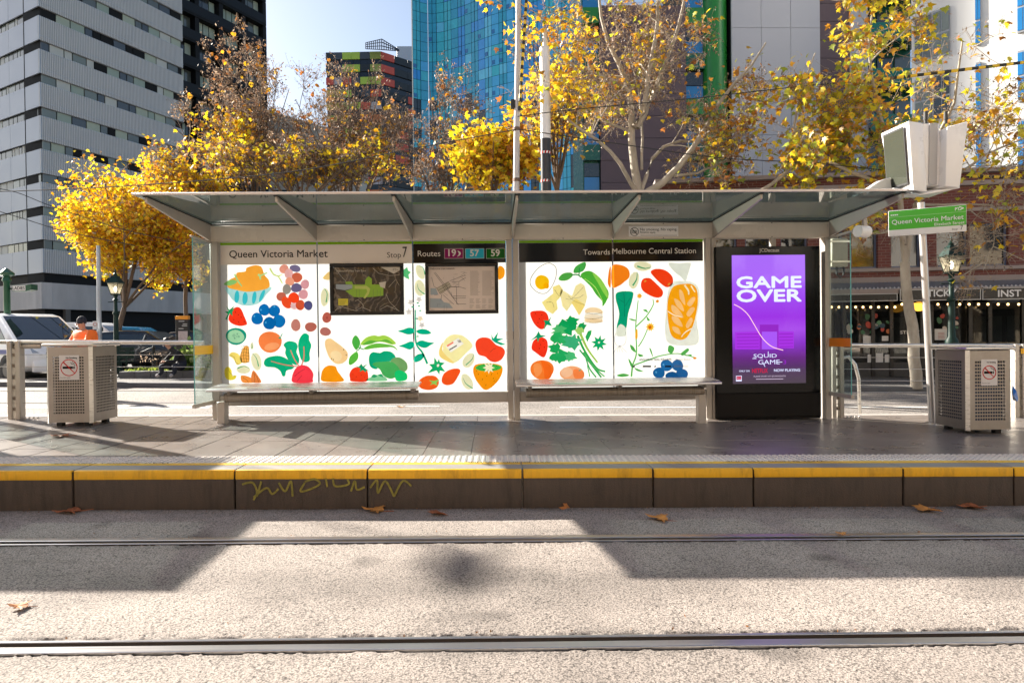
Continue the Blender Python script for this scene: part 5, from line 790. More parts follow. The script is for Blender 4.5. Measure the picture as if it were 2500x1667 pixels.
# grey slatted apartment tower
c0 = P(98, 300, 59); uR = Vector((6.2, 13.5, 0)).normalized(); uL = Vector((-6.5, 4.0, 0)).normalized()
tw = thing('apartment_tower', 'grey apartment tower wrapped in slatted silver balcony bands', 'building', (c0.x, 59, 0)); FH = 2.89
zlev = lambda y: P(98, y, 59).z
zb1 = zlev(96)                                         # underside reference of a band at the corner
ML = fmat((c0.x, c0.y, 0), (-uL.x, -uL.y)); MR = fmat((c0.x, c0.y, 0), (uR.x, uR.y)); LR, LL = 14.9, 16.0
core = MB(); core.box((0.3, .28, 0), (LR, 2.6, 42), 0, MR); core.build('core_wall', DARKW, tw)
core = MB(); core.box((-LL, .28, 0), (-.6, 2, 42), 0, ML); core.build('core_wall', DARKW, tw)
for k in range(-8, 4):
    z0 = zb1+k*FH-.0; z1 = z0+2.08
    if z0 < 5.6: continue
    # band on the left face (plain panels), right face (fins on a sheet)
    for x in range(3): quadbox(tw, 'band_panel', SILV, ML, -LL+x*LL/3+.015, -LL+(x+1)*LL/3-.015, 0, .12, z0, z1)
    s = quadbox(tw, 'balcony_band', pm('balcony_sheet', (.40, .40, .405), .5, .1, .08, .7), MR, 0, LR, .05, .12, z0+.05, z1-.05); quadbox(tw, 'band_edge', SILV, MR, 0, LR, 0, .1, z1-.05, z1); quadbox(tw, 'band_edge', SILV, MR, 0, LR, 0, .1, z0+.38, z0+.43)
    mb = MB(); n = 96
    for i in range(n): x = i*LR/n; mb.box((x, -.02, z0), (x+.055, .05, z1), 0, MR)
    f = mb.build('fins', SILVF, tw); f['kind'] = 'stuff'
    quadbox(tw, 'floor_slab', pm('slab_grey', (.25, .25, .26), .7), MR, .3, LR, .12, .28, z0-.02, z0+.1)
    rnd = random.Random(k+50); x = .25
    while x < LR-1.2:
        w = rnd.choice((.75, 1.25, 1.3, 1.35)); kind = rnd.random(); m = WIN[rnd.randrange(1, 4)] if kind < .55 else (rnd.choice(BLIND) if kind < .82 else DARKW)
        wn = quadbox(tw, 'window', m, MR, x+.05, x+w-.05, .2, .26, z1-.2, z0+FH-.02); x += w
    x = -LL+.4
    while x < -1.5:
        w = rnd.choice((.5, .8, 1.2)); quadbox(tw, 'window', WIN[rnd.randrange(2, 4)] if rnd.random() < .75 else BLIND[2], ML, x+.06, x+w-.06, .2, .26, z1-.2, z0+FH-.02); x += w
zp1, zp0 = P(80, 690, 59).z, P(80, 754, 59).z
for M, a, b in ((ML, -LL, .25), (MR, -.25, 30)):
    mb = MB(); mb.box((a, -.25, zp0), (b, .6, zp1), 0, M); mb.build('podium_band', CONC, tw)
mb = MB(); mb.box((.5, 2.2, -1), (30, 2.6, zp0), 0, MR); mb.build('ground_floor_wall', DARKW, tw)
for i in range(7): quadbox(tw, 'shop_window', WIN[i % 3], MR, 1.2+i*2.1, 2.9+i*2.1, 2.12, 2.2, .0, zp0-1.1)
mb = MB(); mb.box((-LL, 1.8, -1), (0, 2.2, zp0), 0, ML); mb.build('ground_floor_wall', pm('dark_render', (.12, .11, .10), .8), tw)  # plain dark render along the left face's ground floor
# black tower behind it
bk0 = Vector((-34.2, 73.0)); uB = Vector((6.1, 11.3)).normalized(); MBk = fmat((bk0.x, bk0.y, 0), uB); LB = 12.9
bt = thing('black_tower', 'black apartment tower with pale blinds behind the grey slatted tower', 'building', (bk0.x, bk0.y, 0)); BLK = pm('black_cladding', (.007, .007, .008), .6, 0, .15, .8, spec=.2); BLKB = pm('black_balustrade', (.004, .004, .005), .4, 0, .1, spec=.25); FH = 3.0
mb = MB(); mb.box((-.5, .9, 0), (LB, 8, 60), 0, MBk); mb.build('core_wall', BLK, bt); zk = P(445, 75, 73).z
for k in range(-7, 4):
    z = zk+k*FH; quadbox(bt, 'floor_slab', BLK, MBk, -.3, LB+.15, 0, .9, z-.28, z); quadbox(bt, 'balustrade', BLKB, MBk, -.3, LB+.12, -.03, .02, z, z+1.05); rnd = random.Random(k+9)
    for b in range(4):
        xb = .3+b*3.25; quadbox(bt, 'pier', BLK, MBk, xb+2.55, xb+3.1, .1, .9, z, z+FH-.28)
        for j in range(3):
            x = xb+j*.83; lit = rnd.random() < .45; wn = quadbox(bt, 'window', WIN[rnd.randrange(3)], MBk, x+.03, x+.8, .83, .9, z+.05, z+FH-.32)  # flag picks the windows that get a pale blind
            if lit: quadbox(bt, 'blind', BLIND[rnd.randrange(2)], MBk, x+.06, x+.77, .80, .825, z+rnd.choice((.9, 1.2, 1.5)), z+FH-.36)
# low roofs between
lb = thing('low_building', 'low pale gabled building glimpsed between the brown trees', 'building', P(760, 330, 95)); p0, p1 = P(640, 265, 95), P(860, 330, 95); mb = MB()
mb.prism([(0, -1), (0, p0.z), (p1.x-p0.x, p1.z), (p1.x-p0.x, -1)], (p0.x, 95, 0), (1, 0, 0), (0, 0, 1), (0, 12, 0)); mb.build('wall', pm('pale_render', (.40, .38, .34), .7, 0, .1, .3), lb)
for i in range(4): quadbox(lb, 'window', WIN[1], Matrix(), p0.x+1.5+i*2.8, p0.x+3.4+i*2.8, 94.9, 95.02, 20-i*1.0, 22-i*1.0)
# coloured banded tower
cb = thing('banded_tower', 'distant dark tower with lime, red and orange stepped bands', 'building', P(900, 600, 235)); Yc = 235; cc = P(930, 118, Yc); pL = P(795, 125, Yc+1)
uC = Vector((cc.x-pL.x, cc.y-pL.y, 0)).normalized(); ln = Vector((cc.x-pL.x, cc.y-pL.y)).length; MCl = fmat((pL.x, pL.y, 0), uC); MCr = fmat((cc.x, cc.y, 0), (.75, .66)); NAVY = pm('navy_glass', (.012, .018, .03), .2, 0, .1); CH = [pm('band_'+n_, c, .5, 0, .03) for n_, c in (('charcoal', (.035, .04, .05)), ('slate', (.07, .08, .10)), ('lime', (.50, .66, .08)), ('olive', (.34, .38, .08)), ('red', (.72, .10, .06)), ('orange', (.62, .18, .05)), ('dark', (.02, .025, .03)), ('yellow', (.6, .45, .05)), ('pale', (.5, .45, .48)))]
mb = MB(); mb.box((.4, .5, 0), (ln-.3, 26, cc.z-2), 0, MCl); mb.build('core_wall', NAVY, cb); mb = MB(); mb.box((.3, .5, 0), (17, 20, cc.z-2), 0, MCr); mb.build('core_wall', NAVY, cb)
rnd = random.Random(21); zt = P(850, 126, Yc).z
for k in range(15):
    z1 = zt-k*4.4-(0 if k else 0); z0 = z1-2.5; cuts = [0, .14, .30, .46, .62, .80, 1.0]; pal = [[0, 1, 2, 2, 1, 3], [0, 1, 2, 2, 6, 3], [4, 8, 4, 1, 2, 2], [7, 3, 2, 6, 1, 4], [7, 7, 3, 2, 4, 8], [3, 7, 2, 6, 4, 5]][k % 6]
    for j in range(6): quadbox(cb, 'band_panel', CH[pal[j]], MCl, ln*cuts[j], ln*cuts[j+1]-.1, 0, .5, z0, z1)
    for j in range(3): quadbox(cb, 'band_panel', CH[[4, 6, 6][(j+k//3) % 3] if k < 9 else 6], MCr, j*5.6, j*5.6+5.5, 0, .5, z0, z1)
    for j in range(8): quadbox(cb, 'window', NAVY, MCl, ln*j/8+.2, ln*(j+1)/8-.2, .35, .5, z0-1.8, z0-.1)
tb0, tb1 = P(893, 105, Yc), P(975, 128, Yc); mb = MB()
pts = [P(893, 120, Yc-2), P(932, 122, Yc-4), P(974, 125, Yc+8)]; tops = [P(893, 105, Yc-2), P(932, 96, Yc-4), P(974, 122, Yc+8)]
for i in range(2):
    for k in range(9): a, b = pts[i].lerp(pts[i+1], k/8), tops[i].lerp(tops[i+1], k/8); mb.tube([a, b], .16, 4)
    for t in (0, .35, .7, 1): mb.tube([pts[i].lerp(tops[i], t), pts[i+1].lerp(tops[i+1], t)], .16, 4)
mb.build('roof_screen', NAVY, cb)
wt = thing('white_roof_block', 'small pale rooftop block between the banded and the blue tower', 'building', P(990, 600, 260)); a, b = P(975, 700, 260), P(1016, 112, 260); mb = MB(); mb.box((a.x, 260, 0), (b.x, 268, b.z)); mb.build('wall', pm('pale_block', (.60, .60, .63), .5), wt, bev=.6, seg=2)
# blue curved glass tower
bl = thing('blue_glass_tower', 'tall curved curtain wall tower of blue and teal glass', 'building', P(1220, 700, 195)); NC = 23; plan = [(1012, 205), (1045, 207.5), (1080, 207), (1130, 203), (1200, 196), (1280, 190), (1360, 184), (1432, 178)]
def planpt(t): 
    q = t*(len(plan)-1); i = min(int(q), len(plan)-2); f = q-i; p = P(plan[i][0]+(plan[i+1][0]-plan[i][0])*f, 400, plan[i][1]+(plan[i+1][1]-plan[i][1])*f); return Vector((p.x, p.y, 0))
dx_ = np.cumsum([0]+[(planpt(min(1, (i+1)/400))-planpt(i/400)).length for i in range(400)])
def arc(s): t = np.interp(s*dx_[-1], dx_, np.arange(401)/400); return planpt(float(t))
cols = [arc(i/NC) for i in range(NC+1)]; TEAL = [gl_dark('blue_glass_%d' % i, c, .12) for i, c in enumerate(((.03, .34, .80), (.06, .48, .90), (.02, .40, .60), (.04, .54, .66), (.12, .60, .92), (.015, .18, .45)))]; MULL = pm('mullion_dark', (.008, .03, .05), .8, 0, 0, spec=.1)
back = MB(); zTop = P(1200, -60, 190).z+8
for i in range(NC): a, b = cols[i], cols[i+1]; n = Vector((-(b-a).y, (b-a).x, 0)).normalized(); back.hexa([a+n*.25, b+n*.25, b+n*.9, a+n*.9]+[p+Vector((0, 0, zTop)) for p in (a+n*.25, b+n*.25, b+n*.9, a+n*.9)])
back.build('core_wall', MULL, bl); RH = 3.0; z_start = P(1200, 310, 195).z; ncol = [random.Random(40+i).choice((0, 0, 1, 1, 2, 2, 3, 4)) for i in range(NC)]; ncol[:4] = [3, 2, 2, 3]; cellmesh = {}
def pane(i, z0, z1, m, depth=.0, sub=0, nsub=1):
    a, b = cols[i], cols[i+1]; u = (b-a); L = u.length; n = Vector((-u.y, u.x, 0)).normalized(); w = L/nsub; M = fmat((a.x, a.y, 0), (u.x, u.y)); return M, sub*w+.07, (sub+1)*w-.07
low = MB(); nrow = int((zTop-z_start)/RH); cnt = 0
for i in range(NC):
    for r in range(-int(z_start/RH), nrow):
        z0 = z_start+r*RH+.08; z1 = z0+RH-.12; rr = random.Random(i*97+r); m = ncol[i] if rr.random() < .72 else rr.choice((0, 1, 2, 3, 4)); M, xa, xb = pane(i, z0, z1, m)
        dark = (r < 4 and ((i*5+r*0) % 7 in (0, 3)) and rr.random() < .7)
        if r >= -1 and cnt < 300 and z0 < P(1200, -10, 195).z:
            cnt += 1; p = quadbox(bl, 'pane', WIN[0] if dark else TEAL[m], M, xa, xb, .19 if not dark else .22, .26, z0, z1)
            if rr.random() < .16 and not dark: quadbox(bl, 'vent_sash', TEAL[5], M, xa+.1, xa+(xb-xa)*.42, .1, .19, z0+.4, z0+1.6)
        else: low.box((xa, .19 if not dark else .22, z0), (xb, .26, z1), 4 if dark else m % 4, M)
lo_ = low.build('lower_panes', TEAL[:4]+[WIN[0]], bl); lo_['kind'] = 'stuff'
for i in range(NC):                                     # thin vertical fins split some columns
    if i % 2: continue
    M, xa, xb = pane(i, 0, 0, 0); quadbox(bl, 'fin', MULL, M, (xa+xb)/2-.05, (xa+xb)/2+.05, .12, .2, 0, zTop)
# maroon, green and white apartment blocks
Ym = 45; ap = thing('apartment_block', 'maroon, green and white clad apartment block behind the white barked tree', 'building', P(1700, 700, Ym)); MAR = pm('maroon_cladding', (.105, .065, .075), .55, 0, .1, .8); GRN = pm('green_cladding', (.02, .20, .03), .3, 0, .05, .5); GRD = pm('dark_green_panel', (.01, .10, .06), .25, 0, .1); WHC = pm('white_cladding', (.42, .42, .46), .5, 0, .04, .4)
zM = P(1560, 14, Ym).z
def span(x0, x1): return P(x0, 300, Ym).x, P(x1, 300, Ym).x
def courses(name, m, x0, x1, ztop, h, dy, zlow=0.):
    a, b = span(x0, x1); z = ztop
    while z > zlow: quadbox(ap, name, m, Matrix(), a, b, Ym+dy, Ym+dy+.12, max(z-h+.03, zlow), z); z -= h
a, b = span(1466, 1676); mb = MB(); mb.box((a, Ym+.1, 0), (b, Ym+9, zM-.1)); mb.build('core_wall', DARKW, ap)
sl0 = (P(1466, 35, Ym).z, P(1590, 8, Ym).z); courses('cladding_board', MAR, 1466, 1676, zM, 1.5, 0)
for x0, x1, kind in ((1425, 1466, 'G'), (1677, 1724, 'W'), (1722, 1780, 'C')):
    a, b = span(x0, x1); mb = MB(); mb.box((a, Ym+.5, 0), (b, Ym+6, 27)); mb.build('core_wall', GRD if kind != 'W' else DARKW, ap)
    if kind == 'C':
        mb = MB(); mb.tube([((a+b)/2, Ym+.4, 0), ((a+b)/2, Ym+.4, 27)], (b-a)/2, 24); mb.build('green_column', GRN, ap, smooth=True)
    else:
        z = .5; k = 0
        while z < 26:
            quadbox(ap, 'spandrel', GRN if k % 2 else GRD, Matrix(), a+.02, b-.02, Ym+.1, Ym+.5, z, z+1.05); quadbox(ap, 'window', TEAL[5], Matrix(), a+.06, b-.06, Ym+.38, Ym+.49, z+1.1, z+2.0); quadbox(ap, 'window', WIN[0], Matrix(), a+.06, b-.06, Ym+.38, Ym+.49, z+2.05, z+2.95); z += 3.1; k += 1
xs_ = [1781, 1853, 1924, 1995]
a, b = span(1781, 1995); mb = MB(); mb.box((a, Ym-.35, 0), (b, Ym+8, 26)); mb.build('core_wall', DARKW, ap)
for i in range(3):
    a, b = span(xs_[i], xs_[i+1]); z = 0
    while z < 26: quadbox(ap, 'wall_panel', WHC, Matrix(), a+.012, b-.012, Ym-.5, Ym-.36, z+.012, z+3.6-.012); z += 3.6
a, b = span(1996, 2074); mb = MB(); mb.box((a, Ym+.1, 0), (b, Ym+8, 26)); mb.build('core_wall', DARKW, ap); courses('cladding_board', MAR, 1996, 2074, 26, 1.25, 0)
a, b = span(2075, 2118); mb = MB(); mb.box((a, Ym-.1, 0), (b, Ym+8, 26)); mb.build('pale_strip', WHC, ap)
a, b = span(2118, 2250); mb = MB(); mb.box((a, Ym+1.2, 0), (b, Ym+8, 26)); mb.build('recess_wall', GRD, ap)
z = 2.2
while z < 25:
    quadbox(ap, 'balcony_slab', GRD, Matrix(), a, b, Ym-.4, Ym+1.2, z, z+.22); quadbox(ap, 'balcony_glass', pm('green_balustrade', (.01, .16, .10), .1, 0, .1), Matrix(), a, b, Ym-.45, Ym-.4, z+.2, z+1.2)
    for j in range(3): w = (b-a)/3; quadbox(ap, 'window', WIN[j % 3], Matrix(), a+j*w+.1, a+(j+1)*w-.1, Ym+1.1, Ym+1.19, z+.3, z+2.6)
    z += 3.1
# sunlit white building at the right
q0 = P(2228, 500, 33); uW = Vector((.60, -.80)); MW = fmat((q0.x, q0.y, 0), uW); wb = thing('white_building', 'bright sunlit white building with tall window strips at the right edge', 'building', (q0.x, q0.y, 0)); WSUN = pm('sunlit_white_render', (.72, .71, .69), .7, 0, .03, .5)
mb = MB(); mb.box((0, 0, 0), (9, 5, 32), 0, MW); mb.build('wall', WSUN, wb); FR = pm('grey_frame', (.33, .34, .36), .4, .2, 0)
for (xa, xb, nx) in ((.12, 1.75, 2), (2.75, 3.0, 1), (4.35, 4.85, 1)):
    z = 2.
    while z < 30:
        for j in range(nx):
            w = (xb-xa)/nx; fr_ = quadbox(wb, 'window_frame', FR, MW, xa+j*w+.04, xa+(j+1)*w-.04, -.08, .01, z, z+2.3)
            for a_, b_, c_, d_ in ((.10, .48, .1, 1.1), (.54, .92, .1, 1.1), (.10, .48, 1.2, 2.2), (.54, .92, 1.2, 2.2)): quadbox(fr_, 'pane', TEAL[5] if nx == 1 else WIN[(j+int(z)) % 4], MW, xa+j*w+a_*w, xa+j*w+b_*w, -.10, -.081, z+c_, z+d_)
        z += 3.1
# ---------------------------------------------------------------- brick shop
def brickmat():
    m, t, o = newmat('red_brick'); b = nn(t, 'ShaderNodeBsdfPrincipled', Roughness=.8); g = t.nodes.new('ShaderNodeTexCoord'); mp = t.nodes.new('ShaderNodeMapping'); mp.inputs['Rotation'].default_value = (R(90), 0, 0)
    gp = t.nodes.new('ShaderNodeNewGeometry'); t.links.new(gp.outputs['Position'], mp.inputs[0]); bt_ = nn(t, 'ShaderNodeTexBrick', Scale=1.0); bt_.inputs['Brick Width'].default_value = .24; bt_.inputs['Row Height'].default_value = .083; bt_.inputs['Mortar Size'].default_value = .008
    bt_.inputs['Color1'].default_value = (.17, .045, .035, 1); bt_.inputs['Color2'].default_value = (.11, .03, .027, 1); bt_.inputs['Mortar'].default_value = (.20, .14, .12, 1); t.links.new(mp.outputs[0], bt_.inputs[0])
    n = noise(t, 2, 5, .6); c = mixc(t, n.outputs['Fac'], bt_.outputs[0], (.22, .07, .05), 'MIX'); mm = [x for x in t.nodes if x.bl_idname == 'ShaderNodeMix'][-1]; f = nn(t, 'ShaderNodeMath', operation='MULTIPLY'); f.inputs[1].default_value = .35; t.links.new(n.outputs['Fac'], f.inputs[0]); t.links.new(f.outputs[0], mm.inputs[0])
    t.links.new(c, b.inputs['Base Color']); bp = nn(t, 'ShaderNodeBump', Strength=.5, Distance=.01); t.links.new(bt_.outputs['Fac'], bp.inputs['Height']); bp.invert = True; t.links.new(bp.outputs[0], b.inputs['Normal']); t.links.new(b.outputs[0], o.inputs[0]); return m
BRICK = brickmat(); STONE = pm('stone_band', (.30, .25, .23), .7, 0, .1, 2); al = R(8); uS = Vector((math.cos(al), -math.sin(al))); oS = Vector((11.0, 19.2))-uS*7.0; MS = fmat((oS.x, oS.y, gz(11, -.165)), uS); gS = gz(11, -.165)
def fx(px, py=700):                                   # photo column -> distance along the shop front
    d = ray(px, py); n = Vector((-uS.y, uS.x)); t = (oS.dot(n))/(d.x*n.x+d.y*n.y); p = Vector((d.x*t, d.y*t)); return (p-oS).dot(uS)
def fz(px, py): d = ray(px, py); n = Vector((-uS.y, uS.x)); t = (oS.dot(n))/(d.x*n.x+d.y*n.y); return CAMZ+d.z*t-gS
sh = thing('brick_shop', 'two storey red brick shop with corrugated awning and black signs', 'building', (oS.x, oS.y, gS)); L0, L1 = fx(1600), 17.0
wins = [(1640, 1700), (1728, 1800), (1820, 1885), (1907, 1973), (2000, 2060), (2080, 2144), (2176, 2250), (2287, 2365), (2368, 2463), (2500, 2580)]
zw0, zw1, ztop = fz(2150, 650), fz(2150, 552), fz(2200, 430); zs0 = fz(2150, 677)
xcur = L0; wl = [(fx(a), fx(b)) for a, b in wins]
quadbox(sh, 'brick_wall', BRICK, MS, L0, L1, 0, .4, zs0, zw0-.06); quadbox(sh, 'brick_wall', BRICK, MS, L0, L1, 0, .4, zw1, ztop)
for (a, b) in wl+[(L1, L1)]:
    if a > xcur: quadbox(sh, 'brick_pier', BRICK, MS, xcur, a, 0, .4, zw0-.06, zw1)
    xcur = b
quadbox(sh, 'stone_sill_band', STONE, MS, L0, L1, -.08, .05, zw0-.16, zw0-.06); quadbox(sh, 'stone_band', STONE, MS, L0, L1, -.05, .02, zs0-.30, zs0); quadbox(sh, 'cornice', STONE, MS, L0, L1, -.22, .4, ztop, ztop+.12); quadbox(sh, 'cornice', STONE, MS, L0, L1, -.12, .4, ztop-.35, ztop-.22); quadbox(sh, 'string_course', STONE, MS, L0, L1, -.06, .02, zw1+.35, zw1+.45)
def wglass(name, c): return glass(name, c, .03, 1.5, 0, refl=2.2)
WG = pm('upper_window_glass', (.012, .014, .018), .04, 0, 0, spec=1.0); FRB = pm('blue_grey_frame', (.10, .13, .22), .4, 0, .05)
for (a, b) in wl:
    g_ = quadbox(sh, 'window', WG, MS, a+.05, b-.05, .16, .2, zw0, zw1-.05)
    for x0, x1, z0, z1 in ((a, a+.05, zw0-.06, zw1), (b-.05, b, zw0-.06, zw1), (a+.05, b-.05, zw0-.06, zw0), (a+.05, b-.05, zw1-.05, zw1)): quadbox(g_, 'frame', FRB, MS, x0, x1, .12, .22, z0, z1)
    quadbox(g_, 'blind', pm('window_blind', (.30, .30, .32), .7, 0, .3, 9, stretch=(1, 1, 20)), MS, a+.08, b-.08, .22, .24, zw0+.02+(b-a)*.3*random.random(), zw1-.06)
quadbox(sh, 'back_wall', DARKW, MS, L0, L1, 3.5, 4.0, 0, ztop-.2); quadbox(sh, 'first_floor', DARKW, MS, L0, L1, .05, 3.5, zs0-.3, zs0-.05); quadbox(sh, 'roof', DARKW, MS, L0, L1, .3, 4, ztop-.25, ztop-.15)
# corrugated awning, fascia, signs
za0, za1 = fz(2150, 709), fz(2150, 690); CORR = pm('corrugated_iron', (.30, .32, .37), .4, .5, .08, 2); mb = MB(); n = 150
for i in range(n):
    x = L0+(L1-L0)*i/n; w = (L1-L0)/n; mb.hexa([MS@Vector(p) for p in ((x, -1.15, za0-.02), (x+w*.55, -1.15, za0-.02), (x+w*.55, 0, za1-.02), (x, 0, za1-.02), (x+w*.12, -1.15, za0+.02), (x+w*.42, -1.15, za0+.02), (x+w*.42, 0, za1+.02), (x+w*.12, 0, za1+.02))])
mb.hexa([MS@Vector(p) for p in ((L0, -1.13, za0-.03), (L1, -1.13, za0-.03), (L1, 0, za1-.03), (L0, 0, za1-.03), (L0, -1.13, za0-.015), (L1, -1.13, za0-.015), (L1, 0, za1-.015), (L0, 0, za1-.015))]); aw = mb.build('awning', CORR, sh); quadbox(aw, 'awning_fascia', STONE, MS, L0, L1, -1.16, -1.1, za0-.16, za0-.03); quadbox(aw, 'soffit', DARKW, MS, L0, L1, -1.08, 0, za0-.12, za0-.08)
def signboard(px0, px1, s, tx0, tx1):
    ysg = -1.25; a, b = fx(px0)*.945, 0
    return
def fxy(px, py, yy):                                  # same, on a plane yy metres in front of the wall
    d = ray(px, py); n = Vector((-uS.y, uS.x)); t = (oS.dot(n)+yy)/(d.x*n.x+d.y*n.y); p = Vector((d.x*t, d.y*t)); return (p-oS).dot(uS), CAMZ+d.z*t-gS
SGN = pm('sign_black', (.010, .010, .011), .3, 0, .05); TRIM = pm('sign_trim', (.45, .45, .45), .4, .2, 0)
for px0, px1, y0, y1, s, t0, t1 in ((2196, 2393, 735, 704, 'STICKY', 2252, 2335), (2397, 2560, 732, 700, 'INST', 2437, 2493), (1990, 2190, 738, 716, '', 0, 0)):
    xa, z0 = fxy(px0, y0, -1.2); xb, z1 = fxy(px1, y1, -1.2); sg = quadbox(sh, 'sign_board', SGN, MS, xa, xb, -1.22, -1.17, z0, z1)
    for q in ((xa, xb, z0, z0+.02), (xa, xb, z1-.02, z1), (xa, xa+.02, z0+.02, z1-.02), (xb-.02, xb, z0+.02, z1-.02)): quadbox(sg, 'sign_trim', TRIM, MS, q[0], q[1], -1.235, -1.221, q[2], q[3])
    if s:
        ta, tz = fxy(t0, 724.5, -1.23); tb_, _ = fxy(t1, 724.5, -1.23); text_mesh('lettering', s, MS@Vector((ta, -1.23, tz)), (uS.x, uS.y, 0), (0, 0, 1), tb_-ta, pm('sign_letter', (.75, .75, .75), .5, 0, 0), sg, h=.18, bold=.02)
# shop front
zf = fz(2150, 755); piers = [1990, 2062, 2132, 2177, 2252, 2275, 2370, 2418, 2500, 2580]; SHG = glass('shop_glass', (.55, .58, .58), .02, 1.5, 0, refl=1.0)
for i, px in enumerate(piers): x = fx(px, 800); quadbox(sh, 'door_post', SGN, MS, x-.05, x+.05, 0, .12, 0, za0)
posters = [pm('display_%d' % i, c, .6, 0, .5, 3) for i, c in enumerate(((.03, .033, .03), (.06, .05, .04), (.015, .018, .018), (.07, .07, .06)))]
for i in range(len(piers)-1):
    a, b = fx(piers[i], 800)+.05, fx(piers[i+1], 800)-.05; g_ = quadbox(sh, 'shop_window', SHG, MS, a, b, .05, .07, .42, za0-.1); quadbox(sh, 'stall_riser', pm('riser_black', (.03, .03, .032), .5, 0, .3, 14), MS, a, b, .03, .09, 0, .42)
    quadbox(sh, 'display_back', posters[i % 4], MS, a+.02, b-.02, .9, .95, .5, 1.75)
rs = random.Random(12); FRC = [pm('decal_'+str(i), c, .6, 0, .1) for i, c in enumerate(((.45, .06, .04), (.55, .17, .06), (.05, .16, .08), (.10, .28, .16), (.02, .06, .10), (.55, .50, .45)))]
for px0, px1 in ((2070, 2128), (2136, 2172), (2280, 2362)):
    for k in range(9):
        cx, cy = rs.uniform(px0, px1), rs.uniform(770, 812); r_ = rs.uniform(3, 9); f = lambda x, y, kk=0: MS@Vector((fxy(x, y, .045)[0], .045-.001*(k % 5), fxy(x, y, .045)[1])); decal('window_decal', FRC[rs.randrange(6)], sh, ell(cx, cy, r_, r_*rs.uniform(.6, 1.1), rs.uniform(0, 90), 10, .15), f)
PAPR = pm('white_paper', (.6, .6, .6), .6, 0, .05)
for px0, py0, px1, py1 in ((2107, 820, 2128, 842), (2153, 820, 2169, 832), (2282, 803, 2312, 830), (2118, 865, 2134, 886), (2138, 862, 2156, 886), (2160, 865, 2172, 886)): f = lambda x, y, kk=0: MS@Vector((fxy(x, y, .04)[0], .04, fxy(x, y, .04)[1])); decal('paper_notice', PAPR, sh, [(px0, py1), (px1, py1), (px1, py0), (px0, py0)], f)
for k in range(5): decal('notice_text', pm('notice_red', (.4, .12, .08), .6, 0, 0), sh, [(2290, 812+k*3.4), (2306, 811.6+k*3.4), (2306, 812.8+k*3.4), (2290, 813.2+k*3.4)], lambda x, y, kk=0: MS@Vector((fxy(x, y, .037)[0], .037, fxy(x, y, .037)[1])))
ta, tz = fxy(2198, 815, .035); text_mesh('lettering', 'STICKY', MS@Vector((ta, .035, tz)), (uS.x, uS.y, 0), (0, 0, 1), fxy(2245, 815, .035)[0]-ta, PAPR, sh, h=.09, bold=.02)
fl = thing('string_lights', 'row of small warm bulbs strung under the shop awning', 'lights', MS@Vector((fx(2150), -1, zf))); BULB = emit('warm_bulb', (1, .62, .25), 1.6); bm_ = MB(); bm_.lathe([(.012, -.03), (.03, -.01), (.03, .015), (.012, .035)], (0, 0, 0), 8); b0 = None; cbl = []
for i, px in enumerate((2030, 2048, 2068, 2089, 2107, 2126, 2145, 2165, 2185, 2202, 2343, 2366, 2389, 2412, 2437, 2461, 2487, 2225, 2255, 2290, 2315)):
    x, z = fxy(px, 750 if px < 2195 else 743, -.95); p = MS@Vector((x, -.95, z)); cbl.append(p)
    if b0 is None: b0 = bm_.build('bulb', BULB, fl, smooth=True, M=Matrix.Translation(p))
    else: link(bpy.data.objects.new('bulb', b0.data), fl, Matrix.Translation(p))
cbl.sort(key=lambda p: p.x); mb = MB(); mb.tube([p+Vector((0, 0, .045)) for p in cbl], .008, 4); mb.build('flex', BLACKM, fl)
lamp_p = fxy(2243, 748, -.6); lt = thing('round_lamp', 'round amber lamp glowing under the shop awning', 'lamp', MS@Vector((lamp_p[0], -.6, lamp_p[1]))); mb = MB(); mb.lathe([(.05, .12), (.15, .10), (.19, 0), (.15, -.09), (.05, -.13)], MS@Vector((lamp_p[0], -.6, lamp_p[1])), 14); mb.build('globe', emit('amber_globe', (1, .45, .05), .8), lt, smooth=True); quadbox(lt, 'stem', BLACKM, MS, lamp_p[0]-.01, lamp_p[0]+.01, -.61, -.59, lamp_p[1]+.1, za0-.1)

# ---------------------------------------------------------------- far side of the street, behind the camera
OPP = [('cream rendered terrace', (.68, .60, .50), -40, 16, 15), ('pale brick warehouse', (.55, .42, .33), -23, 15, 18), ('sandstone bank', (.68, .60, .50), -7.5, 17, 16), ('white corner hotel', (.76, .72, .66), 10, 15, 19), ('ochre painted shop', (.64, .52, .38), 25.5, 18, 14)]
for i, (lab, c, x0, w, h) in enumerate(OPP):
    Yo = -13; ob_ = thing('shop_building', lab+' across the street behind the viewer', 'building', (x0+w/2, Yo, -.4)); m = pm('opposite_wall_%d' % i, c, .8, 0, .1, 1.5); mb = MB(); mb.box((x0, Yo-6, -.6), (x0+w, Yo, h)); mb.build('wall', m, ob_); mb = MB(); mb.box((x0-.1, Yo-.1, h-.4), (x0+w+.1, Yo+.35, h)); mb.build('cornice', STONE, ob_)
    n = int(w//2.6); z = 3.6
    while z < h-2: 
        for k in range(n): xk = x0+.6+k*(w-1.2)/n; quadbox(ob_, 'window', WIN[(k+i) % 3], Matrix(), xk+.5, xk+1.7, Yo, Yo+.06, z, z+1.7)
        z += 3.1
    mb = MB(); mb.box((x0, Yo, 2.9), (x0+w, Yo+2.2, 3.05)); mb.build('verandah', CORR, ob_)
    for k in range(n): xk = x0+.6+k*(w-1.2)/n; quadbox(ob_, 'shop_window', WIN[k % 2], Matrix(), xk+.2, xk+2.2, Yo, Yo+.06, .2, 2.5)
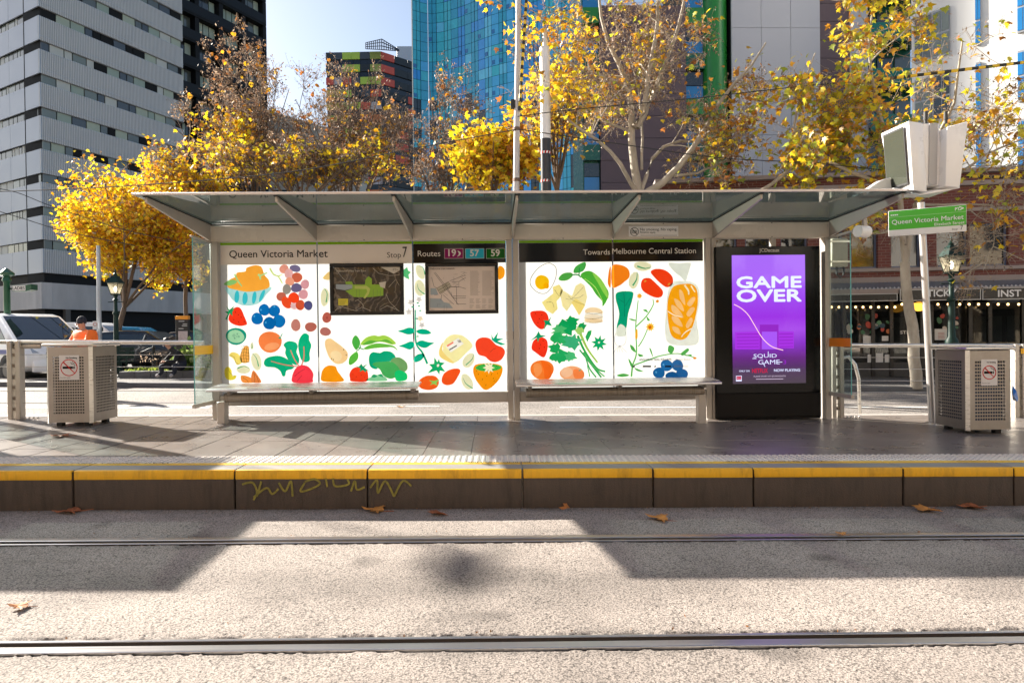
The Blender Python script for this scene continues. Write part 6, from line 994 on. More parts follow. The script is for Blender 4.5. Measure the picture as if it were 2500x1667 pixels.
# ---------------------------------------------------------------- trees
def tubes_np(B, n, V0=0):                              # B: list of (pts Kx3, radii K), all same K
    Pn = np.array([b[0] for b in B], np.float32); Rn = np.array([b[1] for b in B], np.float32); N, K, _ = Pn.shape
    T = np.gradient(Pn, axis=1); T /= np.linalg.norm(T, axis=2, keepdims=True)+1e-9; ref = np.where(np.abs(T[..., 2:3]) < .9, np.array([0, 0, 1.]), np.array([1., 0, 0])); A = np.cross(T, ref); A /= np.linalg.norm(A, axis=2, keepdims=True)+1e-9; C = np.cross(T, A)
    w = 2*np.pi*np.arange(n)/n; V = Pn[:, :, None]+Rn[:, :, None, None]*(A[:, :, None]*np.cos(w)[None, None, :, None]+C[:, :, None]*np.sin(w)[None, None, :, None])
    b = np.arange(N)[:, None, None]*K*n; k = np.arange(K-1)[None, :, None]*n; j = np.arange(n)[None, None, :]; j2 = (j+1) % n
    Fq = np.stack([b+k+j, b+k+j2, b+k+n+j2, b+k+n+j], -1).reshape(-1, 4)+V0; return V.reshape(-1, 3), Fq
def resample(pts, K):
    pts = np.array([tuple(p) for p in pts], float); d = np.r_[0, np.cumsum(np.linalg.norm(np.diff(pts, axis=0), axis=1))]; t = np.linspace(0, d[-1], K); return np.stack([np.interp(t, d, pts[:, i]) for i in range(3)], 1)
def branches(rg, parents, n, length, spread, up, rfac, rmin, tmin=.25, K=5, wob=.12, inside=None):
    out = []
    for pts, rad in parents:
        K0 = len(pts); m = rg.poisson(n) if n < 50 else int(n)
        for _ in range(m):
            t = rg.uniform(tmin, 1)*(K0-1); i = min(int(t), K0-2); f = t-i; p = pts[i]*(1-f)+pts[i+1]*f; d = pts[i+1]-pts[i]; d = d/(np.linalg.norm(d)+1e-9); r = rad[i]*(1-f)+rad[i+1]*f
            q = rg.normal(size=3); q -= d*q.dot(d); q /= np.linalg.norm(q)+1e-9; v = d*(1-spread)+q*spread+np.array([0, 0, up]); v /= np.linalg.norm(v)+1e-9; L = length*rg.uniform(.5, 1.25); s = L/(K-1); r0 = max(rmin, r*rfac); P_ = [p]; 
            for k in range(K-1): v = v+rg.normal(size=3)*wob+np.array([0, 0, up*.15]); v /= np.linalg.norm(v); P_.append(P_[-1]+v*s)
            P_ = np.array(P_)
            if inside is not None and not inside(P_[-1]): continue
            out.append((P_, np.linspace(r0, max(rmin*.6, r0*.35), K)))
    return out
L5 = np.array([(0, 0), (.16, .10), (.46, .10), (.32, .26), (.55, .50), (.26, .48), (.16, .66), (0, 1.0), (-.16, .66), (-.26, .48), (-.55, .50), (-.32, .26), (-.46, .10), (-.16, .10)])
def leaf_tpl(detail):
    if detail == 2: v = np.c_[L5, .10*np.abs(L5[:, 0])+.10*(L5[:, 1]-.5)**2]; v = np.r_[v, [[0, .42, -.02]]]; f = [(i, (i+1) % 14, 14) for i in range(14)]
    elif detail == 1: v = np.array([(0, 0, 0), (.42, .12, .08), (.5, .55, .1), (0, 1, 0), (-.5, .55, .1), (-.42, .12, .08), (0, .45, -.04)]); f = [(i, (i+1) % 6, 6) for i in range(6)]
    else: v = np.array([(0, 0, 0), (.22, .45, .12), (0, 1, .05), (-.2, .5, -.02)]); f = [(0, 1, 2), (0, 2, 3)]
    return v, np.array(f)
def leaves_np(rg, pos, size, cols, detail, droop=.5):
    N = len(pos); tv, tf = leaf_tpl(detail); a = rg.uniform(0, 2*np.pi, N); el = rg.normal(-droop, .6, N); ro = rg.uniform(-1.2, 1.2, N); s = size*rg.uniform(.6, 1.25, N)
    y = np.stack([np.cos(a)*np.cos(el), np.sin(a)*np.cos(el), np.sin(el)], 1); x = np.stack([-np.sin(a), np.cos(a), 0*a], 1); z = np.cross(x, y); x2 = x*np.cos(ro)[:, None]+z*np.sin(ro)[:, None]; z2 = np.cross(x2, y)
    V = pos[:, None]+s[:, None, None]*(tv[None, :, 0:1]*x2[:, None]+tv[None, :, 1:2]*y[:, None]+tv[None, :, 2:3]*z2[:, None]); k = len(tv)
    Fq = (tf[None]+(np.arange(N)*k)[:, None, None]).reshape(-1, 3); C = np.repeat(np.c_[cols, np.ones(N)], k, axis=0); return V.reshape(-1, 3), Fq, C
LEAFM = leafmat('autumn_leaf'); BARKW = pm('plane_bark', (.40, .355, .29), .8, 0, .25, 3.5, bump=.6, bscale=30, dirt=.7, dcol=(.17, .14, .095), stretch=(1, 1, .4)); BARKB = pm('brown_bark', (.16, .115, .085), .85, 0, .25, 4); TWIG = pm('twig', (.17, .115, .08), .8, 0, .2, 6); TWIGW = pm('pale_twig', (.34, .27, .20), .8, 0, .2, 6)
PALS = {'yellow': [(.86, .60, .012), (.90, .66, .02), (.82, .50, .01), (.70, .34, .01), (.68, .58, .03)], 'gold': [(.72, .52, .02), (.60, .52, .03), (.42, .44, .03), (.60, .30, .015), (.44, .19, .02), (.30, .35, .03)], 'rust': [(.50, .20, .02), (.62, .30, .02), (.36, .13, .03), (.7, .42, .02)], 'brown': [(.20, .135, .09), (.27, .19, .13), (.13, .09, .065), (.34, .26, .19), (.24, .13, .07)]}
def pick(rg, pals, N): 
    c = np.array([col for p, w in pals for col in PALS[p] for _ in range(w)]); q = c[rg.integers(0, len(c), N)]; return np.clip(q*rg.uniform(.85, 1.35, (N, 1)), 0, 1)
def tree(label, base, limbs, spec, seed, bark, twigm, leafsets, name='plane_tree'):
    rg = np.random.default_rng(seed); o = thing(name, label, 'tree', base); main = []
    for pts, r0, r1 in limbs: q = resample(pts, 9); q[1:-1] += rg.normal(size=(7, 3))*.012; main.append((q, np.linspace(r0, r1, 9)))
    V, Fq = tubes_np(main, 10); mesh_np('trunk', V, Fq, bark, o, True); lv = [b for b in main[spec.get('skip', 0):]]; allb = []
    for (n, L, sp, up, rf, rm) in spec['levels']:
        src = lv; nb = branches(rg, src, n, L, sp, up, rf, rm, inside=spec.get('inside')); allb.append(nb); lv = nb+([b for b in src] if spec.get('carry') else [])
    for i, nb in enumerate(allb):
        if not nb: continue
        V, Fq = tubes_np(nb, 6 if i == 0 else (4 if i == 1 else 3)); c = mesh_np('branches' if i < 1 else 'twigs', V, Fq, bark if i < 1 else twigm, o, i < 1)
        c['kind'] = 'stuff'
    tips = np.concatenate([np.concatenate([b[0][2:] for b in nb]) for nb in allb[-2:]]) if len(allb) > 1 else np.concatenate([b[0][2:] for b in allb[-1]])
    for (N, size, pals, detail, cond, clus) in leafsets:
        cand = tips if cond is None else tips[[bool(cond(p)) for p in tips]]
        if len(cand) == 0: continue
        if clus:
            cen = cand[rg.integers(0, len(cand), max(1, N//clus))]; pos = (cen[:, None]+rg.normal(size=(len(cen), clus, 3))*size*1.1).reshape(-1, 3)
        else: pos = cand[rg.integers(0, len(cand), N)]+rg.normal(size=(N, 3))*size*.35
        V, Fq, C = leaves_np(rg, pos, size, pick(rg, pals, len(pos)), detail); c = mesh_np('foliage', V, Fq, LEAFM, o, False, C); c['kind'] = 'stuff'
    return o
z3 = lambda x, y: (1200+x/3.136, y/3.136)
def limb(Y, pts, r0, r1, dy=0): n = len(pts); return ([P(*z3(*p), Y+dy*i/(n-1)) for i, p in enumerate(pts)], r0, r1)
Y1 = 17.2; b1 = G(1563, 950, -.16); bz = gz(3.5, -.18); tp1 = P(*z3(1130, 1480), Y1)
limbs1 = [([Vector((tp1.x+.05, Y1, bz)), Vector((tp1.x+.03, Y1, 1.5)), tp1], .17, .135), limb(Y1, [(1130, 1480), (1095, 1250), (1070, 1000), (1080, 800), (1060, 700), (980, 500), (900, 350), (850, 200), (820, -60)], .115, .03, .5), limb(Y1, [(1090, 970), (1150, 900), (1185, 730), (1200, 550), (1240, 380), (1270, 150), (1275, -120)], .075, .035, -.6), limb(Y1, [(1110, 980), (1200, 820), (1280, 620), (1360, 400), (1430, 200), (1490, -80)], .08, .03, .3),
          limb(Y1, [(1150, 1500), (1190, 1480), (1350, 1370), (1470, 1250), (1560, 1090), (1640, 980), (1740, 800), (1860, 640), (1990, 500), (2100, 330)], .10, .02, -.9), limb(Y1, [(1120, 1490), (1020, 1320), (950, 1200), (860, 1110), (700, 1010), (560, 900), (420, 700)], .065, .015, -.8), limb(Y1, [(1062, 700), (960, 620), (850, 590), (700, 530), (560, 470), (430, 330), (380, 100)], .045, .012, -.5), limb(Y1, [(1140, 1480), (1220, 1250), (1250, 1170), (1400, 1090), (1520, 1080), (1750, 1120), (1950, 1230)], .06, .012, .5), limb(Y1, [(1150, 1300), (1155, 1100), (1150, 960), (1130, 700), (1045, 380)], .04, .012, .6), limb(Y1, [(1400, 1350), (1590, 1320), (1800, 1250), (2000, 1050)], .035, .01, .4)]
def ellip(c, r):                                       # uneven crown: lobes and bays instead of a plain ellipsoid
    c = np.array(c); r = np.array(r)
    def f(p):
        q = (p-c)/r; d = np.linalg.norm(q); a = math.atan2(q[2], q[0]); b = q[1]/(d+1e-6); return d < .84+.20*math.sin(3*a+c[0])+.17*math.sin(7*a+2*c[1]+3*b)+.10*math.sin(13*a+5*b)
    return f
c1 = P(1530, 240, Y1)
tree('white barked plane tree with spreading limbs behind the middle of the shelter', (tp1.x, Y1, bz), limbs1, {'levels': [(8, 1.2, .75, .15, .45, .014), (8, .75, .75, .1, .5, .007), (7, .38, .8, -.05, .6, .0045)], 'skip': 1, 'inside': lambda p: p[2] > 2.6}, 11, BARKW, TWIGW,
     [(900, .15, [('rust', 2), ('gold', 1), ('yellow', 1)], 2, lambda p: True, 0), (550, .16, [('yellow', 3), ('rust', 1)], 2, lambda p: p[0] < tp1.x-1.3, 4), (550, .16, [('gold', 2), ('rust', 2)], 2, lambda p: p[0] > tp1.x+1.6, 3), (15000, .07, [('brown', 1)], 0, None, 0)])
# right hand tree
Y2 = 15.2; tb = G(2238, 948, -.16); px2 = [(2238, 948), (2233, 854), (2225, 774), (2214, 720), (2209, 640)]; trunk2 = [Vector((P(x, y, Y2).x, Y2, P(x, y, Y2).z)) for x, y in px2]; trunk2[0].z = gz(9.6, -.2)
limbs2 = [(trunk2, .135, .105), ([P(2211, 645, Y2), P(2203, 568, Y2), P(2200, 492, Y2), P(2185, 400, Y2), P(2150, 300, Y2), P(2120, 150, Y2-.4), P(2130, 30, Y2-.4)], .075, .02), ([P(2211, 645, Y2), P(2221, 568, Y2), P(2235, 490, Y2), P(2270, 380, Y2+.3), P(2330, 250, Y2+.3), P(2350, 100, Y2)], .07, .02), ([P(2235, 500, Y2), P(2300, 450, Y2-.6), P(2400, 380, Y2-1), P(2520, 330, Y2-1.2)], .045, .015), ([P(2200, 560, Y2), P(2140, 570, Y2), P(2080, 560, Y2), P(2040, 520, Y2)], .03, .01),
          ([P(2200, 470, Y2), P(2080, 420, Y2), P(1985, 380, Y2), P(1930, 300, Y2), P(1990, 130, Y2)], .05, .014), ([P(1840, 478, Y2+.5), P(1900, 440, Y2+.5), P(1960, 380, Y2+.4), P(2050, 300, Y2+.2), P(2080, 180, Y2)], .05, .014), ([P(2230, 500, Y2), P(2330, 500, Y2-.8), P(2430, 500, Y2-1.2), P(2510, 560, Y2-1.2)], .035, .01), ([P(2360, 360, Y2), P(2450, 280, Y2), P(2530, 200, Y2-.5)], .03, .01), ([P(2420, 500, Y2-1.2), P(2430, 590, Y2-1.3), P(2400, 660, Y2-1.3)], .014, .006)]
tree('plane tree with a mottled trunk and golden crown over the brick shop', (tb.x, Y2, tb.z), limbs2, {'levels': [(6, 1.0, .75, .12, .45, .012), (7, .7, .75, .08, .5, .007), (6, .34, .8, -.05, .6, .0045)], 'skip': 1, 'inside': lambda p: p[2] > 2.5 or p[0] > 10.2}, 23, BARKW, TWIGW,
     [(3000, .155, [('gold', 3), ('yellow', 1)], 2, lambda p: 6.2 < p[0] < 10.2 and p[2] > 3.6, 4), (800, .155, [('gold', 2), ('rust', 1)], 2, lambda p: p[2] > 3.2, 0), (300, .16, [('gold', 1), ('rust', 1), ('yellow', 1)], 2, lambda p: p[0] > 10.5, 2), (5000, .07, [('brown', 1)], 0, None, 0)])
# trees across the background on the left
def crown_tree(label, pxb, Y, ctr, rad, seed, spec, leafsets, nlimb=9, tr=.12, bark=BARKB, twig=TWIG, lean=0):
    c = P(*ctr, Y); rx = rad[0]*Y/FPX; rz = rad[1]*Y/FPX; ry = rx*.8; bx_ = P(pxb, 800, Y).x; bz_ = gz(bx_, -.2); rg = np.random.default_rng(seed+100); fork = Vector((bx_*.7+c.x*.3, Y, c.z-rz*.75)); fork.z = max(fork.z, 1.6); limbs = [([Vector((bx_, Y, bz_)), Vector((bx_, Y, fork.z*.5)), fork], tr, tr*.7)]
    for k in range(nlimb):
        a = 2*math.pi*(k+rg.uniform(-.3, .3))/nlimb; e = rg.uniform(.0, 1.3) if k % 3 else rg.uniform(.9, 1.5); t = Vector((c.x+rx*.8*math.cos(a)*math.cos(e), c.y+ry*.8*math.sin(a)*math.cos(e), c.z+rz*.85*(math.sin(e)*1.0-.15))); mid = fork.lerp(t, .5)+Vector((0, 0, rz*.12)); limbs.append(([fork, fork.lerp(mid, .5), mid, t], tr*.45, .012))
    ins = ellip((c.x, c.y, c.z), (rx*1.02, ry*1.02, rz*1.02)); return tree(label, (bx_, Y, bz_), limbs, {'levels': spec, 'skip': 1, 'inside': ins}, seed, bark, twig, leafsets)
LV = [(7, 1.7, .6, .35, .5, .014), (8, 1.0, .6, .3, .5, .008), (6, .55, .6, .25, .6, .005)]
yt = crown_tree('dense bright yellow plane tree left of the shelter', 285, 25, (345, 580), (235, 225), 31, [(7, 1.6, .7, .1, .5, .014), (8, .9, .7, .05, .5, .008), (4, .45, .7, 0, .6, .005)], [(10500, .15, [('yellow', 6), ('rust', 1)], 2, None, 4), (3500, .145, [('rust', 2), ('yellow', 1)], 2, lambda p: p[0] > -12.6, 2), (4000, .1, [('brown', 1)], 0, None, 0)])
crown_tree('smaller yellow plane tree rising behind the left end of the canopy', 455, 26, (455, 470), (135, 130), 41, [(7, 1.3, .7, .15, .5, .012), (7, .8, .7, .1, .5, .007), (4, .4, .7, 0, .6, .005)], [(2200, .15, [('yellow', 5), ('rust', 1)], 2, None, 5), (4000, .1, [('brown', 1)], 0, None, 0)], 9, .09)
crown_tree('brown twiggy plane tree against the black tower', 640, 27, (600, 370), (245, 270), 32, LV, [(12000, .11, [('brown', 1)], 0, None, 0), (1200, .18, [('yellow', 5), ('rust', 1)], 2, lambda p: p[2] < 9.6 and (math.sin(p[0]*1.7)+math.sin(p[2]*2.1+p[0])) > -.2, 6), (300, .18, [('rust', 1)], 1, None, 0)], 11)
crown_tree('tall bare brown plane tree in front of the banded tower', 850, 29, (870, 370), (225, 275), 33, LV, [(11000, .11, [('brown', 1)], 0, None, 0), (500, .19, [('yellow', 3), ('rust', 1)], 2, lambda p: p[2] < 9.3 and math.sin(p[0]*1.5+p[2]) > .1, 6), (300, .18, [('rust', 1)], 1, None, 0)], 12)
crown_tree('slender bare plane tree in front of the blue tower', 1090, 30, (1090, 400), (150, 280), 34, LV, [(9000, .12, [('brown', 1)], 0, None, 0), (150, .18, [('rust', 1)], 1, None, 0)], 9, .13)
crown_tree('low yellow plane tree beside the thin mast', 1200, 20, (1200, 400), (135, 135), 35, [(7, 1.0, .7, .1, .5, .012), (8, .6, .7, .05, .5, .007), (5, .35, .7, 0, .6, .004)], [(2300, .19, [('yellow', 4), ('gold', 1)], 2, None, 3), (500, .18, [('rust', 1)], 2, lambda p: p[0] > .3, 0)], 9, .1)
crown_tree('orange leaved plane tree between the thin mast and the white barked tree', 1370, 20.5, (1345, 270), (125, 270), 36, [(7, 1.1, .7, .15, .5, .012), (6, .6, .7, .1, .5, .007), (4, .35, .7, 0, .6, .004)], [(700, .17, [('yellow', 3), ('rust', 1)], 2, None, 3), (5000, .08, [('brown', 1)], 0, None, 0)], 9, .1)
crown_tree('bare brown tree low behind the canopy', 720, 24, (760, 440), (300, 110), 37, LV, [(9000, .11, [('brown', 1)], 0, None, 0), (1100, .18, [('yellow', 4), ('rust', 1)], 2, lambda p: p[2] < 8.4 and p[0] < -3.6, 5)], 12, .12)
# ---------------------------------------------------------------- heritage lamps
LGL = glass('lantern_glass', (.95, .93, .85), .05, 1.45, .35, (.75, .7, .55))
def heritage_lamp(label, px, ytop, ybase, Y, lit):
    t = P(px, ytop, Y); x = t.x; zb_ = gz(x, -.18); H = t.z-zb_; o = thing('heritage_lamp', label, 'street lamp', (x, Y, zb_)); s = H/3.9; c = (x, Y, zb_); L = lambda pr: [(r*s, z*s) for r, z in pr]
    mb = MB(); mb.lathe(L([(.24, 0), (.24, .12), (.17, .2), (.16, .55), (.19, .62), (.13, .72), (.12, .95), (.17, 1.05), (.15, 1.2), (.09, 1.3), (.075, 2.2), (.11, 2.24), (.11, 2.28), (.065, 2.34), (.055, 2.72), (.10, 2.76), (.05, 2.82), (.09, 2.95)]), c, 14); mb.build('post', GREENP, o, smooth=True)
    mb = MB(); mb.tube([(x-.28*s, Y, zb_+2.68*s), (x+.28*s, Y, zb_+2.68*s)], .015*s, 6); mb.build('ladder_bar', GREENP, o)
    z0, z1 = zb_+2.98*s, zb_+3.38*s; a, b = .115*s, .20*s
    for k in range(4):
        w = math.pi/4+k*math.pi/2; w2 = w+math.pi/2; q = [Vector((x+r*1.41*math.cos(v), Y+r*1.41*math.sin(v), z)) for v, r, z in ((w, a, z0), (w2, a, z0), (w2, b, z1), (w, b, z1))]; mb = MB(); mb.add(q, [(0, 1, 2, 3)]); mb.build('pane', LGL, o)
        mb = MB(); mb.tube([q[0], q[3]], .012*s, 5); mb.build('glazing_bar', GREENP, o)
    mb = MB(); mb.lathe(L([(.17, 2.94), (.17, 2.99)]), c, 4, rot=math.pi/4); mb.build('base_ring', GREENP, o)
    mb = MB(); mb.lathe(L([(.31, 3.38), (.31, 3.41), (.15, 3.6), (.16, 3.62), (.07, 3.68)]), c, 4, rot=math.pi/4); mb.lathe(L([(.06, 3.68), (.07, 3.72), (.03, 3.76), (.035, 3.80), (.006, 3.92)]), c, 10); mb.build('roof', GREENP, o)
    mb = MB(); mb.lathe(L([(.02, 3.06), (.05, 3.12), (.05, 3.2), (.02, 3.26)]), c, 10); mb.build('bulb', emit('lamp_bulb', (1, .85, .6), 2.5) if lit else WHITE, o, smooth=True); return o
heritage_lamp('green heritage lantern post in front of the brick shop', 2322, 578, 960, 15.7, True); heritage_lamp('green heritage lantern post under the yellow tree', 281, 657, 930, 20.5, True)
# ---------------------------------------------------------------- left street furniture
lp_ = thing('ladies_sign', 'green iron post with a small LADIES box sign', 'sign', P(14, 800, 19.5)); Yl = 19.5; q = P(16, 662, Yl); mb = MB(); mb.lathe([(.10, 0), (.10, .5), (.085, .55), (.08, q.z-gz(q.x)-.15), (.12, q.z-gz(q.x)-.1), (.09, q.z-gz(q.x)), (.19, q.z-gz(q.x)+.06), (.19, q.z-gz(q.x)+.12), (.03, q.z-gz(q.x)+.25)], (q.x, Yl, gz(q.x, -.17)), 12); mb.build('post', pm('post_green', (.015, .09, .045), .4, 0, .1), lp_, smooth=True)
a, b = P(40, 712, Yl), P(74, 697, Yl); d = .18; mb = MB(); mb.box((a.x, Yl-d, a.z), (b.x, Yl+.1, b.z)); mb.prism([(0, 0), (.14, .04), (.14, .20), (0, b.z-a.z)], (b.x, Yl-d, a.z), (1, 0, 0), (0, 0, 1), (0, .28, 0)); bx_ = mb.build('sign_box', pm('post_green', (.015, .09, .045), .4, 0, .1), lp_)
mb = MB(); mb.box((a.x+.015, Yl-d-.006, a.z+.015), (b.x-.015, Yl-d-.001, b.z-.015)); mb.build('face', WHITE, bx_); text_mesh('lettering', 'LADIES', (a.x+.03, Yl-d-.009, a.z+.04), (1, 0, 0), (0, 0, 1), b.x-a.x-.06, INKB, bx_, h=b.z-a.z-.08, bold=.01); mb = MB(); mb.tube([(q.x, Yl, (a.z+b.z)/2), (a.x, Yl, (a.z+b.z)/2)], .025, 8); mb.build('arm', GREENP, lp_)
gp = thing('grey_pole', 'plain grey street pole beside the yellow tree', 'pole', P(242, 860, 21.5)); pA, pB = P(243, 868, 21.5), P(240, 600, 21.5); mb = MB(); mb.tube([(pA.x, 21.5, gz(pA.x, -.2)), pB], [.075, .055], 12); mb.build('tube', pm('pole_grey_blue', (.42, .46, .52), .4, .2, .05), gp, smooth=True); c = P(237, 794, 21.4); mb = MB(); mb.box((c.x-.08, 21.3, c.z-.13), (c.x+.08, 21.32, c.z+.13)); mb.build('plate', WHITE, gp)
f = lambda x, y, k=0: Vector((x, 21.295-k*.002, y)); decal('symbol', REDI, gp, ringpts(c.x, c.z+.03, .06, .012), f)
wf = thing('wayfinding_pillar', 'black wayfinding pillar with an orange top beside the seated man', 'sign', P(444, 900, 20)); a, b = P(430, 900, 20), P(459, 771, 20); gzz = gz(a.x, -.18); mb = MB(); mb.box((a.x, 20, gzz), (b.x, 20.12, b.z)); mb.build('slab', BLACKM, wf, bev=.01); t0 = P(430, 780, 20).z; mb = MB(); mb.box((a.x-.004, 19.99, t0), (b.x+.004, 20.13, b.z+.004)); mb.build('orange_cap', pm('cap_orange', (.80, .30, .01), .4, 0, .03), wf, bev=.006)
m0, m1 = P(436, 834, 20), P(458, 808, 20); mb = MB(); mb.box((m0.x, 19.985, m0.z), (m1.x, 19.999, m1.z)); mb.build('city_map', pm('pillar_map', (.50, .42, .44), .5, 0, .35, 9), wf)
for k, (x0, x1, y) in enumerate(((436, 450, 784), (446, 457, 791), (444, 457, 795), (436, 448, 802))): decal('lettering', pm('pillar_text', (.45, .45, .45), .5, 0, 0), wf, [(x0, y+1.2), (x1, y+1.2), (x1, y-.8), (x0, y-.8)], lambda x, y, kk=0: P(x, y, 19.985))
# planter wall with grass, chain bollards
pl = thing('planter', 'low bluestone planter wall where the man sits', 'planter', G(400, 925, -.16)); Ypl = 18.35; xa, xb = P(290, 900, Ypl).x, P(560, 900, Ypl).x; mb = MB(); zt_ = P(380, 906, Ypl).z; slp = [(xa, zt_), (xb, zt_)]
n = 7
for i in range(n): x0, x1 = xa+(xb-xa)*i/n, xa+(xb-xa)*(i+1)/n; mb = MB(); mb.box((x0+.004, Ypl, gz(x0, -.2)), (x1-.004, Ypl+.3, zt_)); mb.build('stone_block', BLUEST, pl, bev=.012, seg=2)
quadbox(pl, 'soil', pm('soil', (.06, .045, .03), .9, 0, .2), Matrix(), xa, xb, Ypl+.3, Ypl+2.2, -.3, zt_-.05)
rg = np.random.default_rng(5); Ng = 1500; px_ = np.c_[rg.uniform(xa, xb, Ng), rg.uniform(Ypl+.3, Ypl+1.1, Ng), np.full(Ng, zt_-.05)]; gc = np.array([(.16, .24, .03), (.26, .34, .05), (.34, .38, .08)])[rg.integers(0, 3, Ng)]; V, Fq, C = leaves_np(rg, px_, .13, gc, 0, -1.0); gr_ = mesh_np('planter_grass', V, Fq, LEAFM, None, False, C); tag(gr_, 'fresh green ground cover growing in the planter', 'grass', None, 'stuff')
sb_ = thing('shrub', 'small leafy green shrub behind the seated man', 'shrub', P(462, 905, Ypl+.5)); ctr = P(466, 885, Ypl+.5); pos = np.array(ctr)+rg.normal(size=(420, 3))*np.array((.22, .15, .20)); V, Fq, C = leaves_np(rg, pos, .14, np.array([(.14, .26, .04), (.26, .38, .08), (.36, .44, .14)])[rg.integers(0, 3, 420)], 1, -.4); c_ = mesh_np('leaves', V, Fq, LEAFM, sb_, False, C); c_['kind'] = 'stuff'; mb = MB()
for k in range(7): w = k*.9; mb.tube([(ctr.x, ctr.y, zt_-.08), (ctr.x+.2*math.cos(w), ctr.y+.12*math.sin(w), ctr.z+.1)], .008, 4)
mb.build('stems', TWIG, sb_)
tw2 = thing('dead_plant', 'dry seed head plant between the bollard and the seated man', 'plant', P(385, 900, Ypl+.4)); mb = MB(); cp = P(384, 905, Ypl+.4)
for k in range(5): w = random.uniform(-.3, .3); mb.tube([(cp.x, cp.y, zt_-.06), (cp.x+w*.3, cp.y, zt_+.15), (cp.x+w, cp.y+random.uniform(-.1, .1), zt_+random.uniform(.2, .4))], .004, 4)
mb.build('stems', TWIGW, tw2); pos = np.array([(cp.x+random.uniform(-.5, .3), cp.y, zt_+random.uniform(.25, .5)) for _ in range(40)]); V, Fq, C = leaves_np(rg, pos, .07, np.tile((.45, .33, .24), (40, 1)), 0); mesh_np('seed_heads', V, Fq, LEAFM, tw2, False, C)
bo = thing('bollard', 'slim dark bollard carrying a sagging chain', 'bollard', P(375, 890, 20.2)); pA = P(375, 845, 20.2); mb = MB(); mb.lathe([(.06, 0), (.05, .1), (.04, pA.z-gz(pA.x)+.1), (.05, pA.z-gz(pA.x)+.13), (.02, pA.z-gz(pA.x)+.2)], (pA.x, 20.2, gz(pA.x, -.17)), 10); mb.build('post', BLACKM, bo, smooth=True)
mb = MB(); mb.tube([P(x, y, 20.2) for x, y in smooth_loop([(308, 856), (340, 860), (375, 848), (410, 857), (450, 852)], 5, False)], .012, 5); mb.build('chain', BLACKM, bo)
ib = thing('iron_bench', 'dark iron park bench end glimpsed beside the left bin', 'bench', P(300, 895, 19.2)); mb = MB(); e0 = P(300, 893, 19.2); 
for dx in (-.12, .12): mb.tube([(e0.x+dx, 19.2, gz(e0.x, -.17)), (e0.x+dx*.8, 19.2, e0.z+.1), (e0.x+dx*1.2, 19.25, e0.z+.5)], .02, 6)
mb.build('leg', GREENP, ib)
for k in range(4): ubox('slat', GREENP, (e0.x-1.5, 19.1+k*.1, e0.z+.1), (e0.x+.15, 19.18+k*.1, e0.z+.13), ib)
for k in range(3): ubox('back_slat', GREENP, (e0.x-1.5, 19.5, e0.z+.2+k*.12), (e0.x+.15, 19.53, e0.z+.29+k*.12), ib)
# ---------------------------------------------------------------- vehicles
CARG = pm('car_glass', (.02, .03, .04), .03, 0, 0, spec=.9); TYRE = pm('tyre', (.015, .015, .016), .85, 0, .1); RIM = pm('rim', (.10, .10, .105), .4, .6, .05); HEADL = pm('headlight', (.45, .50, .55), .08, .2, .05, spec=1)
def vehicle(name, label, cat, pos, yaw, Wd, prof, belt, tum, paint, side_w, ws, wheels, wr, extra=None, group=None):
    M = Matrix.Translation(pos)@Matrix.Rotation(yaw, 4, 'Z'); o = thing(name, label, cat, pos, group)
    hw = lambda z: Wd/2-max(0, z-belt)*tum
    mb = MB(); n = len(prof); v = [M@Vector((x, -hw(z), z)) for x, z in prof]+[M@Vector((x, hw(z), z)) for x, z in prof]; tri = tessellate_polygon([[Vector((x, z, 0)) for x, z in prof]])
    mb.add(v, [tuple(t) for t in tri]+[tuple(i+n for i in t[::-1]) for t in tri]+[(i, (i+1) % n, n+(i+1) % n, n+i) for i in range(n)]); body = mb.build('body', paint, o, bev=.05, seg=3)
    for sgn in (-1, 1):
        for pol in side_w: mb = MB(); q = [M@Vector((x, sgn*(hw(z)+.008), z)) for x, z in pol]; q2 = [p-M.to_3x3()@Vector((0, sgn*.02, 0)) for p in q]; k = len(q); mb.add(q+q2, [tuple(range(k)), tuple(range(k, 2*k))]+[(i, (i+1) % k, k+(i+1) % k, k+i) for i in range(k)]); mb.build('side_window', CARG, o)
    for (xA, zA), (xB, zB) in ws:
        d = Vector((xB-xA, 0, zB-zA)).normalized(); nrm = Vector((-d.z, 0, d.x)); nrm = nrm if nrm.z > 0 else -nrm; mb = MB(); q = [M@(Vector((xA, s*(hw(zA)-.10), zA))+nrm*.012+d*.05) for s in (-1, 1)]+[M@(Vector((xB, s*(hw(zB)-.10), zB))+nrm*.012-d*.05) for s in (1, -1)]; q2 = [p-M.to_3x3()@nrm*.02 for p in q]; mb.hexa(q+q2); mb.build('windscreen', CARG, o)
    for wx in wheels:
        for s in (-1, 1):
            c = M@Vector((wx, s*(Wd/2-.10), wr)); ax = M.to_3x3()@Vector((0, s, 0)); mb = MB(); mb.tube([c-ax*.11, c-ax*.09, c+ax*.09, c+ax*.115], [wr*.9, wr, wr, wr*.88], 20); w_ = mb.build('wheel', TYRE, o, smooth=True); mb = MB(); mb.tube([c+ax*.08, c+ax*.119, c+ax*.121], [wr*.56, wr*.56, wr*.2], 16); mb.build('rim', RIM, w_)
            ar = M@Vector((wx, s*(Wd/2-.03), wr+.02)); mb = MB(); mb.tube([ar-ax*.15, ar+ax*.036], wr*1.17, 20); mb.build('wheel_arch', BLACKM, o)
    if extra: extra(o, M, body)
    return o
CARW = pm('car_white', (.86, .87, .89), .25, 0, .02, coat=.5); CARK = pm('car_black', (.012, .013, .016), .2, 0, 0, coat=.6)
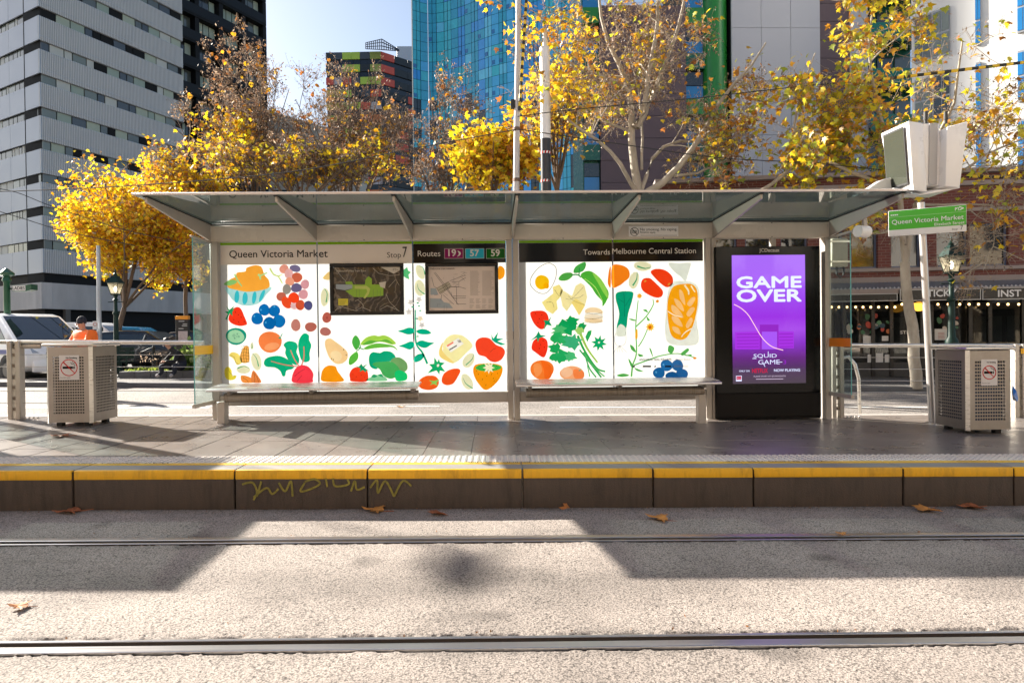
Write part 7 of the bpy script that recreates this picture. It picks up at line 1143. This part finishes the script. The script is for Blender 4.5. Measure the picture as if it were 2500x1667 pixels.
def vanx(o, M, body):
    BL = pm('blue_stripe', (.01, .04, .30), .3, 0, 0)
    for s in (-1, 1): mb = MB(); mb.box((-3.6, s*.965-.004, .78), (.70, s*.965+.004, .90), 0, M); mb.build('stripe', BL, body)
    for s in (-1, 1): mb = MB(); mb.hexa([M@Vector(p) for p in ((.72, s*.86, .88), (.945, s*.78, .80), (.93, s*.55, .80), (.80, s*.5, .9), (.56, s*.93, 1.02), (.80, s*.80, .98), (.78, s*.55, .98), (.6, s*.6, 1.02))]); mb.build('headlight', HEADL, o, bev=.01)
    mb = MB(); mb.box((.88, -.8, .28), (.99, .8, .62), 0, M); mb.build('bumper', CARW, o, bev=.05, seg=2); mb = MB(); mb.box((.90, -.45, .66), (.965, .45, .82), 0, M); mb.build('grille', BLACKM, o, bev=.02)
    for s in (-1, 1): mb = MB(); mb.box((-.35, s*1.12-.08, 1.15), (-.22, s*1.12+.08, 1.42), 0, M); mb.build('mirror', BLACKM, o, bev=.03, seg=2)
    for s in (-1, 1): mb = MB(); mb.box((-1.45, s*.966-.003, .35), (-1.43, s*.966+.003, 1.78), 0, M); mb.build('door_seam', BLACKM, body)
vp = G(47, 934, -.29); vehicle('white_van', 'white delivery van with a blue side stripe at the left edge', 'van', (vp.x+.15, vp.y+.85, gz(vp.x, -.29)), R(-30), 1.93, [(-4.0, .35), (.75, .30), (.95, .45), (.97, .75), (.80, .98), (.35, 1.12), (-.75, 1.86), (-1.1, 1.93), (-3.9, 1.95), (-4.05, 1.7)], .95, .16, CARW, [[(-1.35, 1.12), (-.08, 1.12), (-.78, 1.72), (-1.35, 1.76)], [(-3.7, 1.15), (-1.5, 1.12), (-1.5, 1.76), (-3.7, 1.76)]], [((.35, 1.12), (-.75, 1.86))], (0, -3.0), .345, vanx)
sed = [(-2.2, .35), (2.1, .32), (2.25, .5), (2.2, .75), (1.25, .95), (.45, 1.42), (-.2, 1.47), (-1.0, 1.43), (-1.75, 1.0), (-2.25, .92), (-2.3, .55)]
sw = [[(-1.35, .98), (.98, .95), (.40, 1.33), (-.92, 1.33)]]
def ground_at(px, Y): x = P(px, 850, Y).x; return (x, Y, gz(x, -.29))
def textx(o, M, body): text_mesh('lettering', 'RY', M@Vector((-.35, -.93, 1.35)), M.to_3x3()@Vector((1, 0, 0)), (0, 0, 1), .45, INKB, body, h=.28, bold=.02)
vehicle('white_van', 'white lettered van parked behind the orange vested worker', 'van', ground_at(225, 30), R(0), 1.85, [(-2.3, .35), (2.2, .32), (2.35, .7), (1.6, 1.1), (.9, 1.72), (.4, 1.85), (-2.3, 1.86)], 1.0, .12, CARW, [[(.1, 1.15), (1.35, 1.12), (.75, 1.66), (.1, 1.68)]], [((1.6, 1.1), (.9, 1.72))], (-1.5, 1.5), .33, textx)
vehicle('parked_car', 'dark parked car with a pale roof behind the planter', 'car', ground_at(350, 23.5), R(0), 1.8, sed, .85, .35, CARK, sw, [((1.25, .95), (.45, 1.42)), ((-1.75, 1.0), (-1.0, 1.43))], (-1.4, 1.4), .33, None)
vehicle('parked_car', 'black parked car half hidden by the wayfinding pillar', 'car', ground_at(468, 25.5), R(180), 1.8, sed, .85, .35, CARK, sw, [((1.25, .95), (.45, 1.42)), ((-1.75, 1.0), (-1.0, 1.43))], (-1.4, 1.4), .33, None)
vehicle('parked_car', 'blue topped parked car right of the left heritage lamp', 'car', ground_at(300, 31), R(180), 1.8, [(x, z*1.15) for x, z in sed], .85, .35, pm('car_blue', (.02, .22, .42), .25, 0, 0, coat=.5), [[(x, z*1.15) for x, z in sw[0]]], [((1.25, 1.09), (.45, 1.63))], (-1.4, 1.4), .33, None)
# ---------------------------------------------------------------- people
SKIN = pm('skin', (.42, .23, .16), .5, 0, .05)
def person(label, verts, edges, matf, mats, root, kids):
    o = thing('person', label, 'person', root); me = bpy.data.meshes.new('body'); me.from_pydata([v[:3] for v in verts], edges, []); ob = bpy.data.objects.new('tmp', me); COL.objects.link(ob)
    md = ob.modifiers.new('Skin', 'SKIN'); md.use_smooth_shade = True
    for i, v in enumerate(verts): me.skin_vertices[0].data[i].radius = (v[3], v[4] if len(v) > 4 else v[3]); me.skin_vertices[0].data[i].use_root = (i == 0)
    s = ob.modifiers.new('Sub', 'SUBSURF'); s.levels = s.render_levels = 2
    dg = bpy.context.evaluated_depsgraph_get(); nm = bpy.data.meshes.new_from_object(ob.evaluated_get(dg)); bpy.data.objects.remove(ob); nm.materials.clear()
    for m in mats: nm.materials.append(m)
    pts = np.array([v[:3] for v in verts])
    for p in nm.polygons: c = np.array(p.center); p.material_index = matf(int(np.argmin(((pts-c)**2).sum(1))), c); p.use_smooth = True
    link(bpy.data.objects.new('body', nm), o)
    for k in kids: k(o)
    return o
def hand(bx_, d, up, m):
    d = Vector(d).normalized(); up = Vector(up).normalized(); sd = d.cross(up).normalized(); bx_ = Vector(bx_)
    def f(o):
        mb = MB(); 
        mb.hexa([bx_+sd*a+up*b+d*c for c in (0, .085) for a, b in ((-.038, -.014), (.038, -.014), (.038, .014), (-.038, .014))])
        for i, L in enumerate((.065, .075, .07, .055)): s0 = bx_+d*.08+sd*(-.028+i*.019); mb.tube([s0, s0+d*L*.55-up*.006, s0+d*L*.9-up*.03], [.010, .009, .007], 6)
        s0 = bx_+d*.02+sd*-.036; mb.tube([s0, s0+d*.03-sd*.03, s0+d*.06-sd*.038], [.012, .011, .008], 6); mb.build('hand', m, o, smooth=True)
    return f
def headkids(c, fwd, hair, hairm, beanie=False, r=.1):
    c = Vector(c); fw = Vector(fwd).normalized()
    def f(o):
        mb = MB(); mb.lathe([(r*.99, -.02), (r*1.06, .02), (r*1.02, .07), (r*.7, .115), (r*.2, .135)], c-fw*.012, 14); mb.build('beanie' if beanie else 'hair', hairm, o, smooth=True)
        if not beanie: mb = MB(); mb.lathe([(r*.6, -.09), (r*.9, -.04), (r*.95, .04), (r*.7, .1)], c-fw*.04, 12); mb.build('hair', hairm, o, smooth=True)
        sd = fw.cross(Vector((0, 0, 1))); mb = MB()
        for s in (-1, 1): mb.tube([c+sd*s*.034+fw*(r*.93)+Vector((0, 0, -.005)), c+sd*s*.034+fw*(r*.97)+Vector((0, 0, -.005))], .011, 6)
        mb.build('eyes', BLACKM, o); mb = MB(); mb.tube([c+fw*r*.9+Vector((0, 0, -.01)), c+fw*(r*1.16)+Vector((0, 0, -.045)), c+fw*r*.9+Vector((0, 0, -.05))], [.010, .016, .012], 6); mb.build('nose', SKIN, o, smooth=True)
        mb = MB(); mb.tube([c+fw*r*.86+sd*.026+Vector((0, 0, -.078)), c+fw*r*.93+Vector((0, 0, -.08)), c+fw*r*.86-sd*.026+Vector((0, 0, -.078))], .006, 5); mb.build('mouth', pm('lip', (.3, .1, .08), .5, 0, 0), o)
        for s in (-1, 1): mb = MB(); mb.lathe([(.012, -.03), (.02, 0), (.014, .028)], c+sd*s*r*.95+Vector((0, 0, -.03)), 6, squash=.6); mb.build('ear', SKIN, o, smooth=True)
    return f
HIVIS = pm('hi_vis_orange', (.98, .17, .01), .6, 0, .08, 8); NAVYC = pm('navy_cloth', (.012, .014, .025), .8, 0, .2); BLKC = pm('black_cloth', (.012, .012, .014), .85, 0, .2); TAPE = pm('reflective_tape', (.6, .6, .6), .3, .3, 0)
def standing(label, px, yh, Y, fwd, mats, arms, kids_head, build=1.0):
    h = P(px, yh, Y); x, zg = h.x, gz(h.x, -.22); H = h.z+.10-zg; k = H/1.75; f = Vector(fwd).normalized(); s = Vector((f.y, -f.x, 0)); O = Vector((x, Y, zg))
    def q(a, b, z, r, r2=None):
        if z < 1.45: b *= build; r *= build; r2 = r2 and r2*build
        p = O+f*a*k+s*b*k; return (p.x, p.y, zg+z*k, r*k, (r2 or r)*k)
    v = [q(0, 0, .95, .15, .12), q(0, 0, 1.15, .15, .12), q(.01, 0, 1.34, .17, .12), q(.03, 0, 1.46, .09), q(.05, 0, 1.52, .055), q(.07, 0, 1.60, .085), q(.08, 0, 1.68, .09), q(0, .19, 1.40, .075), q(arms[0][0], .24, arms[0][1], .06), q(arms[1][0], .18, arms[1][1], .042), q(0, -.19, 1.40, .075), q(arms[2][0], -.24, arms[2][1], .06), q(arms[3][0], -.18, arms[3][1], .042), q(0, .1, .85, .10), q(.02, .11, .48, .07), q(-.02, .11, .09, .05), q(.13, .12, .05, .045), q(0, -.1, .85, .10), q(.03, -.11, .48, .07), q(.0, -.11, .09, .05), q(.15, -.12, .05, .045)]
    e = [(0, 1), (1, 2), (2, 3), (3, 4), (4, 5), (5, 6), (2, 7), (7, 8), (8, 9), (2, 10), (10, 11), (11, 12), (0, 13), (13, 14), (14, 15), (15, 16), (0, 17), (17, 18), (18, 19), (19, 20)]
    def mf(i, c): return 2 if i in (4, 5, 6) else (1 if i >= 13 else 0)
    kids = [headkids((v[6][0], v[6][1], v[6][2]-.02*k), f, 1, kids_head[0], kids_head[1], .095*k)]+[hand(v[i][:3], f*.8+Vector((0, 0, -.3)), (0, 0, 1), SKIN) for i in (9, 12)]
    return person(label, v, e, mf, mats, O, kids)
wk = standing('worker in an orange hi-vis jacket and dark beanie looking down', 207, 790, 14.0, (-.55, -.83, 0), [HIVIS, NAVYC, SKIN], [(.12, 1.16), (.38, 1.16), (.14, 1.18), (.42, 1.24)], (NAVYC, True), 1.62)
standing('person in black with tied dark hair beside the lettered van', 248, 806, 24, (-.9, -.4, 0), [BLKC, BLKC, SKIN], [(-.02, 1.12), (.1, .95), (-.02, 1.12), (.12, .95)], (pm('dark_hair', (.015, .012, .01), .5), False))
def seated():
    Y = Ypl+.05; c = P(430, 905, Y); x0, zs = c.x, zt_; k = 1.0; ft = gz(x0, -.15)
    v = [(x0+.16, Y+.16, zs+.12, .15, .13), (x0+.10, Y+.12, zs+.34, .15, .12), (x0-.0, Y+.0, zs+.52, .16, .12), (x0-.09, Y-.06, zs+.60, .07, .07), (x0-.15, Y-.10, zs+.66, .06, .06), (x0-.17, Y-.14, zs+.74, .09, .085), (x0-.18, Y-.14, zs+.80, .085, .08),
         (x0+.13, Y-.16, zs+.50, .07), (x0+.10, Y-.30, zs+.26, .058), (x0-.08, Y-.42, zs+.27, .042), (x0-.10, Y+.14, zs+.52, .07), (x0-.26, Y-.02, zs+.30, .058), (x0-.20, Y-.30, zs+.28, .042),
         (x0+.24, Y-.02, zs+.10, .105), (x0+.14, Y-.38, zs+.16, .085), (x0+.13, Y-.36, ft+.16, .058), (x0+.06, Y-.50, ft+.05, .045), (x0-.0, Y+.02, zs+.10, .105), (x0-.24, Y-.34, zs+.16, .085), (x0-.22, Y-.34, ft+.16, .058), (x0-.34, Y-.44, ft+.05, .045)]
    e = [(0, 1), (1, 2), (2, 3), (3, 4), (4, 5), (5, 6), (2, 7), (7, 8), (8, 9), (2, 10), (10, 11), (11, 12), (0, 13), (13, 14), (14, 15), (15, 16), (0, 17), (17, 18), (18, 19), (19, 20)]
    mf = lambda i, c: 2 if i in (4, 5, 6) else (1 if i in (13, 14, 17, 18, 15, 19) else (3 if i in (16, 20) else 0)); SHOE = pm('shoe_grey', (.35, .33, .34), .7, 0, .2)
    person('man in dark clothes sitting hunched on the planter wall', v, e, mf, [BLKC, NAVYC, SKIN, SHOE], (x0, Y, zs), [headkids((x0-.18, Y-.14, zs+.78), (-.7, -.7, -.1), 1, pm('dark_hair', (.015, .012, .01), .5), False, .09), hand(v[9][:3], (-.8, -.2, -.1), (0, 0, 1), SKIN), hand(v[12][:3], (.3, -.8, -.1), (0, 0, 1), SKIN)])
seated()

# ---------------------------------------------------------------- crushed leaf litter along kerb and rails
rg = np.random.default_rng(77); Nl = 260; xs = rg.uniform(-4.2, 4.6, Nl); k = rg.random(Nl); ys = np.where(k < .6, YK-rg.exponential(.03, Nl)-.012, np.where(k < .8, RAIL_F+.07+rg.exponential(.03, Nl), RAIL_N+.075+rg.exponential(.03, Nl)))
pos = np.c_[xs, ys, SL*xs-.284]; V, Fq, C = leaves_np(rg, pos, .018, np.array([(.30, .13, .04), (.20, .10, .05), (.12, .07, .04)])[rg.integers(0, 3, Nl)], 0, .2); lt_ = mesh_np('leaf_litter', V, Fq, LEAFM, None, False, C); tag(lt_, 'crumbs of crushed brown leaf along the kerb and rails', 'leaf litter', None, 'stuff')

# plane trees on the far footpath behind the viewer (seen only as reflections)
for lab, x, y, a in (('yellow plane tree behind the viewer, leftmost of three', -4.5, -8.5, .8), ('yellow plane tree behind the viewer, middle of three', 6.5, -9.2, 2.6), ('yellow plane tree behind the viewer, rightmost of three', 17.5, -8.6, 4.4)):
    b0_ = WM[yt].to_translation(); c_ = yt.copy(); Mx = Matrix.Translation((x, y, gz(x, -.2)))@Matrix.Rotation(a, 4, 'Z')@Matrix.Translation(-b0_); link(c_, None, Mx@WM[yt]); c_['label'] = lab; c_['group'] = 'plane trees behind the viewer'
    for ch in list(yt.children): d_ = ch.copy(); link(d_, c_, Mx@WM[ch])
